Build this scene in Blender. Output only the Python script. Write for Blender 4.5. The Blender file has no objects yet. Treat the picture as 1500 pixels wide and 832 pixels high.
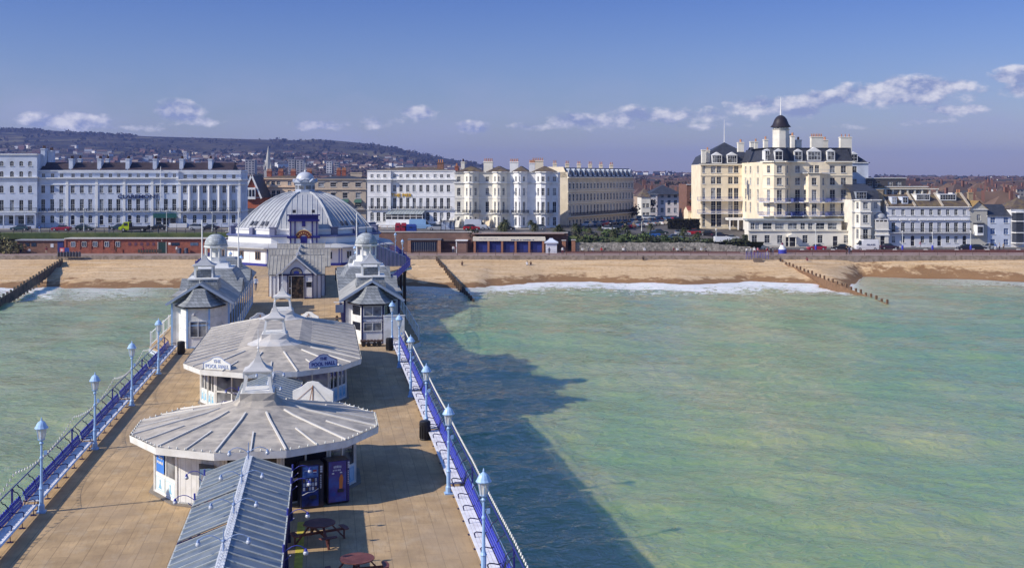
import bpy, math, random
from mathutils import Vector, Matrix
rad = math.radians
random.seed(11)
SC = bpy.context.scene
COL = SC.collection

# ------------------------------------------------------------------ camera, sky, sun, exposure
F = 1650.0                                    # focal length in photo pixels (photo is 1500 wide)
cam = bpy.data.cameras.new('camera'); cam_o = bpy.data.objects.new('camera', cam); COL.objects.link(cam_o)
cam_o.location = (0, 0, 21); cam_o.rotation_euler = (rad(90), 0, 0)
cam.sensor_width = 36; cam.lens = 36 * F / 1500; cam.shift_y = -156 / 1500
cam.clip_start = 0.5; cam.clip_end = 40000
SC.camera = cam_o
SUN_EL = rad(34); SUN_AZ = math.atan2(-.93, -.37)      # clockwise from +Y
sd = Vector((math.sin(SUN_AZ) * math.cos(SUN_EL), math.cos(SUN_AZ) * math.cos(SUN_EL), math.sin(SUN_EL)))
sun = bpy.data.lights.new('sun', 'SUN'); sun.energy = 3.9; sun.angle = rad(.5); sun.color = (1, .92, .80)
sun_o = bpy.data.objects.new('sun', sun); COL.objects.link(sun_o)
sun_o.rotation_euler = (-sd).to_track_quat('-Z', 'Y').to_euler()
SC.view_settings.view_transform = 'Standard'; SC.view_settings.look = 'None'
SC.view_settings.exposure = 0.42; SC.view_settings.gamma = 1
SC.view_settings.use_curve_mapping = False

world = bpy.data.worlds.new('World'); SC.world = world; world.use_nodes = True
def build_world():
 nt = world.node_tree; nt.nodes.clear(); L = nt.links.new
 def N(t, **k):
  n = nt.nodes.new(t)
  for a, b in k.items(): setattr(n, a, b)
  return n
 def M(op, a, b=None, c=None, clamp=False):
  n = N('ShaderNodeMath', operation=op, use_clamp=clamp)
  for i, v in enumerate((a, b, c)):
   if v is None: continue
   if isinstance(v, (int, float)): n.inputs[i].default_value = v
   else: L(v, n.inputs[i])
  return n.outputs[0]
 sky = N('ShaderNodeTexSky', sky_type='NISHITA'); sky.sun_disc = False
 sky.sun_elevation = SUN_EL; sky.sun_rotation = SUN_AZ
 sky.altitude = 0; sky.air_density = 1.35; sky.dust_density = .35; sky.ozone_density = 4.5
 bg = N('ShaderNodeBackground'); bg.inputs[1].default_value = SKY_STRENGTH
 tc = N('ShaderNodeTexCoord'); sp = N('ShaderNodeSeparateXYZ'); L(tc.outputs['Generated'], sp.inputs[0])
 x, y, z = sp.outputs
 hor = M('SQRT', M('ADD', M('MULTIPLY', x, x), M('MULTIPLY', y, y)))
 a = M('ARCTAN2', x, y); e = M('DIVIDE', z, M('MAXIMUM', hor, .01))
 ramp = N('ShaderNodeMapRange'); ramp.inputs[1].default_value = 0; ramp.inputs[2].default_value = .17; L(e, ramp.inputs[0])
 tm = N('ShaderNodeMix', data_type='RGBA'); L(ramp.outputs[0], tm.inputs['Factor'])
 tm.inputs['A'].default_value = (.76, .78, 1.12, 1); tm.inputs['B'].default_value = (.36, .46, .92, 1)
 mu = N('ShaderNodeMix', data_type='RGBA', blend_type='MULTIPLY'); mu.inputs['Factor'].default_value = 1
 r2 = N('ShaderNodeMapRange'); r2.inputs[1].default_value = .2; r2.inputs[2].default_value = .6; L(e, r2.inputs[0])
 tm2 = N('ShaderNodeMix', data_type='RGBA'); L(r2.outputs[0], tm2.inputs['Factor']); L(tm.outputs['Result'], tm2.inputs['A']); tm2.inputs['B'].default_value = (.85, 1.05, 1.5, 1)  # unseen upper sky brightened and blued to add ambient fill
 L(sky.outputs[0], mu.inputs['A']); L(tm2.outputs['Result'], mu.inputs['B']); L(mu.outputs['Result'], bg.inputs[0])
 CL = [(105,178,62,13,1),(262,166,34,17,1.1),(280,178,50,9,.6),(190,187,60,7,.6),(470,184,62,8,.9),(614,166,32,12,1.0),
   (560,180,60,12,.5),(690,187,38,10,.8),(770,186,50,9,.6),(860,178,60,14,.85),(940,172,70,16,.8),(1020,168,50,13,.7),
   (1110,152,46,11,1),(1150,160,70,16,.9),(1210,146,34,12,1.1),(1300,133,60,17,1.1),(1370,128,50,16,1.1),(1330,145,100,16,.7),
   (1395,162,46,10,.8),(1340,178,60,8,.7),(1490,112,34,12,1.1),(1500,132,60,13,.8),(1010,186,90,8,.4),(1250,185,90,8,.4)]
 env = None
 for i, (px, py, rx, ry, w) in enumerate(CL):
  a0 = math.atan((px - 750) / F); cs = math.cos(a0)
  e0 = (260 - py) / F * cs
  da = M('MULTIPLY', M('SUBTRACT', a, a0), F / rx)
  de = M('MULTIPLY', M('SUBTRACT', e, e0), F / ry)
  g = M('MULTIPLY', M('EXPONENT', M('MULTIPLY', M('ADD', M('MULTIPLY', da, da), M('MULTIPLY', de, de)), -1)), w)
  env = g if env is None else M('MAXIMUM', env, g)
 def noise(sx, se, off, scale, detail):
  cb = N('ShaderNodeCombineXYZ')
  L(M('ADD', M('MULTIPLY', a, sx), off[0]), cb.inputs[0]); L(M('ADD', M('MULTIPLY', e, se), off[1]), cb.inputs[1])
  n = N('ShaderNodeTexNoise'); n.inputs['Scale'].default_value = scale; n.inputs['Detail'].default_value = detail
  n.inputs['Roughness'].default_value = .58
  L(cb.outputs[0], n.inputs['Vector']); return n.outputs[0]
 n1 = noise(1, 1.5, (0, 0), 34, 6)
 n2 = noise(1, 1.5, (-.004, .009), 34, 6)
 nb = noise(1, 2.2, (3, 1), 9, 4)
 dens = M('SUBTRACT', M('ADD', env, M('MULTIPLY', M('MULTIPLY', M('SUBTRACT', n1, .5), 2.3), M('MULTIPLY', env, 3, clamp=True))), .30)
 mask = M('MULTIPLY', dens, 2.7, clamp=True)
 # thin streaky veil low in the sky
 veil = M('MULTIPLY', M('MULTIPLY', M('SUBTRACT', nb, .42, clamp=True), 2.2),
    M('EXPONENT', M('MULTIPLY', M('POWER', M('MULTIPLY', M('SUBTRACT', e, .045), 28), 2), -1)), clamp=True)
 lit = M('ADD', M('MULTIPLY', M('SUBTRACT', n1, n2), 4.2), .40, clamp=True)
 mixc = N('ShaderNodeMix', data_type='RGBA'); L(lit, mixc.inputs['Factor'])
 mixc.inputs['A'].default_value = (.225, .265, .43, 1); mixc.inputs['B'].default_value = (.69, .67, .70, 1)
 bc = N('ShaderNodeBackground'); L(mixc.outputs['Result'], bc.inputs[0]); bc.inputs[1].default_value = 1.0
 bv = N('ShaderNodeBackground'); bv.inputs[0].default_value = (.32, .34, .50, 1)
 m1 = N('ShaderNodeMixShader'); L(M('MULTIPLY', veil, .8), m1.inputs[0]); L(bg.outputs[0], m1.inputs[1]); L(bv.outputs[0], m1.inputs[2])
 m2 = N('ShaderNodeMixShader'); L(M('MULTIPLY', mask, .82), m2.inputs[0]); L(m1.outputs[0], m2.inputs[1]); L(bc.outputs[0], m2.inputs[2])
 out = N('ShaderNodeOutputWorld'); L(m2.outputs[0], out.inputs[0])
SKY_STRENGTH = .085
build_world()

# ------------------------------------------------------------------ helpers
TH = math.atan(.166); CT, ST = math.cos(TH), math.sin(TH)
def PW(u, v, z=7.0):                           # pier coordinates (across, along, height) to world
 u -= 3.15
 return Vector((u * CT - v * ST, u * ST + v * CT, z))
def XA(px, Y): return (px - 750) / F * Y       # world x of a photo column at distance Y
def ZA(py, Y): return 21 - (py - 260) * Y / F
def YA(py, z): return F * (21 - z) / (py - 260)

MATS = {}
def M(name, col, rough=.65, var=.14, sc=.8, bump=0., bs=6., spec=.3, metal=0., bands=None, bandcol=.75, tint=None, tsc=.3):
 if name in MATS: return MATS[name]
 m = bpy.data.materials.new(name); m.use_nodes = True; nt = m.node_tree; L = nt.links.new
 b = nt.nodes['Principled BSDF']; b.inputs['Roughness'].default_value = rough
 b.inputs['Specular IOR Level'].default_value = spec; b.inputs['Metallic'].default_value = metal
 g = nt.nodes.new('ShaderNodeNewGeometry')
 n = nt.nodes.new('ShaderNodeTexNoise'); n.inputs['Scale'].default_value = sc; n.inputs['Detail'].default_value = 5
 n.inputs['Roughness'].default_value = .62; L(g.outputs['Position'], n.inputs['Vector'])
 mr = nt.nodes.new('ShaderNodeMapRange'); mr.inputs[1].default_value = .3; mr.inputs[2].default_value = .7
 mr.inputs[3].default_value = 1 - var; mr.inputs[4].default_value = 1 + var; L(n.outputs[0], mr.inputs[0])
 vm = nt.nodes.new('ShaderNodeVectorMath'); vm.operation = 'SCALE'; vm.inputs[0].default_value = col; L(mr.outputs[0], vm.inputs['Scale'])
 out = vm.outputs[0]
 if tint:
  n3 = nt.nodes.new('ShaderNodeTexNoise'); n3.inputs['Scale'].default_value = tsc; n3.inputs['Detail'].default_value = 4
  L(g.outputs['Position'], n3.inputs['Vector'])
  m3 = nt.nodes.new('ShaderNodeMapRange'); m3.inputs[1].default_value = .45; m3.inputs[2].default_value = .65; L(n3.outputs[0], m3.inputs[0])
  mx = nt.nodes.new('ShaderNodeMix'); mx.data_type = 'RGBA'; L(m3.outputs[0], mx.inputs['Factor'])
  L(out, mx.inputs['A']); mx.inputs['B'].default_value = (*tint, 1); out = mx.outputs['Result']
 if bands:
  axis, size, thin = bands
  sp = nt.nodes.new('ShaderNodeSeparateXYZ'); L(g.outputs['Position'], sp.inputs[0])
  d = nt.nodes.new('ShaderNodeMath'); d.operation = 'DIVIDE'; d.inputs[1].default_value = size; L(sp.outputs['XYZ'.index(axis)], d.inputs[0])
  f = nt.nodes.new('ShaderNodeMath'); f.operation = 'FRACT'; L(d.outputs[0], f.inputs[0])
  lt = nt.nodes.new('ShaderNodeMath'); lt.operation = 'LESS_THAN'; lt.inputs[1].default_value = thin; L(f.outputs[0], lt.inputs[0])
  mx = nt.nodes.new('ShaderNodeMix'); mx.data_type = 'RGBA'; L(lt.outputs[0], mx.inputs['Factor'])
  L(out, mx.inputs['A']); mx.inputs['B'].default_value = (*(c * bandcol for c in col), 1); out = mx.outputs['Result']
 L(out, b.inputs['Base Color'])
 if bump:
  n2 = nt.nodes.new('ShaderNodeTexNoise'); n2.inputs['Scale'].default_value = bs; n2.inputs['Detail'].default_value = 3
  L(g.outputs['Position'], n2.inputs['Vector'])
  bp = nt.nodes.new('ShaderNodeBump'); bp.inputs['Strength'].default_value = bump; bp.inputs['Distance'].default_value = .05
  L(n2.outputs[0], bp.inputs['Height']); L(bp.outputs[0], b.inputs['Normal'])
 MATS[name] = m; return m

def tiles(name, col, w=.35, h=.25, mortar=.02, off=.5, var=.25, rough=.6, dark=.55, coord='uv2'):
 """courses of tiles or boards in the object's own coordinates"""
 if name in MATS: return MATS[name]
 m = bpy.data.materials.new(name); m.use_nodes = True; nt = m.node_tree; L = nt.links.new
 b = nt.nodes['Principled BSDF']; b.inputs['Roughness'].default_value = rough; b.inputs['Specular IOR Level'].default_value = .25
 tc = nt.nodes.new('ShaderNodeTexCoord')
 sp = nt.nodes.new('ShaderNodeSeparateXYZ'); L(tc.outputs['Object'], sp.inputs[0])
 cb = nt.nodes.new('ShaderNodeCombineXYZ')
 if coord == 'floor':
  L(sp.outputs[1], cb.inputs[0]); L(sp.outputs[0], cb.inputs[1])
 else:                                            # walls and slopes: (x + y, z)
  ad = nt.nodes.new('ShaderNodeMath'); ad.operation = 'ADD'; L(sp.outputs[0], ad.inputs[0]); L(sp.outputs[1], ad.inputs[1])
  L(ad.outputs[0], cb.inputs[0]); L(sp.outputs[2], cb.inputs[1])
 br = nt.nodes.new('ShaderNodeTexBrick'); L(cb.outputs[0], br.inputs['Vector'])
 br.offset = off; br.inputs['Scale'].default_value = 1; br.inputs['Brick Width'].default_value = w; br.inputs['Row Height'].default_value = h
 br.inputs['Mortar Size'].default_value = mortar; br.inputs['Mortar Smooth'].default_value = .3
 br.inputs['Color1'].default_value = (*(c * (1 - var) for c in col), 1); br.inputs['Color2'].default_value = (*(c * (1 + var) for c in col), 1)
 br.inputs['Mortar'].default_value = (*(c * dark for c in col), 1)
 n = nt.nodes.new('ShaderNodeTexNoise'); n.inputs['Scale'].default_value = .9; n.inputs['Detail'].default_value = 6; L(tc.outputs['Object'], n.inputs['Vector'])
 mr = nt.nodes.new('ShaderNodeMapRange'); mr.inputs[1].default_value = .3; mr.inputs[2].default_value = .7; mr.inputs[3].default_value = .8; mr.inputs[4].default_value = 1.2
 L(n.outputs[0], mr.inputs[0])
 vm = nt.nodes.new('ShaderNodeVectorMath'); vm.operation = 'SCALE'; L(br.outputs[0], vm.inputs[0]); L(mr.outputs[0], vm.inputs['Scale'])
 L(vm.outputs[0], b.inputs['Base Color'])
 bp = nt.nodes.new('ShaderNodeBump'); bp.invert = True; bp.inputs['Strength'].default_value = .35; bp.inputs['Distance'].default_value = .02
 L(br.outputs['Fac'], bp.inputs['Height']); L(bp.outputs[0], b.inputs['Normal'])
 MATS[name] = m; return m

def glassmat(name, lo, hi, rough=.08):
 if name in MATS: return MATS[name]
 m = bpy.data.materials.new(name); m.use_nodes = True; nt = m.node_tree; L = nt.links.new
 b = nt.nodes['Principled BSDF']; b.inputs['Roughness'].default_value = rough; b.inputs['Specular IOR Level'].default_value = .5
 oi = nt.nodes.new('ShaderNodeObjectInfo'); g = nt.nodes.new('ShaderNodeNewGeometry')
 n = nt.nodes.new('ShaderNodeTexNoise'); n.inputs['Scale'].default_value = 1.1; L(g.outputs['Position'], n.inputs['Vector'])
 a = nt.nodes.new('ShaderNodeMath'); a.operation = 'MULTIPLY'; L(oi.outputs['Random'], a.inputs[0]); L(n.outputs[0], a.inputs[1])
 mr = nt.nodes.new('ShaderNodeMapRange'); mr.inputs[1].default_value = .25; mr.inputs[2].default_value = .5; L(a.outputs[0], mr.inputs[0])
 mx = nt.nodes.new('ShaderNodeMix'); mx.data_type = 'RGBA'; L(mr.outputs[0], mx.inputs['Factor'])
 mx.inputs['A'].default_value = (*lo, 1); mx.inputs['B'].default_value = (*hi, 1); L(mx.outputs['Result'], b.inputs['Base Color'])
 MATS[name] = m; return m

def clearglass(name, col=(.9, .95, .95), mix=.75):
 if name in MATS: return MATS[name]
 m = bpy.data.materials.new(name); m.use_nodes = True; nt = m.node_tree; L = nt.links.new
 nt.nodes.clear(); o = nt.nodes.new('ShaderNodeOutputMaterial'); t = nt.nodes.new('ShaderNodeBsdfTransparent'); t.inputs[0].default_value = (*col, 1)
 p = nt.nodes.new('ShaderNodeBsdfPrincipled'); p.inputs['Base Color'].default_value = (*(c * .8 for c in col), 1); p.inputs['Roughness'].default_value = .12
 x = nt.nodes.new('ShaderNodeMixShader'); x.inputs[0].default_value = 1 - mix; L(t.outputs[0], x.inputs[1]); L(p.outputs[0], x.inputs[2]); L(x.outputs[0], o.inputs[0])
 MATS[name] = m; return m

def tag(o, label=None, cat=None, group=None, kind=None):
 if label: o['label'] = label
 if cat: o['category'] = cat
 if group: o['group'] = group
 if kind: o['kind'] = kind
 return o
def thing(name, label, cat, loc, rz=0, group=None):
 o = bpy.data.objects.new(name, None); o.empty_display_size = .2; COL.objects.link(o)
 o.location = loc; o.rotation_euler = (0, 0, rz); return tag(o, label, cat, group)
KIDS = {}
def link(o, parent=None):
 COL.objects.link(o)
 if parent is not None:
  o.parent = parent; KIDS.setdefault(parent.name, []).append(o)
 return o
def inst(name, me, parent=None, loc=(0, 0, 0), rz=0, sc=None):
 o = bpy.data.objects.new(name, me); link(o, parent); o.location = loc; o.rotation_euler = (0, 0, rz)
 if sc: o.scale = sc
 return o
def dup(o, loc=None, rz=None, label=None, group=None, parent=None):
 c = o.copy(); link(c, parent)
 if loc is not None: c.location = loc
 if rz is not None: c.rotation_euler = (0, 0, rz)
 if label: c['label'] = label
 if group: c['group'] = group
 for ch in list(KIDS.get(o.name, [])): dup(ch, parent=c)
 return c

class MB:
 def __init__(s): s.v = []; s.f = []; s.m = []
 def face(s, pts, m=0):
  i = len(s.v); s.v += [tuple(p) for p in pts]; s.f.append(tuple(range(i, i + len(pts)))); s.m.append(m)
 def box(s, c, d, rz=0, m=0, taper=1, T=None):
  x, y, z = (k / 2 for k in d); i = len(s.v); cr, sr = math.cos(rz), math.sin(rz)
  for k in (-1, 1):
   t = taper if k > 0 else 1
   for a, b in ((-1, -1), (1, -1), (1, 1), (-1, 1)):
    px, py = a * x * t, b * y * t
    p = Vector((c[0] + px * cr - py * sr, c[1] + px * sr + py * cr, c[2] + k * z))
    if T is not None: p = T @ p
    s.v.append(tuple(p))
  for q in ((0, 3, 2, 1), (4, 5, 6, 7), (0, 1, 5, 4), (1, 2, 6, 5), (2, 3, 7, 6), (3, 0, 4, 7)):
   s.f.append(tuple(i + k for k in q)); s.m.append(m)
  return s
 def b2(s, x0, x1, y0, y1, z0, z1, m=0):
  return s.box(((x0 + x1) / 2, (y0 + y1) / 2, (z0 + z1) / 2), (abs(x1 - x0), abs(y1 - y0), abs(z1 - z0)), m=m)
 def prism(s, poly, z0, z1, m=0, mt=None, cap=True, bottom=True):
  n = len(poly); i = len(s.v)
  s.v += [(p[0], p[1], z0) for p in poly] + [(p[0], p[1], z1) for p in poly]
  for k in range(n):
   j = (k + 1) % n; s.f.append((i + k, i + j, i + n + j, i + n + k)); s.m.append(m)
  if cap: s.f.append(tuple(i + n + k for k in range(n))); s.m.append(m if mt is None else mt)
  if bottom: s.f.append(tuple(i + n - 1 - k for k in range(n))); s.m.append(m)
  return s
 def loft(s, rings, m=0, cap=True, bottom=False, closed=True):
  """rings: lists of 3D points with equal counts"""
  n = len(rings[0]); i = len(s.v)
  for r in rings: s.v += [tuple(p) for p in r]
  for a in range(len(rings) - 1):
   for k in range(n if closed else n - 1):
    j = (k + 1) % n
    s.f.append((i + a * n + k, i + a * n + j, i + (a + 1) * n + j, i + (a + 1) * n + k)); s.m.append(m)
  if cap: s.f.append(tuple(i + (len(rings) - 1) * n + k for k in range(n))); s.m.append(m)
  if bottom: s.f.append(tuple(i + n - 1 - k for k in range(n))); s.m.append(m)
  return s
 def lathe(s, prof, n=12, c=(0, 0, 0), m=0, a0=0., cap=True, bottom=True):
  rings = [[(c[0] + r * math.cos(a0 + 2 * math.pi * k / n), c[1] + r * math.sin(a0 + 2 * math.pi * k / n), c[2] + z) for k in range(n)] for r, z in prof]
  return s.loft(rings, m, cap, bottom)
 def tube(s, pts, r, n=6, m=0):
  pts = [Vector(p) for p in pts]; rr = r if isinstance(r, (list, tuple)) else [r] * len(pts); rings = []
  for k, p in enumerate(pts):
   d = (pts[min(k + 1, len(pts) - 1)] - pts[max(k - 1, 0)]).normalized()
   a = d.cross(Vector((0, 0, 1)));
   if a.length < 1e-3: a = d.cross(Vector((0, 1, 0)))
   a.normalize(); b = d.cross(a).normalized()
   rings.append([p + (a * math.cos(2 * math.pi * j / n) + b * math.sin(2 * math.pi * j / n)) * rr[k] for j in range(n)])
  return s.loft(rings, m, True, True)
 def bar(s, p, q, w, h, m=0):
  """rectangular bar from p to q, w across, h upward"""
  p, q = Vector(p), Vector(q); d = (q - p).normalized()
  a = d.cross(Vector((0, 0, 1)))
  if a.length < 1e-3: a = Vector((1, 0, 0))
  a.normalize(); b = a.cross(d).normalized()
  R = [[c + a * sx * w / 2 + b * sy * h / 2 for sx, sy in ((-1, -1), (1, -1), (1, 1), (-1, 1))] for c in (p, q)]
  return s.loft(R, m, True, True)
 def mesh(s, name, mats, smooth=False):
  me = bpy.data.meshes.new(name); me.from_pydata(s.v, [], s.f)
  if not isinstance(mats, (list, tuple)): mats = [mats]
  for k in mats: me.materials.append(k)
  me.polygons.foreach_set('material_index', s.m)
  if smooth: me.polygons.foreach_set('use_smooth', [True] * len(me.polygons))
  me.validate(); me.update(); return me
 def build(s, name, mats, parent=None, loc=(0, 0, 0), rz=0, smooth=False):
  return inst(name, s.mesh(name, mats, smooth), parent, loc, rz)

def text_mesh(s, size, ext, mat, name='lettering', extra=1.0):
 """flat lettering centred on the origin in the xz plane, facing -y"""
 cu = bpy.data.curves.new(name, 'FONT'); cu.body = s; cu.size = size; cu.extrude = ext; cu.align_x = 'CENTER'; cu.align_y = 'CENTER'
 cu.space_line = .9; cu.offset = size * .018
 o = bpy.data.objects.new('tmp', cu); COL.objects.link(o); bpy.context.view_layer.update()
 me = bpy.data.meshes.new_from_object(o.evaluated_get(bpy.context.evaluated_depsgraph_get()))
 bpy.data.objects.remove(o)
 me.transform(Matrix.Rotation(rad(90), 4, 'X') @ Matrix.Diagonal((extra, 1, 1, 1))); me.materials.clear(); me.materials.append(mat); me.name = name
 return me

def marks(w, h, n, mat, seed=1):
 """a row of small uneven strokes for writing the photograph leaves unreadable"""
 r = random.Random(seed); b = MB(); x = -w / 2; s = w / n
 for k in range(n):
  if r.random() < .88: b.b2(x + s * .08, x + s * r.uniform(.6, .9), -.004, 0, -h / 2 * r.uniform(.6, 1), h / 2 * r.uniform(.5, 1))
  x += s
 return b.mesh('faint_lettering', mat)
# ------------------------------------------------------------------ palette
WHITE = M('white_paint', (.78, .77, .74), .5, .05)
def wallmat(name, col): return M(name, col, .8, .06, .35, bump=.05, tint=tuple(c * .86 for c in col), tsc=.5)
STUC_W = wallmat('white_stucco', (.79, .78, .77)); STUC_B = wallmat('bluish_white_and_shade_stucco', (.60, .65, .75))  # bluish white: one house's own colour, and shade put into the hotel walls
STUC_C = wallmat('cream_stucco', (.83, .715, .52)); STUC_P = wallmat('pale_cream_stucco', (.76, .72, .62))
STUC_SHADE = wallmat('shaded_cream_stucco', (.55, .45, .34)); STUC_O = wallmat('ochre_cream_stucco', (.62, .54, .41))  # tan wall: cream terrace with its shade put into the colour
TRIM = M('white_trim', (.80, .79, .76), .5, .04); TRIMC = M('cream_trim', (.80, .74, .60), .6, .05)
BRICK = tiles('red_brick', (.26, .085, .055), .5, .16, .02, dark=1.3); BRICKB = tiles('brown_brick', (.19, .10, .07), .5, .16, .02, dark=1.3)
SLATE = M('dark_slate', (.045, .048, .06), .55, .35, 1.2, bands=('Z', .3, .12), bandcol=.6)
SLATEB = M('brown_slate', (.10, .075, .06), .7, .4, .9, tint=(.16, .12, .06), tsc=.8)
SLATEP = M('dark_purple_slate', (.05, .038, .045), .6, .3, .9, tint=(.09, .06, .06), tsc=.4)
LEADR = M('lead_grey_roof', (.36, .37, .38), .5, .15, 1.5)
POT = M('terracotta_pot', (.42, .20, .11), .8, .2)
GLS = glassmat('window_glass', (.018, .02, .028), (.32, .33, .34))
GLSB = glassmat('blue_window_glass', (.02, .03, .06), (.10, .14, .22))
IRON = M('black_iron', (.03, .03, .038), .5, .1); BLUEP = M('royal_blue_paint', (.045, .06, .42), .4, .1)
BLUED = M('dark_navy_paint', (.018, .02, .085), .45, .15); LBLUE = M('light_blue_paint', (.30, .47, .72), .4, .06)
ASPH = M('asphalt', (.085, .08, .08), .9, .12, .3, tint=(.12, .11, .105), tsc=.15)
# ------------------------------------------------------------------ terrain
def lerp(a, b, t): return a + (b - a) * t
def interp(tab, x):
 if x <= tab[0][0]: return tab[0][1]
 for (x0, y0), (x1, y1) in zip(tab, tab[1:]):
  if x <= x1: return lerp(y0, y1, (x - x0) / (x1 - x0))
 return tab[-1][1]
def sstep(a, b, x):
 t = max(0, min(1, (x - a) / (b - a))); return t * t * (3 - 2 * t)
SHORE = [(px, YA(py, .15)) for px, py in ((-400, 418), (0, 419), (88, 419), (96, 422), (250, 421), (560, 417), (600, 418), (660, 422), (700, 421), (718, 416), (765, 414), (800, 411), (860, 411),
   (930, 414), (1000, 417), (1100, 412), (1180, 416), (1238, 421), (1262, 404), (1330, 406), (1400, 407), (1500, 411), (1900, 412))]
SHORE = [(XA(px, Y), Y) for px, Y in SHORE]
def shore_y(X): return interp(SHORE, X)
RIDGE = [(px, py) for px, py in ((-1500, 196), (-200, 186), (0, 188), (60, 190), (130, 194), (200, 199), (260, 203), (330, 206), (400, 205), (440, 206), (465, 204), (520, 209), (560, 213),
   (600, 222), (650, 232), (700, 240), (730, 247), (800, 253), (900, 254.5), (1000, 256), (1060, 259), (1100, 260.5), (1500, 262), (3000, 262))]
def upper(X, Y):
 """town level just behind the promenade: high terrace on the left, sloping down to the beach road on the right"""
 near = lerp(8.4, 4.0, sstep(14, 62, X))
 far = lerp(8.4, 6.5, sstep(0, 90, X))
 return lerp(near, far, sstep(268, 312, Y))
def ground(X, Y):
 z = upper(X, Y)
 if Y < 800: return z
 px = 750 + F * X / Y; zr = ZA(interp(RIDGE, px), 3700)
 t = max(0, min(1, (Y - 900) / 2800))
 return z + max(0, zr - z) * (t ** 1.9 * (1.0) if t < 1 else 1)
def grid(name, xs, ys, fn, mat, smooth=True, attr=None):
 me = bpy.data.meshes.new(name); nx, ny = len(xs), len(ys)
 v = [(x, y, fn(x, y)) for y in ys for x in xs]
 f = [(j * nx + i, j * nx + i + 1, (j + 1) * nx + i + 1, (j + 1) * nx + i) for j in range(ny - 1) for i in range(nx - 1)]
 me.from_pydata(v, [], f); me.materials.append(mat)
 if smooth: me.polygons.foreach_set('use_smooth', [True] * len(f))
 if attr:
  a = me.attributes.new(attr[0], 'FLOAT', 'POINT'); a.data.foreach_set('value', [attr[1](x, y) for y in ys for x in xs])
 me.update(); o = link(bpy.data.objects.new(name, me)); o['kind'] = 'structure'; return o
def frange(a, b, s):
 n = max(1, int(round((b - a) / s))); return [a + (b - a) * i / n for i in range(n + 1)]

rn = random.Random(5)
def nz(x, y, s, seed=0):
 from mathutils import noise
 return noise.noise(Vector((x / s, y / s, seed * 7.3)))

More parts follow.
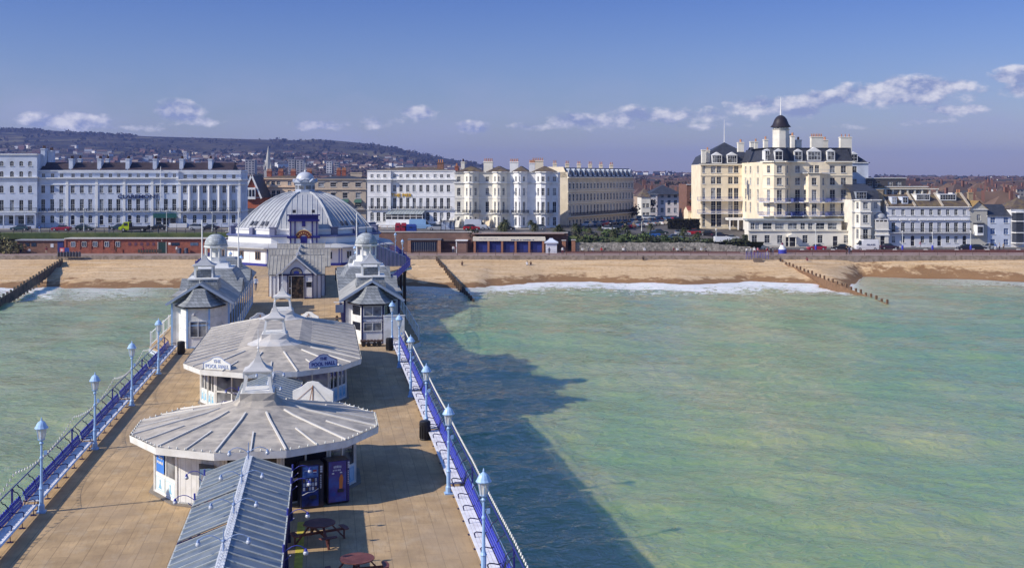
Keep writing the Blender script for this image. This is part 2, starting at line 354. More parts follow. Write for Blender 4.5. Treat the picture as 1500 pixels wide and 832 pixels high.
# water -------------------------------------------------------
def water_mat():
 m = bpy.data.materials.new('sea_water'); m.use_nodes = True; nt = m.node_tree; L = nt.links.new
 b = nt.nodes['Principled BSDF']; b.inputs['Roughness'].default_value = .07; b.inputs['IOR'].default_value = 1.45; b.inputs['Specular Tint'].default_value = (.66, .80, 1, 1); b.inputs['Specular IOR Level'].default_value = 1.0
 b.subsurface_method = 'BURLEY' if hasattr(b, 'subsurface_method') else 'BURLEY'; b.inputs['Subsurface Weight'].default_value = .85; b.inputs['Subsurface Radius'].default_value = (.6, 1.1, .9); b.inputs['Subsurface Scale'].default_value = 1.6
 g = nt.nodes.new('ShaderNodeNewGeometry')
 def mapped(sx, sy, rot=0.):
  mp = nt.nodes.new('ShaderNodeMapping'); mp.inputs['Scale'].default_value = (sx, sy, 1); mp.inputs['Rotation'].default_value = (0, 0, rot)
  L(g.outputs['Position'], mp.inputs[0]); return mp.outputs[0]
 def noise(vec, sc, det=4, ro=.6, dist=0):
  n = nt.nodes.new('ShaderNodeTexNoise'); n.inputs['Scale'].default_value = sc; n.inputs['Detail'].default_value = det
  n.inputs['Roughness'].default_value = ro; n.inputs['Distortion'].default_value = dist; L(vec, n.inputs['Vector']); return n.outputs[0]
 def mr(v, a, bb, c=0., d=1.):
  k = nt.nodes.new('ShaderNodeMapRange'); k.inputs[1].default_value = a; k.inputs[2].default_value = bb; k.inputs[3].default_value = c; k.inputs[4].default_value = d; L(v, k.inputs[0]); return k.outputs[0]
 def mix(f, A, B):
  x = nt.nodes.new('ShaderNodeMix'); x.data_type = 'RGBA'; L(f, x.inputs['Factor'])
  for s, k in (('A', A), ('B', B)):
   if isinstance(k, tuple): x.inputs[s].default_value = (*k, 1)
   else: L(k, x.inputs[s])
  return x.outputs['Result']
 def ma(op, a, bb, clamp=False):
  k = nt.nodes.new('ShaderNodeMath'); k.operation = op; k.use_clamp = clamp
  for i, q in enumerate((a, bb)):
   if isinstance(q, (int, float)): k.inputs[i].default_value = q
   else: L(q, k.inputs[i])
  return k.outputs[0]
 big = noise(mapped(1, .55, .35), .022, 4, .55, .6)
 c1 = mix(mr(big, .36, .66), (.165, .31, .125), (.31, .35, .15))
 med = noise(mapped(1, .4, -.3), .11, 4, .6)
 c2 = mix(mr(med, .45, .7, 0, .75), c1, (.39, .385, .20))
 at = nt.nodes.new('ShaderNodeAttribute'); at.attribute_name = 'shore'       # metres of open water to the beach
 d = at.outputs['Fac']
 c3 = mix(mr(d, 0, 60, .75, 0), c2, (.385, .385, .22))                          # silt stirred up near the beach
 fo = noise(mapped(.55, 1.0), .75, 7, .72, 1.2)
 at2 = nt.nodes.new('ShaderNodeAttribute'); at2.attribute_name = 'surf'
 wob = noise(mapped(1, 1), .12, 3, .5)
 dd = ma('ADD', d, ma('MULTIPLY', ma('SUBTRACT', wob, .5), 9))
 near = mr(dd, 0, 34, 1, 0)
 fm = ma('MULTIPLY', mr(ma('ADD', fo, ma('MULTIPLY', ma('SUBTRACT', near, .52), .40)), .5, .57), ma('MULTIPLY', mr(dd, 18, 36, 1, 0), at2.outputs['Fac']), True)
 edge = ma('MULTIPLY', mr(d, .9, 3.0, 1, 0), ma('ADD', .3, ma('MULTIPLY', at2.outputs['Fac'], .9)), True)
 foam = ma('MAXIMUM', fm, edge)
 c4 = mix(foam, c3, (.72, .72, .69)); L(c4, b.inputs['Base Color'])
 L(mr(foam, 0, 1, .07, .8), b.inputs['Roughness'])
 w1 = noise(mapped(.85, 1.05, .4), 1.25, 3, .55, .8); w2 = noise(mapped(.6, 1.2, -.2), .30, 3, .55, .4);
 h = ma('ADD', ma('MULTIPLY', w1, .95), ma('MULTIPLY', w2, 1.2))
 bp = nt.nodes.new('ShaderNodeBump'); bp.inputs['Strength'].default_value = 1; bp.inputs['Distance'].default_value = .3
 L(h, bp.inputs['Height']); L(bp.outputs[0], b.inputs['Normal'])
 return m
import numpy as np
xs = frange(-3000, -180, 400)[:-1] + frange(-180, -42, 1.2)[:-1] + frange(-42, 50, .34)[:-1] + frange(50, 190, 1.2) + frange(190, 3000, 400)[1:]
ys = frange(-600, 20, 80)[:-1] + frange(20, 55, 3)[:-1] + frange(55, 112, .34)[:-1] + frange(112, 190, .8) + frange(190, 246, .8)[1:]
WX, WY = np.meshgrid(np.array(xs), np.array(ys)); WZ = np.zeros_like(WX); rw_ = random.Random(31)
for k in range(46):                                 # wind waves: many crossing trains, sharpened crests
 lam = 1.1 * 1.075 ** k * rw_.uniform(.85, 1.15); an = rad(rw_.gauss(78, 34)); am = .0078 * lam ** .8 * rw_.uniform(.5, 1.3); kx, ky = math.cos(an) * math.tau / lam, math.sin(an) * math.tau / lam
 env = .6 + .4 * np.sin(WX * rw_.uniform(-.12, .12) + WY * rw_.uniform(-.12, .12) + k); ph = WX * kx + WY * ky + rw_.uniform(0, 6.3)
 WZ += am * env * (np.sin(ph) + .25 * np.sin(2 * ph + 1.57))
WZ *= 1 / (1 + ((WX - 4) / 150) ** 4) * np.clip((238 - WY) / 30, .15, 1) * (WY > 10)
def surf_amt(x, y):
 px = 750 + F * x / max(y, 1)
 return interp([(-50, 1), (60, 1), (95, .15), (110, .45), (180, .55), (240, .1), (560, .1), (600, .5), (680, .5), (712, .6), (730, 1), (1200, 1), (1245, .8), (1262, .15), (1320, .2), (1500, .45), (1600, .3)], px)
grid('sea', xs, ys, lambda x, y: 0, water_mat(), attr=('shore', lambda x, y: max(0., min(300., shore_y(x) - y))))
sea = bpy.data.objects['sea']
_co = np.zeros(WX.size * 3); sea.data.vertices.foreach_get('co', _co); _co[2::3] = WZ.ravel(); sea.data.vertices.foreach_set('co', _co); sea.data.update()
a = sea.data.attributes.new('surf', 'FLOAT', 'POINT'); a.data.foreach_set('value', [surf_amt(x, y) for y in ys for x in xs])

# beach -------------------------------------------------------
def beach_mat():
 m = bpy.data.materials.new('shingle'); m.use_nodes = True; nt = m.node_tree; L = nt.links.new
 b = nt.nodes['Principled BSDF']; b.inputs['Roughness'].default_value = .9; b.inputs['Specular IOR Level'].default_value = .15
 g = nt.nodes.new('ShaderNodeNewGeometry')
 def noise(sc, det, vec=None, ro=.65):
  n = nt.nodes.new('ShaderNodeTexNoise'); n.inputs['Scale'].default_value = sc; n.inputs['Detail'].default_value = det; n.inputs['Roughness'].default_value = ro
  L(vec or g.outputs['Position'], n.inputs['Vector']); return n.outputs[0]
 def mr(v, a, bb, c=0., d=1.):
  k = nt.nodes.new('ShaderNodeMapRange'); k.inputs[1].default_value = a; k.inputs[2].default_value = bb; k.inputs[3].default_value = c; k.inputs[4].default_value = d; L(v, k.inputs[0]); return k.outputs[0]
 def mix(f, A, B):
  x = nt.nodes.new('ShaderNodeMix'); x.data_type = 'RGBA'; L(f, x.inputs['Factor'])
  for s, k in (('A', A), ('B', B)):
   if isinstance(k, tuple): x.inputs[s].default_value = (*k, 1)
   else: L(k, x.inputs[s])
  return x.outputs['Result']
 mp = nt.nodes.new('ShaderNodeMapping'); mp.inputs['Scale'].default_value = (.12, 1, 1); L(g.outputs['Position'], mp.inputs[0])
 c = mix(mr(noise(.5, 6, mp.outputs[0]), .35, .65), (.55, .355, .17), (.70, .52, .32))
 c = mix(mr(noise(1.3, 6), .5, .72, 0, .7), c, (.36, .20, .09))
 c = mix(mr(noise(4, 4, ro=.8), .55, .7, 0, .5), c, (.70, .60, .48))
 at = nt.nodes.new('ShaderNodeAttribute'); at.attribute_name = 'wet'
 ad = nt.nodes.new('ShaderNodeMath'); ad.operation = 'ADD'; L(at.outputs['Fac'], ad.inputs[0]); L(mr(noise(.35, 3), .3, .7, -.22, .22), ad.inputs[1])
 c = mix(mr(ad.outputs[0], .45, .6, 0, .9), c, (.25, .135, .06))
 L(c, b.inputs['Base Color'])
 bp = nt.nodes.new('ShaderNodeBump'); bp.inputs['Strength'].default_value = .8; bp.inputs['Distance'].default_value = .35
 L(noise(1.6, 6, ro=.8), bp.inputs['Height']); L(bp.outputs[0], b.inputs['Normal'])
 return m
def beach_z(x, y):
 s = shore_y(x); w = 245 - s; t = (y - s) / w
 if t < 0: return .15 + (y - s) * .13
 z = .15 + 3.25 * (t ** .8)
 z += .28 * math.exp(-((t - .55) / .07) ** 2) * (1 + .7 * nz(x, 0, 14)) - .22 * math.exp(-((t - .68) / .08) ** 2)
 if -98 < x < -20: z += -.35 * math.exp(-((t - .70) / .05) ** 2) * (1 + .5 * nz(x, 3, 3))
 return z + .10 * nz(x, y, 4) * min(1, t * 4) + .05 * nz(x, y, 1.4) * min(1, t * 4)
def wetness(x, y):
 s = shore_y(x); return max(0, 1 - (y - s) / interp([(-150, 3.), (-100, 4.), (-90, 11.), (-25, 11.), (-5, 7.), (10, 6.5), (40, 7), (56, 9), (70, 9), (150, 7)], x)) * .5 + .25 if y > s - .5 else .9
grid('beach', frange(-400, -170, 10)[:-1] + frange(-170, 190, 1.0) + frange(190, 500, 10)[1:], frange(170, 200, 3)[:-1] + frange(200, 246, .6), beach_z, beach_mat(), attr=('wet', wetness))

# promenade, roads, ground ------------------------------------
PROM = M('promenade_paving', (.27, .185, .155), .85, .12, .25, tint=(.33, .24, .21), tsc=.12)
GRASS = M('grass', (.055, .08, .028), .95, .3, .8, bump=.4, bs=2, tint=(.10, .115, .04), tsc=.3)
TOWNG = M('town_ground', (.11, .10, .09), .9, .3, .02, tint=(.07, .085, .04), tsc=.012)
b = MB(); b.b2(-400, 500, 244, 262, 0, 4.0); b.build('promenade', PROM)['kind'] = 'structure'
b = MB(); b.b2(-400, 500, 243.4, 244, 1, 4.12); b.build('sea_wall', M('sea_wall_concrete', (.30, .25, .21), .85, .25, .8, tint=(.20, .16, .12), tsc=1.2))
tag(bpy.data.objects['sea_wall'], 'long low concrete sea wall with brown stains between beach and promenade', 'sea wall')
gx = frange(-5200, -800, 400)[:-1] + frange(-800, -150, 50)[:-1] + frange(-150, 150, 4) + frange(150, 800, 50)[1:] + frange(800, 6800, 400)[1:]
gy = [259.9] + frange(262, 330, 4) + frange(360, 900, 45) + frange(1000, 3700, 90) + [4200, 5200, 7000, 9400]
def town_z(x, y):
 if y < 261: return 3.8 if x < 60 else 3.8
 return ground(x, y) + (nz(x, y, 420) * 9 * sstep(1500, 2600, y) if y < 3500 else 0)
hm = bpy.data.materials.new('downland'); hm.use_nodes = True
def hill_mat(m):
 nt = m.node_tree; L = nt.links.new; b = nt.nodes['Principled BSDF']; b.inputs['Roughness'].default_value = .95; b.inputs['Specular IOR Level'].default_value = .1
 g = nt.nodes.new('ShaderNodeNewGeometry'); sp = nt.nodes.new('ShaderNodeSeparateXYZ'); L(g.outputs['Position'], sp.inputs[0])
 def noise(sc, det, ro=.6):
  n = nt.nodes.new('ShaderNodeTexNoise'); n.inputs['Scale'].default_value = sc; n.inputs['Detail'].default_value = det; n.inputs['Roughness'].default_value = ro; L(g.outputs['Position'], n.inputs['Vector']); return n.outputs[0]
 def mr(v, a, bb, c=0., d=1.):
  k = nt.nodes.new('ShaderNodeMapRange'); k.inputs[1].default_value = a; k.inputs[2].default_value = bb; k.inputs[3].default_value = c; k.inputs[4].default_value = d; L(v, k.inputs[0]); return k.outputs[0]
 def mix(f, A, B):
  x = nt.nodes.new('ShaderNodeMix'); x.data_type = 'RGBA'; L(f, x.inputs['Factor'])
  for s, k in (('A', A), ('B', B)):
   if isinstance(k, tuple): x.inputs[s].default_value = (*k, 1)
   else: L(k, x.inputs[s])
  return x.outputs['Result']
 c = mix(mr(noise(.006, 9, .68), .46, .56), (.022, .018, .014), (.085, .068, .038))
 c = mix(mr(noise(.03, 6, .75), .45, .58, 0, .7), c, (.026, .02, .015))
 c = mix(mr(noise(.0022, 4), .58, .62, 0, .8), c, (.15, .125, .06))
 c = mix(mr(noise(.011, 2, .5), .68, .70, 0, .6), c, (.20, .18, .11))
 c = mix(mr(sp.outputs[1], 700, 1400, 0, 1), (.10, .09, .08), c)
 L(c, b.inputs['Base Color'])
hill_mat(hm)
grid('hills', gx, gy, town_z, hm)
# upper road, kerbs and pavements
def strip(name, x0, x1, y0, y1, mat, dz, step=4, fn=upper):
 return grid(name, frange(x0, x1, step), frange(y0, y1, 4), lambda x, y: fn(x, y) + dz, mat)
strip('seafront_road', -220, 240, 262.5, 270.6, ASPH, .02)
b = MB()
for i in range(115):                                       # kerb of the building-side pavement: real step
 x0 = -220 + 4 * i; x1 = x0 + 4
 za, zb = upper(x0, 271), upper(x1, 271)
 ya, yb = 270.6, 275.4
 if x0 > 6 and x1 < 62: continue
 b.loft([[(x0, ya, za - .1), (x0, yb, za - .1), (x0, yb, za + .14), (x0, ya, za + .14)], [(x1, ya, zb - .1), (x1, yb, zb - .1), (x1, yb, zb + .14), (x1, ya, zb + .14)]], 0, True, True)
b.build('pavement', M('pavement_slabs', (.30, .27, .24), .85, .12, .4))['kind'] = 'structure'
b = MB()
for i in range(60):
 x0 = -150 + i * 6
 if x0 > 210: break
 z0, z1 = upper(x0, 266.5) + .03, upper(x0 + 2.5, 266.5) + .03
 b.face([(x0, 266.45, z0), (x0 + 2.5, 266.45, z1), (x0 + 2.5, 266.6, z1), (x0, 266.6, z0)])
b.build('road_markings', M('road_paint', (.7, .7, .68), .7, .1))['kind'] = 'structure'
strip('side_road', 20, 66, 276, 345, ASPH, .03, 4, lambda x, y: ground(x, y))
strip('lawn', 12, 58, 258.5, 264, GRASS, .03, 3, lambda x, y: lerp(6.2, upper(x, 264), (y - 258.5) / 5.5) if x > 14 else 6.5)
b = MB(); b.b2(-230, -46, 256.2, 262.4, 7.0, 8.25); b.build('grass_terrace', GRASS)['kind'] = 'structure'
# haze ---------------------------------------------------------
def haze():
 me = bpy.data.meshes.new('haze'); b = MB(); b.b2(-6500, 7500, -700, 9500, -8, 235); o = b.build('haze', [])
 m = bpy.data.materials.new('haze_air'); m.use_nodes = True; nt = m.node_tree; nt.nodes.clear()
 out = nt.nodes.new('ShaderNodeOutputMaterial'); v = nt.nodes.new('ShaderNodeVolumePrincipled')
 v.inputs['Color'].default_value = (.33, .45, .95, 1); v.inputs['Density'].default_value = .00010; v.inputs['Anisotropy'].default_value = .2
 nt.links.new(v.outputs[0], out.inputs['Volume']); o.data.materials.append(m)
 tag(o, 'thin blue sea haze over town and downs', 'haze', None, 'stuff')
HAZE = True
if HAZE: haze()
# ------------------------------------------------------------------ the pier
PIERRZ = TH                                     # pier local x = across, local y = along
def pthing(name, label, cat, u, v, z=7.0, rz=0, group=None):
 return thing(name, label, cat, PW(u, v, z), PIERRZ + rz, group)
DECKM = tiles('deck_planks', (.45, .312, .168), 1.9, .62, .014, .37, .08, .85, .6, 'floor')
def deck_wear(m):
 nt = m.node_tree; L = nt.links.new; b = nt.nodes['Principled BSDF']; src = b.inputs['Base Color'].links[0].from_socket
 tc = nt.nodes.new('ShaderNodeTexCoord')
 col = src
 for sc, det, lo, hi, c, f, st in ((.35, 6, .48, .7, (.27, .185, .11), .55, (1, .5, 1)), (1.1, 6, .52, .72, (.50, .40, .28), .5, (1, .7, 1)), (2.2, 4, .66, .72, (.22, .14, .09), .6, (1, 1, 1)), (3.5, 5, .6, .75, (.30, .17, .08), .35, (1, .25, 1)), (9, 4, .5, .7, (.25, .17, .10), .45, (1, .12, 1)), (.16, 5, .5, .62, (.36, .27, .18), .5, (1, .6, 1))):
  mp = nt.nodes.new('ShaderNodeMapping'); mp.inputs['Scale'].default_value = st; L(tc.outputs['Object'], mp.inputs[0])
  n = nt.nodes.new('ShaderNodeTexNoise'); n.inputs['Scale'].default_value = sc; n.inputs['Detail'].default_value = det; n.inputs['Roughness'].default_value = .65; L(mp.outputs[0], n.inputs['Vector'])
  k = nt.nodes.new('ShaderNodeMapRange'); k.inputs[1].default_value = lo; k.inputs[2].default_value = hi; k.inputs[4].default_value = f; L(n.outputs[0], k.inputs[0])
  x = nt.nodes.new('ShaderNodeMix'); x.data_type = 'RGBA'; L(k.outputs[0], x.inputs['Factor']); L(col, x.inputs['A']); x.inputs['B'].default_value = (*c, 1); col = x.outputs['Result']
 L(col, b.inputs['Base Color'])
deck_wear(DECKM)
RUST = M('rusty_pier_iron', (.07, .055, .05), .8, .3, 1.0, tint=(.12, .07, .04), tsc=1.5)
pier = pthing('pier', 'long pleasure pier with sandy boarded deck on iron piles running to the shore', 'pier', 0, 0, 0)
half = [(-12, 9.75), (94, 9.75), (97, 11.2), (130, 11.2), (134, 9.75), (162, 9.75), (178, 16.6), (212, 16.6), (222, 10.5), (250, 10.5)]
outline = [(h, v) for v, h in half] + [(-h, v) for v, h in reversed(half)]
b = MB(); b.prism(outline, 6.82, 7.0); b.build('deck', DECKM, pier)
b = MB(); b.loft([[(-9, 250, 6.9), (9, 250, 6.9)], [(-9, 262, 8.42), (9, 262, 8.42)], [(-9, 268, 8.42), (9, 268, 8.42)]], cap=False, closed=False); b.build('shore_ramp', DECKM, pier)
EDGE = M('pale_blue_grey_fascia', (.50, .55, .62), .6, .12, 1.2)
b = MB()
for (u0, v0), (u1, v1) in zip(outline, outline[1:]):
 b.bar((u0, v0, 6.66), (u1, v1, 6.66), .12, .34)
b.build('edge_beam', EDGE, pier)
pm = MB(); pm.lathe([(.28, -3), (.25, 5.6), (.34, 5.8), (.34, 6.1)], 10); pilem = pm.mesh('pile', RUST, True)
gm = MB()
vs = [v for v in frange(8, 244, 9.1)]
for v in vs:
 w = interp(half, v) - .9
 gm.box((0, v, 6.35), (2 * w + .6, .3, .5))
 for s in (-1, 1):
  gm.tube([(s * w, v, .5), (s * w * .35, v, 6)], .05); gm.tube([(s * w * .35, v, .5), (s * w, v, 6)], .05)
for s in (-1, -.35, .35, 1):
 gm.box((s * 8.8, 118, 6.55), (.25, 250, .25))
 if abs(s) == 1:
  for v0, v1 in zip(vs, vs[1:]): gm.tube([(s * 8.8, v0, 1), (s * 8.8, v1, 6)], .045); gm.tube([(s * 8.8, v1, 1), (s * 8.8, v0, 6)], .045)
gm.build('girder_frame', RUST, pier)
for v in vs:
 w = interp(half, v) - .9
 for s in ((-1, -.35, .35, 1) if v < 214 else (-1, 1)): inst('pile', pilem, pier, (s * w, v, 0))

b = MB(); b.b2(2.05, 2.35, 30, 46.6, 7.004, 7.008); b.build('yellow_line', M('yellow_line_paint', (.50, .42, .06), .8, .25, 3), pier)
# lamps ---------------------------------------------------------
LG = clearglass('lantern_glass', (.93, .93, .90), .45)
def make_lamp():
 t = pthing('street_lamp', 'tmp', 'street lamp', 0, 0)
 b = MB(); b.box((0, 0, .03), (.36, .36, .06))
 b.lathe([(.13, .06), (.13, .3), (.09, .38), (.095, .95), (.12, 1.0), (.08, 1.08), (.06, 1.2), (.05, 2.2), (.075, 2.24), (.075, 2.3), (.045, 2.36), (.04, 2.82), (.09, 2.9), (.06, 2.95), (.05, 3.0), (.11, 3.01), (.155, 3.06)], 10)
 b.box((.16, 0, 2.5), (.12, .1, .16))
 b.build('post', LBLUE, t, smooth=False)
 b = MB(); b.lathe([(.205, 3.5), (.27, 3.51), (.28, 3.54), (.235, 3.60), (.20, 3.68), (.15, 3.76), (.075, 3.82), (.03, 3.85), (.035, 3.89), (.012, 3.98)], 12)
 cap = b.build('lantern_cap', M('light_blue_gloss', (.36, .53, .76), .3, .05, spec=.5), t)
 b = MB(); b.lathe([(.125, 3.06), (.195, 3.5)], 8, cap=False, bottom=False); g = b.build('lantern_glass', LG, t)
 b = MB();
 for k in range(8):
  a = k * math.pi / 4; b.tube([(.128 * math.cos(a), .128 * math.sin(a), 3.06), (.20 * math.cos(a), .20 * math.sin(a), 3.5)], .009, 4)
 b.build('frame', LBLUE, g)
 b = MB(); b.lathe([(.03, 3.05), (.06, 3.12), (.06, 3.25), (.02, 3.32)], 8); b.build('lamp_bulb', M('frosted_bulb', (.8, .8, .78), .4, .02), g)
 return t
lamp0 = make_lamp(); first = [lamp0]
def copy_or_first(proto, flag, loc, rz, label, group):
 if flag.get(proto.name) is None:
  flag[proto.name] = 1; proto.location = loc; proto.rotation_euler = (0, 0, rz); proto['label'] = label
  if group: proto['group'] = group
  return proto
 return dup(proto, loc, rz, label, group)
USED = {}
ordl = ['nearest', 'second', 'third', 'fourth', 'fifth', 'sixth', 'seventh', 'eighth', 'ninth', 'tenth', 'eleventh', 'twelfth']
def put_lamp(u, v, label): return copy_or_first(lamp0, USED, PW(u, v), PIERRZ + .05 * math.sin(v * 7), label, 'blue lamps along the pier')
LV = [38.5, 49.7, 60.8, 72.05, 83.3, 92.2]
for i, v in enumerate(LV):
 put_lamp(8.55, v, ['pale blue lamp nearest the camera on the right pier rail', 'second pale blue lamp from the front on the right pier rail', 'pale blue lamp rising from the black bin by the right rail',
      'pale blue lamp on the right rail, next beyond the one with a bin', 'pale blue lamp on the right rail beside the rear of the pool hall roof', 'pale blue lamp with bin at the front corner of the right pavilion'][i])
for i, v in enumerate(LV[1:5]):
 put_lamp(-8.55, v, ['pale blue lamp at the lower left, nearest on the left pier rail', 'second pale blue lamp from the front on the left pier rail', 'third pale blue lamp from the front on the left pier rail', 'pale blue lamp nearest the left pavilion on the left pier rail'][i])
# around the theatre (walkway lamps)
for u, v, l in ((-7.6, 150, 'dark-looking lamp left of the grey gabled shop, nearest of the four by the theatre'), (-9.6, 158, 'second lamp of the four in front of the white left wall of the domed theatre'), (-9.2, 146, 'short lamp low beside the left wall of the theatre'), (-12.5, 170, 'leftmost lamp against the white wall of the domed theatre'),
    (7.2, 146, 'light blue lamp nearest of the three right of the gabled shop'), (7.4, 157, 'middle lamp of the three between shop and right pavilion tower'), (7.5, 168, 'farthest lamp of the three between shop and right pavilion tower'),
    (15.6, 184, 'blue lamp at the corner of the projecting right balcony deck'), (15.8, 206, 'blue-topped lamp beyond the balcony corner by the theatre'), (10.2, 236, 'blue-topped lamp near the shore end of the pier')):
 put_lamp(u, v, l)

# rails and benches ---------------------------------------------
SEATW = M('worn_white_plank', (.80, .79, .79), .6, .12, 2, tint=(.66, .64, .65), tsc=2.5)
def bench_mesh(L):
 """local x: toward the sea, y along; origin at seat front on the deck"""
 parts = {}
 b = MB()
 for k in range(-1, 3): b.b2(.02 + k * .145, .15 + k * .145, 0.01, L - .01, .42, .45)
 parts['seat'] = b.mesh('seat', SEATW)
 b = MB(); n = int(L / .31)
 for k in range(3): b.bar((.50 + .035 * k, .01, .49 + .115 * k), (.50 + .035 * k, L - .01, .49 + .115 * k), .03, .10)
 for k in range(n):                                   # scalloped top plank
  y = (k + .5) * L / n; b.loft([[(.585, y - .15, .74), (.615, y - .15, .74), (.625, y - .15, .80), (.595, y - .15, .80)], [(.595, y, .74), (.625, y, .74), (.64, y, .85), (.61, y, .85)], [(.585, y + .15, .74), (.615, y + .15, .74), (.625, y + .15, .80), (.595, y + .15, .80)]], 0, True, True)
 parts['backrest'] = b.mesh('backrest', BLUEP)
 b = MB()
 b.tube([(.04, 0, 0), (.06, 0, .25), (.03, 0, .40)], .028, 5); b.tube([(.62, 0, 0), (.55, 0, .4)], .028, 5)
 b.bar((.0, 0, .405), (.56, 0, .405), .04, .03)
 b.tube([(-.02, 0, .62), (.06, 0, .66), (.2, 0, .64), (.36, 0, .60), (.46, 0, .64)], .024, 5); b.tube([(-.02, 0, .62), (.02, 0, .43)], .024, 5)
 b.box((.06, 0, .015), (.2, .14, .03))
 b.tube([(.50, 0, .42), (.545, 0, .62), (.60, 0, .84), (.70, 0, .98), (.80, 0, 1.02), (.86, 0, 1.12)], .024, 5)
 parts['bracket'] = b.mesh('bracket', BLUED)
 return parts
BP = bench_mesh(10.7)
def make_bench():
 t = pthing('bench', 'tmp', 'bench', 0, 0)
 inst('seat', BP['seat'], t); inst('backrest', BP['backrest'], t)
 for k in range(7): inst('bracket', BP['bracket'], t, (0, .1 + k * 10.5 / 6, 0))
 return t
bench0 = make_bench()
RAILM = M('rail_blue', (.03, .035, .20), .4, .1)
b = MB()
b.tube([(0, 0, 1.14), (0, 11.1, 1.14)], .028, 6)
railtop = b.mesh('handrail', RAILM)
b = MB()
for k in range(2): b.tube([(0, 0, .12 + .3 * k), (0, 11.1, .12 + .3 * k)], .016, 4)
for k in range(38): b.tube([(0, .3 * k, .1), (0, .3 * k, .43)], .011, 4)
railin = b.mesh('lower_infill', M('infill_pale_blue', (.25, .36, .60), .5, .1))
b = MB(); b.b2(-.035, .035, -.035, .035, 0, 1.15); railpost = b.mesh('rail_post', RAILM)
def make_rail():
 t = pthing('railing', 'tmp', 'railing', 0, 0)
 inst('handrail', railtop, t); inst('lower_infill', railin, t)
 inst('rail_post', railpost, t, (0, .05, 0))
 return t
rail0 = make_rail()
BINB = M('black_plastic', (.018, .018, .02), .45, .1)
bl = ['beside the lamp at the frame edge', 'between the two nearest lamps', 'between the second and third lamps', 'between the third and fourth lamps', 'next to the pavilion']
segs = [27.4] + LV[:5]
segn = ['at the very bottom of the frame', 'starting at the nearest lamp of that row', 'starting one lamp further back', 'starting two lamps further back', 'starting three lamps further back', 'last one before the pavilion']
for s in (1, -1):
 side = 'right' if s > 0 else 'left'
 for i, v in enumerate(segs):
  rz = PIERRZ if s > 0 else PIERRZ + math.pi
  vv = v if s > 0 else v + 10.9
  if i == 5 and s > 0: pass
  copy_or_first(bench0, USED, PW(s * 8.72, vv, 7), rz, f'{side} side bench with scalloped blue back, {segn[i]}', 'benches along the pier rails')
  copy_or_first(rail0, USED, PW(s * 9.62, vv, 7), rz, f'{side} pier railing behind the bench, {segn[i]}', 'railings along the pier edge')
# railings round the pavilions and theatre
for u0, v0, u1, v1, lab in ((9.6, 134, 16.4, 178, 'blue sloping balustrade from the shop to the right theatre balcony'), (16.4, 178, 16.4, 212, 'blue balustrade along the right balcony of the theatre'),
       (-9.6, 134, -16.4, 178, 'blue balustrade running out to the left theatre balcony'), (-16.4, 178, -16.4, 212, 'blue balustrade along the left balcony of the theatre'),
       (16.4, 212, 10.4, 222, 'short blue balustrade at the rear of the right balcony'), (10.4, 222, 10.4, 250, 'right balustrade of the pier near the shore'), (-10.4, 222, -10.4, 250, 'left balustrade of the pier near the shore'),
       (11.1, 97, 11.1, 130, 'thin white railing outside the right pavilion'), (-11.1, 97, -11.1, 130, 'thin white railing outside the left pavilion')):
 L = math.hypot(u1 - u0, v1 - v0); t = pthing('balustrade', lab, 'railing', u0, v0, 7, math.atan2(v1 - v0, u1 - u0))
 white = 'white' in lab; mt = WHITE if white else RAILM
 b = MB(); b.bar((0, 0, 1.12), (L, 0, 1.12), .06, .05); b.bar((0, 0, .15), (L, 0, .15), .05, .05); b.build('handrail', mt, t)
 b = MB(); n = int(L / (.22 if not white else .9))
 for k in range(n): b.b2(k * L / n - .012, k * L / n + .012, -.012, .012, .15, 1.1)
 b.build('balusters', mt if white else M('infill_deep_blue', (.05, .06, .28), .5, .1), t)
 pmh = MB(); pmh.b2(-.06, .06, -.06, .06, 0, 1.25); pmm = pmh.mesh('rail_post', mt)
 for k in range(int(L / 3.6) + 1): inst('rail_post', pmm, t, (k * L / int(L / 3.6), 0, 0))
# festoon strings -------------------------------------------------
b = MB(); b.lathe([(.0, -.06), (.03, -.035), (.035, 0), (.02, .03), (.015, .05)], 6); bulbm = b.mesh('bulb', M('white_bulb', (.85, .84, .74), .3, .03), True)
def festoon(p, q, sag, n, label):
 p, q = Vector(p), Vector(q); t = thing('light_string', label, 'string lights', p, 0, 'festoon lights along the pier')
 d = q - p; pts = [Vector((d.x * k / 12, d.y * k / 12, d.z * k / 12 - sag * 4 * (k / 12) * (1 - k / 12))) for k in range(13)]
 b = MB(); b.tube(pts, .007, 4); b.build('cable', IRON, t)
 for k in range(n):
  f = (k + .5) / n; o = inst('bulb', bulbm, t, (d.x * f, d.y * f, d.z * f - sag * 4 * f * (1 - f) - .05)); o.scale = (1.25, 1.25, 1.25)
for s in (-1, 1):
 nm = 'left' if s < 0 else 'right'
 vv = ([27.3] if s > 0 else [27.3, 38.5]) + (LV if s > 0 else LV[1:5] + [96.5])
 hl = [9.56] * len(vv)
 for i, (a, c) in enumerate(zip(vv, vv[1:])):
  where = ['in the corner nearest the camera', 'spanning the nearest pair of lamps', 'spanning the next pair of lamps', 'spanning the third pair of lamps', 'spanning the fourth pair of lamps', 'reaching the pavilion corner'][i]
  if s < 0: festoon(PW(-9.6, a, 7 + 1.75), PW(-9.6, c, 7 + 1.75), .5, 24, f'drooping string of white bulbs over the left rail {where}')
  else: festoon(PW(9.62, a, 7 + 1.5), PW(9.62, c, 7 + 1.5), .06, 36, f'straight string of white bulbs along the right rail {where}')

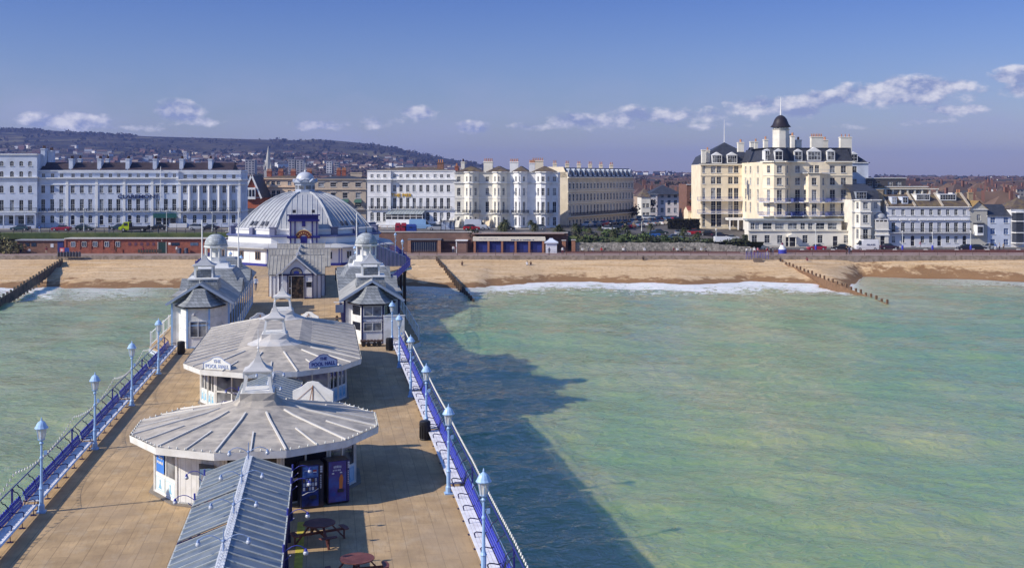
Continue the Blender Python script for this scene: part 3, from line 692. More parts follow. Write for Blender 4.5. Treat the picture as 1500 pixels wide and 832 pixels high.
# bins -----------------------------------------------------------
def litter_bin(u, v, label):
 t = pthing('litter_bin', label, 'bin', u, v, 7, 0, 'black litter bins on the pier')
 b = MB(); b.lathe([(.27, 0), (.29, .04), (.27, .08), (.28, .75), (.31, .78), (.31, .84), (.28, .86)], 14);
 for k in range(14): a = k * math.tau / 14; b.box((.285 * math.cos(a), .285 * math.sin(a), .42), (.03, .03, .62), a)
 b.build('bin_body', BINB, t)
 b = MB(); b.lathe([(.30, .86), (.30, .96), (.24, 1.02), (.1, 1.04)], 14); b.build('lid', BINB, t)
litter_bin(8.42, 60.15, 'black slatted litter bin at the foot of a lamp halfway along the right rail')
litter_bin(8.3, 91.6, 'black litter bin at the right pavilion corner under a lamp')
litter_bin(-8.1, 92.4, 'black litter bin at the end of the left benches beside the left pavilion')

# round kiosks ---------------------------------------------------
FELT = M('weathered_roof_felt', (.41, .37, .31), .8, .26, 1.3, tint=(.29, .265, .235), tsc=1.6, bump=.25, bs=5)
def streaked(m):
 nt = m.node_tree; L = nt.links.new; b = nt.nodes['Principled BSDF']; src = b.inputs['Base Color'].links[0].from_socket
 g = nt.nodes.new('ShaderNodeNewGeometry'); mp = nt.nodes.new('ShaderNodeMapping'); mp.inputs['Scale'].default_value = (.5, 2.2, 1); mp.inputs['Rotation'].default_value = (0, 0, .3); L(g.outputs['Position'], mp.inputs[0])
 n = nt.nodes.new('ShaderNodeTexNoise'); n.inputs['Scale'].default_value = 1.4; n.inputs['Detail'].default_value = 6; L(mp.outputs[0], n.inputs['Vector'])
 k = nt.nodes.new('ShaderNodeMapRange'); k.inputs[1].default_value = .5; k.inputs[2].default_value = .68; k.inputs[4].default_value = .7; L(n.outputs[0], k.inputs[0])
 x = nt.nodes.new('ShaderNodeMix'); x.data_type = 'RGBA'; L(k.outputs[0], x.inputs['Factor']); L(src, x.inputs['A']); x.inputs['B'].default_value = (.55, .49, .40, 1); L(x.outputs['Result'], b.inputs['Base Color'])
streaked(FELT)
KW = M('kiosk_white_paint', (.78, .77, .73), .5, .06, 1.2, tint=(.68, .66, .60), tsc=2)
KPAN = M('pale_panel', (.76, .80, .74), .5, .05); KBLUE = M('stencil_blue', (.24, .50, .68), .5, .1)
KPANB = M('sky_blue_panel', (.42, .60, .74), .5, .05); KLINE = M('panel_line_blue', (.18, .42, .60), .5, .05)
CREAMBATTEN = M('pale_batten', (.66, .63, .57), .6, .1)
def ring(poly, z): return [(p[0], p[1], z) for p in poly]
def scale_poly(poly, c, f): return [(c[0] + (p[0] - c[0]) * f, c[1] + (p[1] - c[1]) * f) for p in poly]
def emblem(mb, cx, cz, s, y, m):
 """fairy-like lighthouse stencil: a flared figure"""
 pts = [(-.5, -.6), (-.35, -.35), (-.15, 0), (-.12, .25), (-.2, .4), (0, .62), (.2, .4), (.12, .25), (.15, 0), (.35, -.35), (.5, -.6), (.12, -.5), (0, -.62), (-.12, -.5)]
 mb.loft([[(cx + a * s, y, cz + c * s) for a, c in pts], [(cx + a * s, y - .01, cz + c * s) for a, c in pts]], m, True, False)
def kiosk_wall(t, A, B, kind, H, blue=False):
 """one wall panel from A to B (left to right seen from outside), local coords of t"""
 A, B = Vector((*A, 0)), Vector((*B, 0)); L = (B - A).length; rz = math.atan2(B.y - A.y, B.x - A.x)
 b = MB()
 b.b2(0, L, 0, .1, 0, .95 if kind == 'win' else H)                        # dado
 if kind == 'win':
  b.b2(0, .1, 0, .1, .95, H); b.b2(L - .1, L, 0, .1, .95, H); b.b2(.1, L - .1, 0, .1, 2.15, H); b.b2(L / 2 - .04, L / 2 + .04, 0, .1, .95, 2.15)
 b.b2(-.05, .05, -.05, .05, 0, H);
 b.b2(.0, L, -.03, .0, .02, .12)
 w = b.build('wall_panel', KW, t, A, rz)
 if kind == 'win':
  gl = MB(); gl.b2(.1, L / 2 - .04, .045, .055, .95, 2.15); gl.b2(L / 2 + .04, L - .1, .045, .055, .95, 2.15); gl.build('window', GLS, t, A, rz)
  for k in range(2):
   e = MB(); x0, x1 = (.14, L / 2 - .05) if k == 0 else (L / 2 + .05, L - .14)
   e.b2(x0, x1, -.025, -.001, .16, .86, 0)
   for q in ((x0 + .05, x1 - .05, .22, .235), (x0 + .05, x1 - .05, .785, .80)): e.b2(q[0], q[1], -.032, -.024, q[2], q[3], 1)
   for q in (x0 + .05, x1 - .065): e.b2(q, q + .015, -.032, -.024, .235, .785, 1)
   emblem(e, (x0 + x1) / 2, .50, .36, -.025, 1)
   e.build('painted_panel', [KPANB if blue else KPAN, KLINE if blue else KBLUE], t, A, rz)
 if kind == 'door':
  e = MB(); e.b2(.15, L - .15, -.03, -.001, .05, 2.1, 0); e.build('door', KW, t, A, rz)
  n = MB();
  for k in range(7): n.b2(.2 + k * (L - .4) / 7, .2 + k * (L - .4) / 7 + .012, -.036, -.03, .1, 2.05)
  n.build('board_joints', M('joint_grey', (.5, .5, .48), .7, .1), t, A, rz)
 if kind == 'glassdoor':
  e = MB(); e.b2(.12, L / 2 - .03, -.02, -.005, .1, 2.1, 0); e.b2(L / 2 + .03, L - .12, -.02, -.005, .1, 2.1, 0); d = e.build('door', GLS, t, A, rz)
  f = MB(); f.b2(.08, L - .08, -.05, -.0, 1.02, 1.12)
  for q in (.08, L / 2 - .04, L - .16): f.b2(q, q + .08, -.05, -.0, .05, 2.15)
  f.build('frame', KW, d, (0, 0, 0), 0)
def cupola(t, x, y, z, name='cupola'):
 """open square belfry on a flared base; origin local"""
 c = MB(); s = .84
 c.b2(x - s, x + s, y - s, y + s, z, z + .1); c.b2(x - s + .07, x + s - .07, y - s + .07, y + s - .07, z + .1, z + .2)
 for a in (-1, 1):
  for q in (-1, 1): c.loft([[(x + a * .68 + i, y + q * .68 + j, z + .2) for i, j in ((-.07, -.07), (.07, -.07), (.07, .07), (-.07, .07))], [(x + a * .56 + i, y + q * .56 + j, z + 1.12) for i, j in ((-.06, -.06), (.06, -.06), (.06, .06), (-.06, .06))]], 0, True, True)
 for a in (-1, 1):                                     # arched heads
  for k in range(6):
   f0, f1 = k / 6, (k + 1) / 6
   for ax in (0, 1):
    h0 = .16 * (abs(f0 - .5) * 2) ** 2 + .03; h1 = .16 * (abs(f1 - .5) * 2) ** 2 + .03
    P = []
    for f, h in ((f0, h0), (f1, h1)):
     q = -.56 + 1.12 * f
     if ax == 0: P.append([(x + q, y + a * .57 - .03, z + 1.1 - h), (x + q, y + a * .57 + .03, z + 1.1 - h), (x + q, y + a * .57 + .03, z + 1.12), (x + q, y + a * .57 - .03, z + 1.12)])
     else: P.append([(x + a * .57 - .03, y + q, z + 1.1 - h), (x + a * .57 + .03, y + q, z + 1.1 - h), (x + a * .57 + .03, y + q, z + 1.12), (x + a * .57 - .03, y + q, z + 1.12)])
    c.loft(P, 0, True, True)
 cu = c.build('cupola', KW, t)
 r = MB(); r.b2(x - .72, x + .72, y - .72, y + .72, z + 1.12, z + 1.2)
 def sq(h, zz): return [(x - h, y - h, zz), (x + h, y - h, zz), (x + h, y + h, zz), (x - h, y + h, zz)]
 r.loft([sq(.72, z + 1.2), sq(.42, z + 1.35), sq(.22, z + 1.6), sq(.1, z + 1.9), sq(.04, z + 2.15)]); r.build('cupola_roof', LEADP, cu)
 f = MB(); f.lathe([(.03, 2.1), (.025, 2.25), (.07, 2.31), (.02, 2.38), (.012, 3.3)], 8, (x, y, z)); f.build('finial', WHITE, cu)
 cu.scale = (.9, .9, .88); cu.location = (x * .1, y * .1, z * .12 - .05)
LEADP = M('pale_lead', (.52, .51, .49), .55, .12, 1.2, tint=(.62, .58, .52), tsc=1.5)
def polar12(R, c=(0, 0), a0=15): return [(c[0] + R * math.sin(rad(a0 + 30 * k)), c[1] - R * math.cos(rad(a0 + 30 * k))) for k in range(12)]
# kiosk 1
k1 = pthing('round_kiosk', 'nearest round white kiosk with wide twelve sided grey roof and open belfry', 'kiosk', .1, 53.3)
R1, EZ = 5.6, 2.62
ev = polar12(R1); wl = polar12(4.57)
def neck(f, z): return ring([(p[0] * f, p[1] * f) for p in ev], z)
def sqring(h, z):                                  # 12-point ring of a square
 out = []
 for k in range(12):
  a = rad(15 + 30 * k); dx, dy = math.sin(a), -math.cos(a); m = max(abs(dx), abs(dy)); out.append((dx / m * h, dy / m * h, z))
 return out
b = MB(); b.loft([neck(1, EZ), neck(.42, EZ + .66), neck(.3, EZ + .86)], cap=False)
b.loft([neck(.3, EZ + .86)] + [[tuple(Vector(p) * (1 - f) + Vector(q) * f) for p, q in zip(neck(g, 0), sqring(.78, 0))] and [(p[0] * (1 - f) + q[0] * f, p[1] * (1 - f) + q[1] * f, zz) for p, q in zip(neck(g, 0), sqring(.78, 0))] for g, f, zz in ((.235, .3, EZ + 1.0), (.18, .7, EZ + 1.22), (.15, 1, EZ + 1.55))], cap=True)
rf1 = b.build('roof', FELT, k1)
b = MB(); b.loft([ring([(p[0] * 1.006, p[1] * 1.006) for p in ev], EZ - .3), ring([(p[0] * 1.012, p[1] * 1.012) for p in ev], EZ + .015)], cap=False)
b.loft([ring([(p[0] * .985, p[1] * .985) for p in ev], EZ - .3), ring([(p[0] * 1.006, p[1] * 1.006) for p in ev], EZ - .3)], cap=False)
b.build('fascia', KW, k1)
b = MB(); b.loft([ring(ev, EZ - .28), ring([(p[0] * .7, p[1] * .7) for p in ev], EZ - .27)], cap=True); b.build('soffit', KW, k1)
b = MB()
for k in range(12):
 e0, e1 = Vector((*ev[k], EZ)), Vector((*ev[(k + 1) % 12], EZ)); mid = (e0 + e1) / 2
 def sl(p, f):                                         # point up the slope
  z = EZ + .66 * (1 - f) / .58 if f >= .42 else EZ + .66 + .2 * (.42 - f) / .12
  return (p.x * f, p.y * f, z + .035)
 b.bar(sl(e0, .995), sl(e0, .42), .07, .07); b.bar(sl(e0, .42), sl(e0, .31), .07, .07)
 b.bar(sl(mid, .99), sl(mid, .66), .06, .06)
b.build('roof_battens', CREAMBATTEN, k1)
# panels are listed anticlockwise seen from above, starting at the front right
for k in range(12):
 A, B = wl[k], wl[(k + 1) % 12]
 kd = 'win'
 if k in (11,): kd = 'glassdoor'
 if k in (0,): kd = 'glassdoor'
 if k == 10: kd = 'door'
 kiosk_wall(k1, A, B, kd, EZ - .28, blue=(k in (1, 2, 3)))
b = MB(); b.prism([(p[0] * 1.06, p[1] * 1.06) for p in wl], 0, .05); b.build('plinth', M('plinth_grey', (.22, .19, .16), .9, .2), k1)
cupola(k1, 0, 0, EZ + 1.52)
for k in range(12):
 a_, b_ = Vector((*ev[k], EZ + .06)), Vector((*ev[(k + 1) % 12], EZ + .06))
 for j in range(7):
  p = a_.lerp(b_, (j + .5) / 7); o = inst('bulb', bulbm, k1, (p.x * 1.0, p.y * 1.0, p.z))
 # 84 roof edge bulbs
# kiosk 2: the pool hall
k2 = pthing('pool_hall', 'long white pool hall with grey roof, two belfries and rounded ends', 'hall', 0, 79.4)
def stad(R, hl, f=1.0):
 """outline with pointed-round ends: front at -hl-R"""
 pts = [(1.55, -hl - R), (4.1, -hl - R * .72), (5.35, -hl - R * .30), (5.35, hl + R * .30), (4.1, hl + R * .72), (1.55, hl + R), (-1.55, hl + R), (-4.1, hl + R * .72), (-5.35, hl + R * .30), (-5.35, -hl - R * .30), (-4.1, -hl - R * .72), (-1.55, -hl - R)]
 return [(x * f, (y + (hl if y < 0 else -hl)) * f + (-hl if y < 0 else hl)) for x, y in pts]
HL, RR = 6.4, 5.8
ev2 = stad(RR, HL);
b = MB()
b.loft([ring(ev2, EZ), ring(stad(RR, HL, .42), EZ + .66), ring(stad(RR, HL, .28), EZ + .9)], cap=True)
rf2 = b.build('roof', FELT, k2)
b = MB(); b.loft([ring(stad(RR, HL, 1.004), EZ - .3), ring(stad(RR, HL, 1.012), EZ + .015)], cap=False); b.build('fascia', KW, k2)
b = MB(); b.loft([ring(ev2, EZ - .28), ring(stad(RR, HL, .7), EZ - .27)], cap=True); b.build('soffit', KW, k2)
b = MB()
m4 = stad(RR, HL, .42)
for k in range(12):
 p0, p1 = Vector((*ev2[k], EZ + .035)), Vector((*m4[k], EZ + .695)); b.bar(p0, p1, .07, .07)
 n0, n1 = Vector((*ev2[(k + 1) % 12], EZ + .035)), Vector((*m4[(k + 1) % 12], EZ + .695))
 if k in (2, 8):
  for j in range(1, 10): b.bar(p0.lerp(n0, j / 10), p1.lerp(n1, j / 10), .05, .045)
 else:
  q0, q1 = (p0 + n0) / 2, (p1 + n1) / 2; b.bar(q0, q0.lerp(q1, .5), .06, .06)
b.build('roof_battens', CREAMBATTEN, k2)
for yy in (-HL, HL):
 def nk(f, z): return ring([(p[0], p[1] + (yy + HL if yy < 0 else 0)) for p in [(q[0], q[1]) for q in polar12(f, (0, yy))]], z)
 b = MB(); b.loft([nk(1.75, EZ + .86), nk(1.4, EZ + 1.0)] + [[(p[0] * (1 - f) + q[0] * f, p[1] * (1 - f) + (q[1] + yy) * f, zz) for p, q in zip(nk(g, 0), sqring(.78, 0))] for g, f, zz in ((1.1, .6, EZ + 1.22), (.9, 1, EZ + 1.55))], cap=True)
 b.build('roof_neck', LEADP, k2); cupola(k2, 0, yy, EZ + 1.52)
w2 = [(p[0] * .835, p[1] * .865 + (0)) for p in ev2]
knd = {11: 'glassdoor', 0: 'glassdoor', 10: 'glassdoor', 1: 'glassdoor', 9: 'win'}
for k in range(12):
 A, B = w2[k], w2[(k + 1) % 12]
 if k in (2, 8):
  for j in range(6):
   a_ = Vector(A).lerp(Vector(B), j / 6); c_ = Vector(A).lerp(Vector(B), (j + 1) / 6); kiosk_wall(k2, a_, c_, 'win', EZ - .28, blue=(k == 2))
 elif k in (1, 9, 4, 6):
  m_ = Vector(A).lerp(Vector(B), .5)
  kiosk_wall(k2, A, m_, 'win' if k != 9 else 'win', EZ - .28, blue=(k == 1)); kiosk_wall(k2, m_, B, 'glassdoor' if k in (9,) and False else 'win', EZ - .28, blue=(k == 1))
 else: kiosk_wall(k2, A, B, knd.get(k, 'win'), EZ - .28, blue=(k == 1))
b = MB(); b.prism([(p[0] * 1.04, p[1] * 1.04) for p in w2], 0, .05); b.build('plinth', MATS['plinth_grey'], k2)
# boards on the roof edge -----------------------------------------
def gable_board(u, v, z, rz, label, front_mat, txt=None, txtmat=None, w=1.85, h=.8, back=True, group=None):
 t = pthing('sign_board', label, 'sign', u, v, z, rz, group)
 pts = [(-w / 2, 0), (w / 2, 0), (w / 2, h * .5), (w * .28, h * .72), (w * .14, h * .95), (0, h), (-w * .14, h * .95), (-w * .28, h * .72), (-w / 2, h * .5)]
 b = MB(); b.loft([[(x, 0, zz) for x, zz in pts], [(x, .04, zz) for x, zz in pts]], 0, True, True); b.build('board', front_mat, t)
 b = MB()
 for (x0, z0), (x1, z1) in zip(pts, pts[1:] + pts[:1]): b.bar((x0, -.012, z0), (x1, -.012, z1), .03, .035)
 b.build('edging', txtmat or WHITE, t)
 if txt:
  inst('lettering', text_mesh(txt[0], .26, .008, txtmat, extra=1.0), t, (0, -.022, h * .66)); inst('lettering', text_mesh(txt[1], .30, .008, txtmat), t, (0, -.022, h * .28))
 b = MB(); b.tube([(0, .05, h * .8), (0, .05, 0)], .022, 5); b.tube([(0, .05, h * .8), (0, .8, .1)], .022, 5); b.tube([(0, .05, h * .75), (w * .4, .06, .05)], .01, 4); b.build('strut', M('rusty_strut', (.25, .12, .06), .8, .2), t)
 return t
NAVY = M('sign_navy', (.03, .05, .28), .5, .05); SIGNP = M('sign_pale_lilac', (.62, .66, .82), .5, .04)
gable_board(-3.15, 68.5, 7 + EZ, rad(-28), 'white gabled board reading THE POOL HALL on the left roof edge', M('sign_white', (.80, .80, .74), .5, .03), ('THE', 'POOL HALL'), M('faded_blue_letter', (.42, .48, .66), .5, .05))
gable_board(3.05, 68.4, 7 + EZ, rad(28), 'lilac gabled board reading THE POOL HALL in navy on the right roof edge', SIGNP, ('THE', 'POOL HALL'), NAVY)
gable_board(2.55, 58.0, 7 + EZ + .05, rad(180 - 12), 'large blank white gabled board seen from behind, propped on the near kiosk roof', KW, w=2.05, h=1.0)
gable_board(1.9, 90.6, 7 + EZ, rad(180 - 20), 'white gabled board seen from behind, right of the rear belfry', KW, w=1.6, h=.75)
gable_board(-1.9, 90.6, 7 + EZ, rad(180 + 20), 'white gabled board seen from behind, left of the rear belfry', KW, w=1.6, h=.75)
# signs and poster on kiosk 1's left window
pq = wl[9]; pr_ = wl[10]
def on_wall(k, f, z, out):       # point on kiosk-1 wall panel k
 A, B = Vector(wl[k]), Vector(wl[(k + 1) % 12]); p = A.lerp(B, f); n = Vector(((B - A).y, -(B - A).x)).normalized(); return p + n * out, math.atan2((B - A).y, (B - A).x)
p, rz = on_wall(9, .27, 0, .02)
t = pthing('window_poster', 'blue and white poster in the left window of the nearest kiosk', 'poster', p.x + .1, p.y + 53.3, 7 + 1.0, rz)
b = MB(); b.b2(-.42, .42, -.012, 0, 0, 1.08, 0); b.b2(-.36, .36, -.018, -.012, .86, 1.02, 1); b.build('poster_sheet', [M('poster_blue', (.06, .22, .66), .4, .1), WHITE], t)
inst('faint_lettering', marks(.66, .13, 7, WHITE, 2), t, (0, -.02, .66)); inst('faint_lettering', marks(.66, .13, 8, WHITE, 3), t, (0, -.02, .44))
# vending machines --------------------------------------------------
def vending(u, v, rz, label, kind):
 t = pthing('vending_machine', label, 'vending machine', u, v, 7, rz)
 b = MB(); b.b2(-.48, .48, 0, .78, .06, 1.86); b.b2(-.46, .46, .03, .75, 0, .06); b.build('cabinet', M('machine_black', (.012, .014, .03), .3, .1, spec=.5), t)
 if kind == 'a':
  fb = M('machine_front_blue', (.02, .045, .22), .25, .35, 1.5, tint=(.01, .012, .06), tsc=2.5, spec=.5)
  b = MB(); b.b2(-.44, .26, -.035, 0, .1, 1.83); b.build('front_panel', fb, t)
  b = MB(); b.b2(-.42, .24, -.045, -.036, 1.32, 1.78); b.build('header_panel', M('header_light_blue', (.10, .22, .48), .3, .4, 3, tint=(.03, .08, .3), tsc=4), t)
  inst('faint_lettering', marks(.3, .06, 6, M('silver_letter', (.5, .52, .6), .3, .05), 4), t, (-.2, -.05, 1.62)); b = MB(); b.b2(.02, .17, -.052, -.045, 1.56, 1.64, 0); b.b2(.02, .17, -.053, -.045, 1.52, 1.56, 1); b.b2(.03, .16, -.052, -.045, 1.46, 1.52, 2); b.build('round_emblem', [M('emblem_red', (.35, .05, .05), .4), WHITE, M('emblem_blue', (.02, .04, .25), .4)], t)
  b = MB()
  for r in range(3):
   for c in range(5): b.b2(-.4 + c * .125, -.4 + c * .125 + .085, -.045, -.036, .78 + r * .18, .78 + r * .18 + .14, (r * 5 + c) % 3)
  b.build('product_window', [WHITE, M('can_brown', (.12, .07, .05), .4, .2), M('can_grey', (.35, .38, .42), .4, .2)], t)
  b = MB(); b.tube([(-.43, -.04, .6), (-.2, -.045, .70), (.05, -.045, .72), (.25, -.04, .83)], .014, 5); b.build('swoosh', WHITE, t)
  sx = .29
 else:
  fb = M('machine_front_indigo', (.035, .03, .20), .25, .35, 1.6, tint=(.02, .08, .35), tsc=2.0, spec=.5)
  b = MB(); b.b2(-.44, .34, -.035, 0, .1, 1.83); b.build('front_panel', fb, t)
  b = MB(); b.loft([[(.02, -.046, .66), (.16, -.046, .66), (.20, -.046, 1.12), (.15, -.046, 1.26), (.09, -.046, 1.26), (.02, -.046, 1.1)], [(.02, -.036, .66), (.16, -.036, .66), (.20, -.036, 1.12), (.15, -.036, 1.26), (.09, -.036, 1.26), (.02, -.036, 1.1)]], 0, True, True); b.build('printed_bottle', M('orange_print', (.62, .20, .05), .4, .1), t)
  inst('faint_lettering', marks(.36, .12, 5, MATS['silver_letter'], 6), t, (-.05, -.04, 1.6)); inst('faint_lettering', marks(.42, .1, 6, MATS['silver_letter'], 7), t, (-.05, -.04, 1.46))
  for x, z in ((-.25, 1.3), (.1, 1.32)):
   c = MB(); c.b2(x - .05, x + .05, -.042, -.036, z, z + .05); c.build('label_patch', WHITE, t)
  sx = .37
 b = MB(); b.b2(-.12, .16, -.05, -.034, .42, .56) if kind == 'a' else b.b2(-.05, .22, -.05, -.034, .5, .64); b.build('delivery_slot', IRON, t)
 b = MB(); b.b2(sx, .47, -.04, 0, .1, 1.83); b.build('control_strip', MATS['machine_black'] if kind == 'a' else M('strip_indigo', (.03, .025, .14), .3, .1), t)
 b = MB(); b.lathe([(.07, 0), (.07, .01)], 12, (0, 0, 0))
 b = MB()
 for j in range(11): b.b2(sx + .03, sx + .03 + (.1 if j < 3 else .06) * (1 if kind == 'a' else .8), -.05, -.041, 1.7 - j * .1 if j < 3 else 1.36 - (j - 3) * .075, 1.78 - j * .1 if j < 3 else 1.40 - (j - 3) * .075)
 b.build('buttons', M('button_grey', (.55, .56, .6), .4, .1), t)
 return t
vending(2.62, 48.45, rad(12), 'dark blue drinks machine with product window, left of the pair by the kiosk', 'a')
vending(3.72, 48.95, rad(16), 'indigo vending machine with orange bottle print, right of the pair', 'b')
t = pthing('vending_machine', 'narrow machine with colourful side beside the kiosk\'s white door, left of the canopy', 'vending machine', -1.72, 48.55, 7, rad(8))
b = MB(); b.b2(-.3, .3, 0, .9, 0, 1.85); b.build('cabinet', MATS['machine_black'], t)
b = MB(); b.b2(-.29, .29, -.03, 0, .05, 1.83, 0)
for i, (x, z, w, h, c) in enumerate(((-.25, 1.0, .16, .6, 2), (.0, .9, .2, .7, 1), (-.1, .3, .3, .4, 3), (.12, .2, .15, .5, 1), (-.27, .1, .15, .3, 2))): b.b2(x, x + w, -.036, -.03, z, z + h, c)
b.build('printed_side', [M('print_pale_blue', (.35, .55, .7), .4, .1), M('print_orange', (.75, .35, .05), .4, .1), M('print_white', (.75, .75, .7), .4, .1), M('print_red', (.55, .06, .08), .4, .1)], t)

# glazed canopies ---------------------------------------------------
SHEET = M('grey_blue_sheeting', (.12, .15, .18), .35, .35, 1.6, tint=(.20, .225, .24), tsc=1.1, spec=.5)
SHEETB = M('pale_sheet_batten', (.52, .54, .50), .5, .15, 2)
def globe_arm(mb_arm, mb_glob, x, y, z, sgn, L=.75, drop=.0):
 pts = [(x, y, z)] + [(x + sgn * L * f, y, z + .26 * math.sin(f * math.pi * .8) - .06 * f) for f in (.2, .4, .6, .8, 1)]
 mb_arm.tube(pts, .016, 5)
 ex, ez = pts[-1][0], pts[-1][2]
 mb_arm.lathe([(.03, 0), (.05, -.05), (.06, -.09)], 8, (ex, y, ez + .02))
 mb_glob.lathe([(.045, -.07), (.08, -.12), (.085, -.17), (.06, -.21), (.02, -.23)], 10, (ex, y, ez + .02))
GLOBE = M('lamp_globe', (.50, .53, .58), .15, .04, spec=.5)
def canopy(v0, v1, u0, label, hw, ze, zr, gaps=(), lamps=(), side=((), ())):
 t = pthing('glazed_canopy', label, 'canopy', u0, v0, 7)
 L = v1 - v0
 for s in (-1, 1):
  segsV = []; cur = 0.
  if s < 0:
   for g0, g1 in gaps: segsV.append((cur, g0)); cur = g1
  segsV.append((cur, L))
  for k, (a, c) in enumerate(segsV):
   dz = .0
   b = MB(); b.loft([[(s * .09, a, zr + dz), (s * hw, a, ze + dz), (s * hw, a, ze - .03 + dz), (s * .09, a, zr - .03 + dz)], [(s * .09, c, zr + dz), (s * hw, c, ze + dz), (s * hw, c, ze - .03 + dz), (s * .09, c, zr - .03 + dz)]], 0, True, True)
   rp = b.build('roof_sheet', SHEET, t)
   b = MB(); m = max(2, int(round((c - a) / .66)))
   for j in range(m + 1):
    y = a + (c - a) * j / m; y = min(max(y, a + .03), c - .03)
    b.bar((s * .10, y, zr + .012 + dz), (s * (hw + .02), y, ze + .012 + dz), .035, .035)
   b.bar((s * hw, a, ze - .02), (s * hw, c, ze - .02), .06, .05)
   b.build('glazing_bars', SHEETB, rp)
 b = MB(); b.b2(-.13, .13, 0, L, zr - .05, zr + .03)
 for j in range(int(L / .28)):                        # cresting and clips along the ridge
  y = .1 + j * .28
  b.tube([(-.1, y, zr + .02), (-.05, y + .07, zr + .16), (0, y + .14, zr + .05), (.05, y + .07, zr + .16), (.1, y, zr + .02)], .014, 4)
 b.build('ridge_cresting', M('cresting_pale', (.62, .64, .66), .5, .2, 3), t)
 b = MB(); b.bar((-hw, 0, ze - .1), (-hw, L, ze - .1), .08, .14); b.bar((hw, 0, ze - .1), (hw, L, ze - .1), .08, .14)
 for y in frange(.3, L - .3, 2.9): b.bar((-hw, y, ze - .08), (0, y, zr - .08), .06, .08); b.bar((hw, y, ze - .08), (0, y, zr - .08), .06, .08)
 b.build('frame', BLUED, t)
 pb = MB(); pb.lathe([(.09, 0), (.09, .3), (.06, .36), (.05, ze - .1)], 8); pm_ = pb.mesh('post', BLUED)
 for y in frange(.3, L - .3, 2.9):
  for s in (-1, 1): inst('post', pm_, t, (s * (hw - .05), y, 0))
 for y in lamps:
  a, g = MB(), MB(); a.tube([(0, y, zr), (0, y, zr + .72)], [.035, .012], 6); a.lathe([(.05, .3), (.07, .34), (.05, .38)], 8, (0, y, zr))
  globe_arm(a, g, 0, y, zr + .3, -1); globe_arm(a, g, 0, y, zr + .3, 1); lo = a.build('ridge_light', M('light_arm_blue', (.24, .33, .52), .4, .1), t); g.build('globe', GLOBE, lo, smooth=True)
 for s, ys_ in ((-1, side[0]), (1, side[1])):
  for y in ys_:
   a, g = MB(), MB(); a.tube([(s * hw, y, ze - .45), (s * (hw + .02), y, ze + .25)], .04, 6); a.tube([(s * hw, y, ze - .3), (s * (hw + .25), y, ze - .1)], .015, 4)
   globe_arm(a, g, s * hw, y, ze - .02, s, .72); lo = a.build('side_light', M('light_arm_navy', (.05, .06, .32), .4, .1), t); g.build('globe', GLOBE, lo, smooth=True)
 return t
canopy(24, 47.2, .1, 'long blue grey ribbed canopy with twin-armed lights leading to the nearest kiosk', 1.72, 2.0, 2.6, gaps=((14, 14.45), (18.1, 18.45), (20.4, 20.65)), lamps=(7.4, 11.3, 15.2, 18.9, 22.6), side=((19.3, 22.8), (8.8, 12.8, 16.8, 21.0, 23.0)))
canopy(58.2, 67.5, .1, 'short ribbed canopy between the nearest kiosk and the pool hall', 1.72, 2.0, 2.55, lamps=(2.5, 6.8), side=((3, 6.8), (3, 6.8)))
# picnic tables -------------------------------------------------------
WOODR = M('red_brown_stain', (.13, .045, .038), .55, .25, 2.5, tint=(.19, .07, .055), tsc=3)
def picnic(u, v, rz, label):
 t = pthing('picnic_table', label, 'picnic table', u, v, 7, rz, 'picnic tables on the pier'); t.scale = (.9, .9, 1)
 for k in range(8):
  y0 = -.66 + k * .165; y1 = y0 + .155; b = MB()
  def hw(y): return math.sqrt(max(0, .67 ** 2 - min(abs(y), .66) ** 2))
  x0, x1 = max(hw(y0), .08), max(hw(y1), .08)
  b.prism([(-x0, y0), (x0, y0), (x1, y1), (-x1, y1)], .72, .755); b.build('table_board', WOODR, t)
 for k in range(4):
  a = k * math.pi / 2; c, s = math.cos(a), math.sin(a); b = MB()
  w, l = .24, .78
  pts = [(1.02 - .03, -l / 2), (1.02 + w - .06, -l / 2 + .05), (1.02 + w, 0), (1.02 + w - .06, l / 2 - .05), (1.02 - .03, l / 2)]
  b.prism([(x * c - y * s, x * s + y * c) for x, y in pts], .42, .455); b.build('seat', WOODR, t)
  b = MB(); b.bar((1.14 * c, 1.14 * s, 0), (.42 * c, .42 * s, .72), .09, .05); b.bar((1.1 * c, 1.1 * s, 0), (1.1 * c, 1.1 * s, .42), .05, .08); b.build('leg', WOODR, t)
 b = MB(); b.bar((-1.15, 0, .38), (1.15, 0, .38), .05, .09); b.bar((0, -1.15, .38), (0, 1.15, .38), .05, .09); b.bar((-.5, 0, .69), (.5, 0, .69), .05, .07); b.build('frame', WOODR, t)
picnic(2.95, 43.9, rad(20), 'round red-brown picnic table with four attached seats beside the canopy')
picnic(4.25, 39.6, rad(5), 'round red-brown picnic table cut off by the bottom edge of the photo')
t = pthing('cable_drum_trolley', 'low dark trolley with wheels in front of the right pavilion', 'trolley', 6.95, 94.2, 7)
b = MB(); b.b2(-.9, .9, -.35, .35, .38, .46)
for k in range(7): b.b2(-.9 + k * .28, -.72 + k * .28, -.4, .4, .46, .5)
b.build('platform', M('trolley_brown', (.08, .05, .04), .7, .2), t)
wm = MB(); wm.lathe([(.0, -.04), (.19, -.04), (.19, .04), (.0, .04)], 12); wmm = wm.mesh('wheel', BINB); wmm.transform(Matrix.Rotation(rad(90), 4, 'X'))
for x in (-.65, -.25, .25, .65): inst('wheel', wmm, t, (x, -.33, .19))
for x in (-.65, .65): inst('wheel', wmm, t, (x, .33, .19))
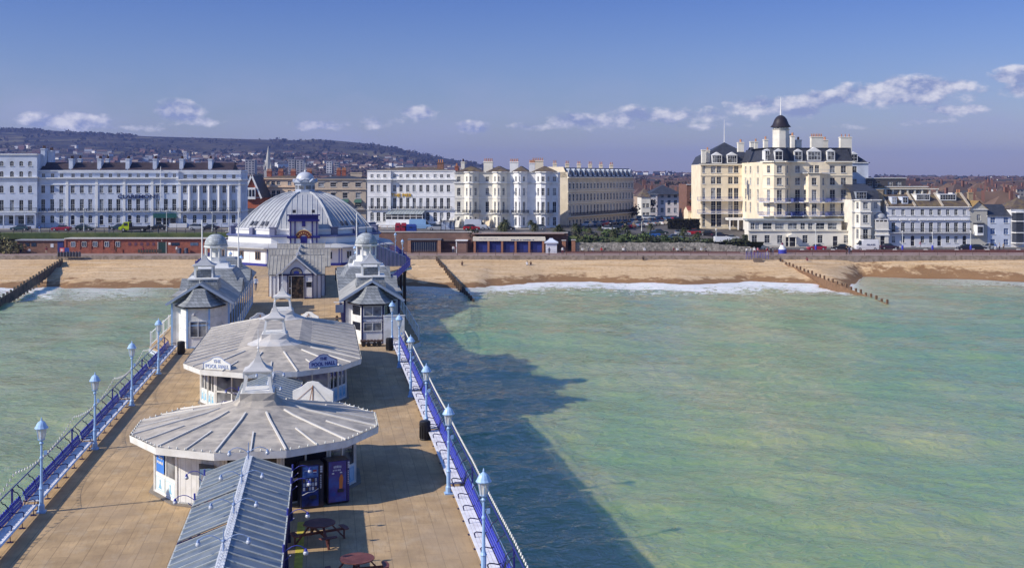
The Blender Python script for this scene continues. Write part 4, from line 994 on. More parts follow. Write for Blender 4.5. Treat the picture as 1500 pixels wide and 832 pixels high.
# ------------------------------------------------------------------ pavilions, shop and domed theatre
SCALE = tiles('fish_scale_lead', (.25, .265, .27), .32, .24, .025, .5, .2, .5, .6)
FLATP = M('flat_roof_grey', (.34, .34, .32), .8, .25, .9, tint=(.28, .27, .25), tsc=.8)
PVW = M('pavilion_white', (.74, .74, .72), .55, .08, 1.2, tint=(.62, .62, .58), tsc=1.5)
def sqr(x, y, h, z, k=None): k = k or h; return [(x - h, y - k, z), (x + h, y - k, z), (x + h, y + k, z), (x - h, y + k, z)]
def lite(t, mb_frames, x0, x1, y, z0, z1, parent=None):
 """a two-light window facing -y at y"""
 g = MB(); g.b2(x0, x1, y - .02, y, z0, z1); w = g.build('window', GLS, t)
 f = MB(); f.b2(x0 - .05, x1 + .05, y - .06, y - .0, z0 - .06, z0); f.b2(x0 - .05, x1 + .05, y - .06, y, z1, z1 + .06)
 for q in (x0 - .05, (x0 + x1) / 2 - .025, x1): f.b2(q, q + .05, y - .06, y, z0, z1)
 f.build('frame', PVW, w)
def pavilion(s, label):
 """s=+1 right, -1 left; local origin at the front centre of the gable"""
 t = pthing('pavilion', label, 'pavilion', s * 7.1, 97)
 post = BLUED if s > 0 else LBLUE
 H = 3.55; hw = 2.3; L = 31
 b = MB(); b.b2(-hw, hw, 0, L, 0, H)
 b.build('wall', PVW, t)
 b = MB()                                               # blue posts along both sides and corners
 for k in range(12):
  y = .05 + k * (L - .1) / 11
  for q in (-1, 1): b.b2(q * (hw + .03) - .05, q * (hw + .03) + .05, y - .07, y + .07, 0, H)
 for q in (-1, 1): b.b2(q * hw - .07, q * hw + .07, -.06, 0, 0, H)
 for q in (-1, 1): b.b2(q * (hw + .03) - .03, q * (hw + .03) + .03, 0, L, 0, .14)
 b.build('corner_posts', post, t)
 b = MB(); b.b2(-hw - .02, -hw - .0, 2.3, 2.301, 0, 0)
 q = -s
 wb = MB()
 for k in range(11):
  y = .6 + k * (L - 1.2) / 11; wb.b2(q * (hw + .01), q * (hw + .035), y + .35, y + 2.0, 1.1, 2.5)
 wb.build('side_windows', GLS, t)
 # canted bay with flared hipped roof
 bp = [(-1.75, 0), (-.88, -1.75), (.88, -1.75), (1.75, 0)]
 b = MB(); b.prism(bp, 0, 3.4); bay = b.build('bay', PVW, t)
 b = MB()
 for p in bp[1:3]: b.b2(p[0] - .07, p[0] + .07, p[1] - .06, p[1] + .07, 0, 3.4)
 for z in (.05, 1.85, 2.15): b.b2(-.86, .86, -1.79, -1.75, z, z + .07)
 b.build('bay_posts', post, t)
 if s > 0:
  lite(t, None, -.72, .72, -1.76, 1.15, 1.8); lite(t, None, -.72, .72, -1.76, 2.4, 3.15)
 else:
  lite(t, None, -.62, .62, -1.76, .95, 2.2)
  l = MB(); l.tube([(0, -1.75, 2.95), (-.25, -2.1, 2.95)], .03, 5); l.lathe([(.0, -.12), (.13, -.1), (.15, 0), (.08, .12)], 8, (-.3, -2.15, 2.8)); l.build('flood_light', M('grey_lamp', (.3, .3, .32), .4), t)
 for q in (-1, 1):                                      # side lights of the bay
  A, B = (Vector((-1.75, 0, 0)), Vector((-.88, -1.75, 0))) if q < 0 else (Vector((.88, -1.75, 0)), Vector((1.75, 0, 0)))
  rz = math.atan2(B.y - A.y, B.x - A.x); LL = (B - A).length
  if s > 0:
   g = MB()
   for z0, z1 in ((1.15, 1.8), (2.4, 3.15)): g.b2(.3, LL - .3, -.02, 0, z0, z1)
   g.build('window', GLS, t, A, rz)
  else:
   g = MB()
   for z0 in (.5, 1.5, 2.5): g.b2(.25, LL - .25, -.02, 0, z0, z0 + .03)
   g.build('boards', M('board_grey', (.5, .5, .5), .7), t, A, rz)
 def bayring(f, z, dy=0.): return [(x * f, (y + .0) * f + dy, z) for x, y in [(-2.0, .1), (-1.05, -2.02), (1.05, -2.02), (2.0, .1)]]
 b = MB(); b.loft([bayring(1.06, 3.38), bayring(.95, 3.5), bayring(.7, 3.85), bayring(.52, 4.35), bayring(.42, 4.7), bayring(.05, 4.9)], closed=False, cap=False); b.build('bay_roof', SCALE, t)
 b = MB(); b.loft([bayring(1.04, 3.28), bayring(1.07, 3.42)], closed=False, cap=False); b.build('bay_gutter', IRON, t)
 # main gable roof, barge boards
 zr = 5.2; ov = 2.75
 b = MB(); b.loft([[(-ov, -.55, H - .05), (0, -.55, zr), (ov, -.55, H - .05)], [(-ov, L, H - .05), (0, L, zr), (ov, L, H - .05)]], closed=False, cap=False); b.loft([[(-ov, -.5, H - .12), (0, -.5, zr - .07), (ov, -.5, H - .12)], [(-ov, L, H - .12), (0, L, zr - .07), (ov, L, H - .12)]], closed=False, cap=False)
 b.build('roof', FLATP, t)
 b = MB(); b.face([(-hw, 0.002, H - .001), (hw, 0.002, H - .001), (0, .002, zr - .15)]); b.build('gable', SCALE, t)
 b = MB()
 for q in (-1, 1): b.bar((q * ov, -.58, H - .08), (0, -.58, zr - .02), .08, .2)
 b.build('barge_board', M('blue_grey_barge', (.30, .36, .46), .5, .1), t)
 b = MB(); b.tube([(0, -.6, zr), (0, -.6, zr + .45)], [.04, .01], 5)
 for q in range(-3, 4):
  if q: b.box((q * .38, -.58, zr - abs(q) * .26), (.05, .05, .18))
 b.build('finial', PVW, t)
 # stepped louvred bases and small turret
 b = MB(); b.loft([sqr(0, 3.2, 1.35, 4.1, 1.6), sqr(0, 3.2, 1.15, 5.3, 1.4)]); b.build('louvred_base', SCALE, t)
 b = MB(); b.loft([sqr(0, 3.2, 1.25, 5.3, 1.5), sqr(0, 3.2, 1.25, 5.42, 1.5)], bottom=True)
 for q in (-1, 1):
  for p in (-1, 1): b.box((q * .72, 3.2 + p * .72, 5.9), (.14, .14, .96))
 b.b2(-.85, .85, 2.35, 4.05, 6.35, 6.45)
 tr = b.build('turret', PVW, t)
 b = MB(); b.b2(-.62, .62, 2.6, 3.8, 5.42, 6.0); b.build('turret_core', SCALE, tr)
 b = MB(); b.loft([sqr(0, 3.2, 1.0, 6.45), sqr(0, 3.2, .62, 6.6), sqr(0, 3.2, .3, 6.9), sqr(0, 3.2, .06, 7.3)]); b.tube([(0, 3.2, 7.2), (0, 3.2, 8.0)], [.03, .01], 5); b.build('turret_roof', LEADR, tr)
 # big stepped roof and domed tower
 cy = 13.5
 b = MB(); b.loft([sqr(0, cy, 2.6, 3.9, 4.2), sqr(0, cy, 2.0, 5.0, 3.4), sqr(0, cy, 1.6, 5.45, 2.4)]); b.build('stepped_roof', SCALE, t)
 b = MB(); b.loft([sqr(0, cy, 1.7, 5.4, 2.1), sqr(0, cy, 1.7, 5.52, 2.1)], bottom=True); b.loft([sqr(0, cy, 1.3, 5.5), sqr(0, cy, 1.2, 5.9)]); b.build('tower_base', PVW, t)
 b = MB(); R = 1.0
 b.lathe([(R + .12, 5.9), (R + .12, 6.0), (R, 6.02), (R, 6.45)], 8, (0, cy, 0), a0=rad(22.5))
 for k in range(8):
  a = rad(22.5 + 45 * k); b.lathe([(.08, 6.4), (.08, 7.35)], 6, (R * math.cos(a) * .97, cy + R * math.sin(a) * .97, 0))
 b.lathe([(R + .08, 7.3), (R + .18, 7.42), (R + .18, 7.5), (R * .8, 7.54)], 8, (0, cy, 0), a0=rad(22.5), bottom=False)
 b.lathe([(.55, 6.4), (.55, 7.35)], 8, (0, cy, 0)); tw = b.build('tower', PVW, t)
 b = MB(); b.lathe([(1.08 * math.cos(rad(k)) ** .9, 7.5 + 1.12 * math.sin(rad(k))) for k in (0, 12, 25, 38, 50, 62, 74, 85)], 20, (0, cy, 0)); dm = b.build('dome', tiles('dome_scales', (.38, .41, .42), .22, .2, .02, .5, .2, .45, .6), tw, smooth=True)
 b = MB(); b.lathe([(.1, 8.58), (.12, 8.66), (.05, 8.75), (.08, 8.84), (.03, 8.92), (.015, 9.6)], 8, (0, cy, 0)); b.build('finial', IRON, tw)
 for x, y, h in ((-1.6, cy + 3, 4.6), (1.5, cy + 8, 5.5)) if s < 0 else ((-.8, cy + 4, 5.2),):
  b = MB(); b.tube([(x, y, 4.2), (x, y, 5.2 + h)], [.09, .05], 6); b.build('flagpole', WHITE, t)
 # cross gable roofs toward the pier and rear turrets
 b = MB()
 for y0 in (8.0, 19.5):
  b.loft([[(-2.75, y0, 3.6), (-2.75, y0 + 2.2, 4.7), (-2.75, y0 + 4.4, 3.6)], [(2.75, y0, 3.6), (2.75, y0 + 2.2, 4.7), (2.75, y0 + 4.4, 3.6)]], closed=False, cap=False)
  for q in (-2.7, 2.7): b.face([(q, y0, 3.5), (q, y0 + 2.2, 4.65), (q, y0 + 4.4, 3.5)])
 b.build('cross_gable', SCALE, t)
 b = MB(); b.loft([sqr(0, 25, 1.7, 3.9, 2.4), sqr(0, 25, 1.3, 5.4, 1.8), sqr(0, 25, .9, 5.6, 1.2)]); b.build('rear_roof', SCALE, t)
 b = MB()                                               # flat side annexe roof panels
 for k in range(4): b.b2(-s * 1.2 + s * 2.0, s * 2.9, 4 + k * 2.2, 5.9 + k * 2.2, 3.62, 3.74)
 b.build('side_roof_panels', FLATP, t)
 return t
pavilion(-1, 'left white pavilion with pale blue posts and scaled grey dome beside the deck')
pavilion(1, 'right white pavilion with navy posts and scaled grey dome beside the deck')
# right hand low white screen wall beside the pavilion and left entrance bits
t = pthing('screen_wall', 'plain white screen wall joining the right pavilion to the rail', 'wall', 9.0, 95.0)
b = MB(); b.b2(-1.0, .75, 0, .12, 0, 2.35); b.build('panel', PVW, t); b = MB(); b.b2(-1.05, .8, -.03, .15, 2.35, 2.42); b.build('coping', WHITE, t)
t = pthing('hanging_sign', 'small blue square sign hanging by the right pavilion roof', 'sign', 4.4, 99.5, 9.2)
b = MB(); b.b2(-.35, .35, -.03, .03, 0, .7, 0); b.build('board', M('sign_slate_blue', (.10, .14, .25), .5), t); b = MB(); b.tube([(-.5, 0, .9), (.5, 0, .9)], .05, 6); b.tube([(-.3, 0, .9), (-.3, 0, .7)], .02, 4); b.tube([(.3, 0, .9), (.3, 0, .7)], .02, 4); b.build('bracket', WHITE, t)

# the gabled shop ---------------------------------------------------
TANR = M('weathered_tan_roof', (.33, .315, .28), .8, .12, 1.4, tint=(.25, .235, .21), tsc=.8)
SHW = M('shop_grey_white', (.66, .67, .70), .55, .08)
t = pthing('gabled_shop', 'grey white shop with navy frames, arched fanlight and three tan cross roofs', 'shop', -.1, 133)
b = MB(); b.b2(-2.85, 2.85, 0, 2.2, 0, 2.75); b.b2(-3.2, 3.2, 2.2, 30, 0, 2.75); b.build('wall', SHW, t)
b = MB(); b.face([(-1.95, -.9, 2.72), (1.95, -.9, 2.72), (0, -.9, 4.6)]); b.b2(-1.9, 1.9, -.88, 0, 0, .02); b.b2(-1.9, -1.8, -.9, 0, 0, 2.72); b.b2(1.8, 1.9, -.9, 0, 0, 2.72); b.b2(-1.9, -1.0, -.9, -.85, 0, 2.72); b.b2(1.0, 1.9, -.9, -.85, 0, 2.72)
b.build('porch', SHW, t)
b = MB()
for x in (-1.9, -.98, .94, 1.86): b.b2(x - .06, x + .06, -.97, -.9, 0, 2.72)
b.b2(-2.0, 2.0, -.98, -.9, 2.72, 2.9); b.b2(-1.9, -1.0, -.95, -.9, 0, .14); b.b2(1.0, 1.9, -.95, -.9, 0, .14)
for x in (-2.85, 2.77, 2.3, -2.38): b.b2(x, x + .08, -.03, .0, 0, 2.75)
b.b2(-3.27, -3.2, 2.2, 30, 0, .2); b.b2(3.2, 3.27, 2.2, 30, 0, .2)
for k in range(10):
 y = 2.3 + k * 3.05
 for q in (-1, 1): b.b2(q * 3.24 - .05, q * 3.24 + .05, y, y + .14, 0, 2.75)
b.build('navy_frame', BLUED, t)
b = MB(); b.b2(-.88, .88, -.86, -.84, .06, 2.66); d = b.build('door', M('dark_shop_interior', (.02, .018, .018), .15, .5, 2, tint=(.10, .07, .05), tsc=3, spec=.5), t)
b = MB()
for x in (-.9, -.62, .84): b.b2(x, x + .06, -.9, -.86, .04, 2.7)
b.b2(-.9, .9, -.9, -.86, 2.62, 2.7); b.b2(-.9, -.6, -.9, -.86, 1.2, 1.3); b.build('frame', WHITE, d)
b = MB(); b.b2(1.12, 1.72, -.92, -.9, 1.35, 1.95); w_ = b.build('window', GLS, t)
b = MB(); b.b2(1.08, 1.76, -.93, -.9, .3, 1.25); b.b2(1.08, 1.76, -.94, -.9, 1.95, 2.02); b.build('hatch_panel', WHITE, t)
b = MB()                                                     # fanlight
for a0, a1, r0, r1, m in ((0, 180, 0, .34, 0), (0, 180, .34, .62, 1), (0, 180, .62, .74, 2)):
 for k in range(12):
  p, q = rad(180 * k / 12), rad(180 * (k + 1) / 12)
  b.face([(r0 * math.cos(p), -.93 - m * .01, 2.92 + r0 * math.sin(p)), (r1 * math.cos(p), -.93 - m * .01, 2.92 + r1 * math.sin(p)), (r1 * math.cos(q), -.93 - m * .01, 2.92 + r1 * math.sin(q)), (r0 * math.cos(q), -.93 - m * .01, 2.92 + r0 * math.sin(q))], m)
b.build('fanlight', [M('fan_blue', (.07, .09, .38), .4), M('fan_gold', (.42, .36, .24), .5, .3, 6, tint=(.08, .09, .28), tsc=4), BLUED], t)
def xroof(y0, y1, hw, ze, zr, nm):
 b = MB(); ym = (y0 + y1) / 2
 b.loft([[(-hw, y0, ze), (-hw, ym, zr), (-hw, y1, ze)], [(hw, y0, ze), (hw, ym, zr), (hw, y1, ze)]], closed=False, cap=False)
 b.loft([[(-hw, y0, ze - .1), (-hw, ym, zr - .1), (-hw, y1, ze - .1)], [(hw, y0, ze - .1), (hw, ym, zr - .1), (hw, y1, ze - .1)]], closed=False, cap=False)
 n = int(hw * 2 / .42)
 r = b.build('cross_roof', TANR, t); b = MB()
 for k in range(n + 1):
  x = -hw + .03 + (2 * hw - .06) * k / n; b.bar((x, y0 - .02, ze + .02), (x, ym, zr + .02), .045, .04); b.bar((x, y1 + .02, ze + .02), (x, ym, zr + .02), .045, .04)
 b.bar((-hw - .03, ym, zr + .03), (hw + .03, ym, zr + .03), .12, .08)
 for x in (-hw, hw): b.tube([(x, ym, zr), (x, ym, zr + .9)], [.03, .01], 4)
 b.build('roof_ribs', M('rib_grey', (.36, .34, .31), .7, .15), r)
 b = MB()
 for x in (-hw + .1, hw - .1): b.face([(x, y0 + .3, ze - .05), (x, ym, zr - .1), (x, y1 - .3, ze - .05)])
 b.build('side_gable', SHW, t)
xroof(-.1, 8.0, 3.25, 2.75, 4.7, 'a'); xroof(11.5, 19, 3.95, 2.75, 4.75, 'b'); xroof(22, 29.5, 3.25, 2.75, 4.8, 'c')
for y0, y1, w in ((-1.15, 4, 2.2), (9.5, 15.5, 1.7), (19.8, 26, 1.7)):
 b = MB(); zt = 4.72
 b.loft([[(-w, y0, 2.8), (0, y0, zt), (w, y0, 2.8)], [(-w * .02, y1, zt), (0, y1, zt + .01), (w * .02, y1, zt)]], closed=False, cap=False); b.loft([[(-w, y0, 2.7), (0, y0, zt - .1), (w, y0, 2.7)], [(-w * .02, y1, zt - .1), (0, y1, zt - .09), (w * .02, y1, zt - .1)]], closed=False, cap=False)
 r = b.build('front_gable_roof', TANR, t)
 b = MB()
 for q in (-1, 1): b.bar((q * (w + .08), y0 - .02, 2.75), (0, y0 - .02, zt + .02), .08, .16)
 b.build('barge_board', M('barge_grey', (.55, .56, .58), .5, .1), r)
 b = MB()
 for k in range(10): b.box((0, y0 + .3 + k * .5, zt + .1), (.06, .3, .16))
 b.tube([(0, y0, zt), (0, y0, zt + 1.0)], [.035, .012], 5); b.build('ridge_cresting', M('cresting_white', (.6, .6, .6), .5), r)
 if y0 > 0: b = MB(); b.face([(-w, y0 + .05, 2.75), (w, y0 + .05, 2.75), (0, y0 + .05, zt - .1)]); b.build('gable', SHW, t)

# domed theatre -------------------------------------------------------
THW = M('theatre_white', (.80, .79, .77), .55, .06, .6)
DOMEM = M('dome_lead', (.42, .43, .44), .45, .14, .5, tint=(.31, .31, .33), tsc=.5, spec=.4)
t = pthing('domed_theatre', 'large white octagonal theatre with ribbed grey dome, lantern and navy portal', 'theatre', -.2, 195)
def oct_(ap, z): R = ap / math.cos(rad(22.5)); return [(R * math.cos(rad(22.5 + 45 * k)), R * math.sin(rad(22.5 + 45 * k)), z) for k in range(8)]
b = MB(); b.loft([oct_(14.0, 0), oct_(14.0, 2.9)], cap=False); wl_ = b.build('lower_wall', THW, t)
b = MB(); b.loft([oct_(14.75, 2.75), oct_(14.75, 2.95), oct_(12.3, 3.5)], cap=False); b.loft([oct_(13.9, 2.8), oct_(14.75, 2.75)], cap=False); b.build('lower_roof', M('theatre_low_roof', (.46, .46, .46), .7, .15, .5), t)
b = MB(); b.loft([oct_(12.3, 3.1), oct_(12.3, 4.5)], cap=False); b.build('middle_wall', THW, t)
b = MB(); b.loft([oct_(12.2, 4.45), oct_(12.62, 4.55), oct_(12.62, 4.72), oct_(11.5, 4.85)], cap=False); b.build('cornice', M('navy_white_cornice', (.10, .12, .26), .5, .1), t)
b = MB(); b.loft([oct_(11.5, 4.7), oct_(11.5, 5.6)], cap=False); b.loft([oct_(11.65, 5.55), oct_(11.65, 5.7), oct_(11.0, 5.72)], cap=False); b.build('parapet', THW, t)
b = MB()
for k in range(8):
 a = rad(22.5 + 45 * k); R = 11.6 / math.cos(rad(22.5)); b.box((R * math.cos(a), R * math.sin(a), 5.3), (.9, .9, 1.25), a); b.box((R * math.cos(a), R * math.sin(a), 6.0), (1.1, 1.1, .14), a)
 for f in (.5,):
  p, q = oct_(11.62, 0)[k], oct_(11.62, 0)[(k + 1) % 8]; b.box(((p[0] + q[0]) / 2, (p[1] + q[1]) / 2, 5.3), (.8, .8, 1.1), math.atan2(q[1] - p[1], q[0] - p[0]))
b.build('parapet_piers', M('pier_grey_navy', (.14, .15, .24), .5, .15), t)
prof = [(r, .90 * (1 - r ** 2.25) / (1 - .2 ** 2.25)) for r in (1, .96, .91, .85, .77, .68, .58, .47, .34, .2)]
def doct(r, z): return oct_(10.9 * r, 5.6 + 7.0 * z * .93)
b = MB(); b.loft([doct(r, z) for r, z in prof], cap=True); dome = b.build('dome', DOMEM, t)
b = MB(); nb = 11
for k in range(8):
 big = []
 for r, z in prof:
  p = oct_(10.9 * r + .05, 5.6 + 7 * z * .93 + .05)[k]; big.append(p)
 b.tube(big, .16, 5)
b.build('main_rib', M('rib_light', (.46, .47, .48), .4, .1), dome)
b = MB()
for k in range(8):
 for j in range(1, nb):
  pts = []
  for r, z in prof[:-1]:
   if r < abs(j / nb - .5) * .75: break
   P = oct_(10.9 * r + .03, 5.6 + 7 * z * .93 + .03); p, q = Vector(P[k]), Vector(P[(k + 1) % 8]); L = (q - p).length; m_ = (p + q) / 2
   pts.append(m_ + (q - p).normalized() * (j / nb - .5) * 9.0) if L / 9.03 >= abs(j / nb - .5) * 2 else None
  if len(pts) > 1: b.tube(pts, .045, 4)
b.build('standing_seams', M('seam_light', (.44, .45, .46), .4, .1), dome)
b = MB()                                                      # small roof hatches
for k in (4, 5, 6, 7, 0):
 P, Q = Vector(doct(prof[1][0], prof[1][1])[k]), Vector(doct(prof[1][0], prof[1][1])[(k + 1) % 8]); P2, Q2 = Vector(doct(prof[2][0], prof[2][1])[k]), Vector(doct(prof[2][0], prof[2][1])[(k + 1) % 8])
 for f in (.3, .42, .6, .72):
  if k == 5 and .35 < f < .65: continue
  a_, c_ = P.lerp(Q, f), P2.lerp(Q2, f); o_ = Vector((a_.x, a_.y, 0)).normalized() * .1 + Vector((0, 0, .08)); b.bar(a_ + o_, c_ + o_, .45, .12)
b.build('roof_hatch', M('hatch_dark', (.07, .075, .09), .4), dome)
# lantern
cxz = 5.6 + 7 * .93 * prof[-1][1]
b = MB(); b.lathe([(2.3, cxz - .25), (2.3, cxz + .1), (1.75, cxz + .15), (1.75, cxz + 1.5), (2.05, cxz + 1.55), (2.05, cxz + 1.75)], 8, a0=rad(22.5)); ln = b.build('lantern', M('lantern_grey_blue', (.40, .44, .52), .5, .1), t)
b = MB()
for k in range(8):
 a = rad(45 * k); c, s_ = math.cos(a), math.sin(a)
 for q in (-.38, .38): b.box((1.63 * c - q * s_, 1.63 * s_ + q * c, cxz + .85), (.06, .52, .62), a)
b.build('window', GLS, ln)
b = MB()
for k in range(8):
 a = rad(45 * k); c, s_ = math.cos(a), math.sin(a)
 b.loft([[(2.06 * c + .9 * s_, 2.06 * s_ - .9 * c, cxz + 1.7), (2.06 * c, 2.06 * s_, cxz + 2.3), (2.06 * c - .9 * s_, 2.06 * s_ + .9 * c, cxz + 1.7)], [(1.0 * c + .9 * s_, 1.0 * s_ - .9 * c, cxz + 1.7), (1.0 * c, 1.0 * s_, cxz + 2.3), (1.0 * c - .9 * s_, 1.0 * s_ + .9 * c, cxz + 1.7)]], closed=False, cap=False); b.face([(2.03 * c + .8 * s_, 2.03 * s_ - .8 * c, cxz + 1.72), (2.03 * c, 2.03 * s_, cxz + 2.25), (2.03 * c - .8 * s_, 2.03 * s_ + .8 * c, cxz + 1.72)])
b.build('pediment', MATS['lantern_grey_blue'], ln)
b = MB(); b.lathe([(1.5, cxz + 1.75), (1.5, cxz + 2.05), (1.62, cxz + 2.1), (1.62, cxz + 2.18)] + [(1.52 * math.cos(rad(k)), cxz + 2.18 + 1.3 * math.sin(rad(k))) for k in (0, 15, 30, 45, 60, 75, 86)], 20); b.build('lantern_dome', M('lantern_lead', (.48, .50, .55), .4, .12), ln, smooth=True)
b = MB(); b.lathe([(.12, cxz + 3.45), (.16, cxz + 3.6), (.05, cxz + 3.8), (.02, cxz + 5.0)], 8); b.build('finial', WHITE, ln)
# navy portal on the front face
b = MB(); y = -12.95
b.b2(-2.3, 2.3, y + .15, y + 2.4, 3.0, 7.5); b.build('portal_body', THW, t)
b = MB()
for x in (-2.15, -1.45, 1.25, 1.95): b.b2(x, x + .2, y - .1, y + .15, 3.1, 7.0)
b.b2(-2.5, 2.5, y - .2, y + .3, 7.0, 7.3); b.b2(-2.3, 2.3, y - .1, y + .3, 7.3, 7.9); b.b2(-2.6, 2.6, y - .3, y + .4, 7.9, 8.1)
b.b2(-.28, .28, y - .15, y + .15, 6.2, 7.0); b.b2(-2.6, -1.1, y - .25, y + .15, 4.35, 4.7); b.b2(1.1, 2.6, y - .25, y + .15, 4.35, 4.7); b.b2(-.55, .55, y + .05, y + .15, 3.1, 4.6)
b.build('portal_frame', M('portal_navy', (.02, .02, .16), .4, .1), t)
b = MB()
for k in range(14):
 p, q = rad(180 * k / 14), rad(180 * (k + 1) / 14)
 for r0, r1, m, yy in ((.55, 1.25, 0, .02), (1.25, 1.38, 1, 0)):
  b.face([(r0 * math.cos(p), y + yy, 4.3 + r0 * math.sin(p)), (r1 * math.cos(p), y + yy, 4.3 + r1 * math.sin(p)), (r1 * math.cos(q), y + yy, 4.3 + r1 * math.sin(q)), (r0 * math.cos(q), y + yy, 4.3 + r0 * math.sin(q))], m)
b.build('arch_sign', [M('arch_dark_red', (.14, .025, .03), .5), M('arch_gold', (.65, .42, .12), .5)], t)
for k, chx in enumerate('THEATRE'):
 a = rad(155 - k * 130 / 6); me = marks(.2, .3, 2, MATS['arch_gold'], k + 3); me.transform(Matrix.Rotation(-(a - rad(90)) * -1 if False else (rad(90) - a), 4, 'Y')); inst('gold_letter_mark', me, t, (.9 * math.cos(a), y - .03, 4.3 + .9 * math.sin(a)))
for k, s_ in ((0, -1), (1, 1)):
 b = MB(); b.box((s_ * 1.5, y + 1.2, 8.55), (.5, .4, .5)); b.build('flood_light', IRON, t)
# doors, windows and navy skirting on the lower walls
b = MB()
for k in range(8):
 P = oct_(14.04, 0); p, q = Vector(P[k]), Vector(P[(k + 1) % 8]); b.bar(p + Vector((0, 0, .22)), q + Vector((0, 0, .22)), .06, .4)
b.build('skirting', M('skirting_navy', (.035, .04, .24), .5), t)
for k in (3, 4, 5, 6, 7):
 P = oct_(14.0, 0); p, q = Vector(P[k]), Vector(P[(k + 1) % 8]); rz = math.atan2(q.y - p.y, q.x - p.x); L = (q - p).length
 for f in (.16, .5, .84):
  b = MB(); b.b2(f * L - .5, f * L + .5, -.06, 0, 1.1, 2.2); w_ = b.build('window', GLS, t, p, rz); b = MB()
  for x in (-.58, -.03, .5): b.b2(f * L + x, f * L + x + .07, -.1, 0, 1.0, 2.25)
  b.b2(f * L - .58, f * L + .57, -.1, 0, .98, 1.06); b.b2(f * L - .58, f * L + .57, -.1, 0, 2.2, 2.28); b.build('frame', M('brown_frame', (.30, .20, .14), .6) if k in (4,) else THW, w_)
 b = MB()
 for f in (.02, .33, .67, .98): b.b2(f * L - .09, f * L + .09, -.05, 0, .4, 2.8)
 b.build('pilasters', THW if k < 5 else M('pilaster_blue', (.12, .16, .40), .5), t, p, rz)
t = pthing('stair_wall', 'grey-blue stair wall with sloping top and navy railing right of the domed theatre', 'stair wall', 13.6, 168, 7, 0)
b = MB(); b.loft([[(-2.6, 10, 0), (2.2, 10, 0), (2.2, 10, 1.4), (-2.6, 10, 3.4)], [(-2.6, 13, 0), (2.2, 13, 0), (2.2, 13, 1.4), (-2.6, 13, 3.4)]], 0, True, True); b.build('wall', M('annexe_grey_blue', (.15, .18, .27), .6, .15), t); b = MB()
for k in range(9): x = -2.6 + k * .6; z = 3.4 - (x + 2.6) / 4.8 * 2; b.b2(x - .03, x + .03, 9.9, 9.96, .2, z + .8)
b.bar((-2.6, 9.93, 4.2), (2.2, 9.93, 2.2), .07, .08); b.bar((-2.6, 9.93, 3.8), (2.2, 9.93, 1.8), .06, .06); b.build('stair_railing', RAILM, t)
# ------------------------------------------------------------------ seafront buildings
WINC = {}
FRW = M('window_frame_white', (.72, .72, .70), .5, .05); FRD = M('window_frame_dark', (.05, .06, .10), .5)
def window_meshes(w, h, kind):
 key = (round(w, 2), round(h, 2), kind)
 if key in WINC: return WINC[key]
 f = MB(); t = .05; fy0, fy1 = .10, .17
 f.b2(-w / 2, -w / 2 + t, fy0, fy1, 0, h); f.b2(w / 2 - t, w / 2, fy0, fy1, 0, h); f.b2(-w / 2, w / 2, fy0, fy1, 0, t); f.b2(-w / 2, w / 2, fy0, fy1, h - t, h)
 f.b2(-w / 2, w / 2, fy0 - .02, fy1, h / 2 - .03, h / 2 + .03)
 if kind in ('sash', 'arch', 'french'): f.b2(-.018, .018, fy0, fy1, 0, h)
 if kind == 'french': f.b2(-w / 2, w / 2, fy0, fy1, h * .3, h * .3 + .05)
 if kind in ('sash', 'arch'): f.b2(-w / 2, w / 2, fy0, fy1, h * .25, h * .25 + .025); f.b2(-w / 2, w / 2, fy0, fy1, h * .75, h * .75 + .025)
 f.b2(-w / 2 - .08, w / 2 + .08, -.10, .1, -.10, 0)                   # sill
 if kind == 'arch' or kind == 'archdoor':                              # corner spandrels make the head round
  n = 5; r = w / 2
  for s in (-1, 1):
   for k in range(n):
    a0, a1 = rad(90 * k / n), rad(90 * (k + 1) / n)
    P = [(s * r * math.cos(a0), h - r + r * math.sin(a0)), (s * r * math.cos(a1), h - r + r * math.sin(a1)), (s * r, h)]
    f.face([(x, .02, z) for x, z in P])
 if kind == 'hood': f.b2(-w / 2 - .15, w / 2 + .15, -.16, .0, h + .12, h + .22)
 if kind == 'surround':
  for s in (-1, 1): f.b2(s * (w / 2 + .02), s * (w / 2 + .16), -.05, .0, -.1, h + .05)
  f.b2(-w / 2 - .2, w / 2 + .2, -.12, 0, h + .05, h + .2)
 g = MB(); g.b2(-w / 2, w / 2, .14, .15, 0, h)
 WINC[key] = (f, g); return WINC[key]
WM = {}
def window(parent, p, rz, w, h, kind='sash', gl=None, fm=None):
 key = (round(w, 2), round(h, 2), kind, (gl or GLS).name, (fm or FRW).name)
 if key not in WM:
  f, g = window_meshes(w, h, kind); WM[key] = (f.mesh('window', fm or FRW), g.mesh('pane', gl or GLS))
 a, c = WM[key]; o = inst('window', a, parent, p, rz); inst('pane', c, o); return o

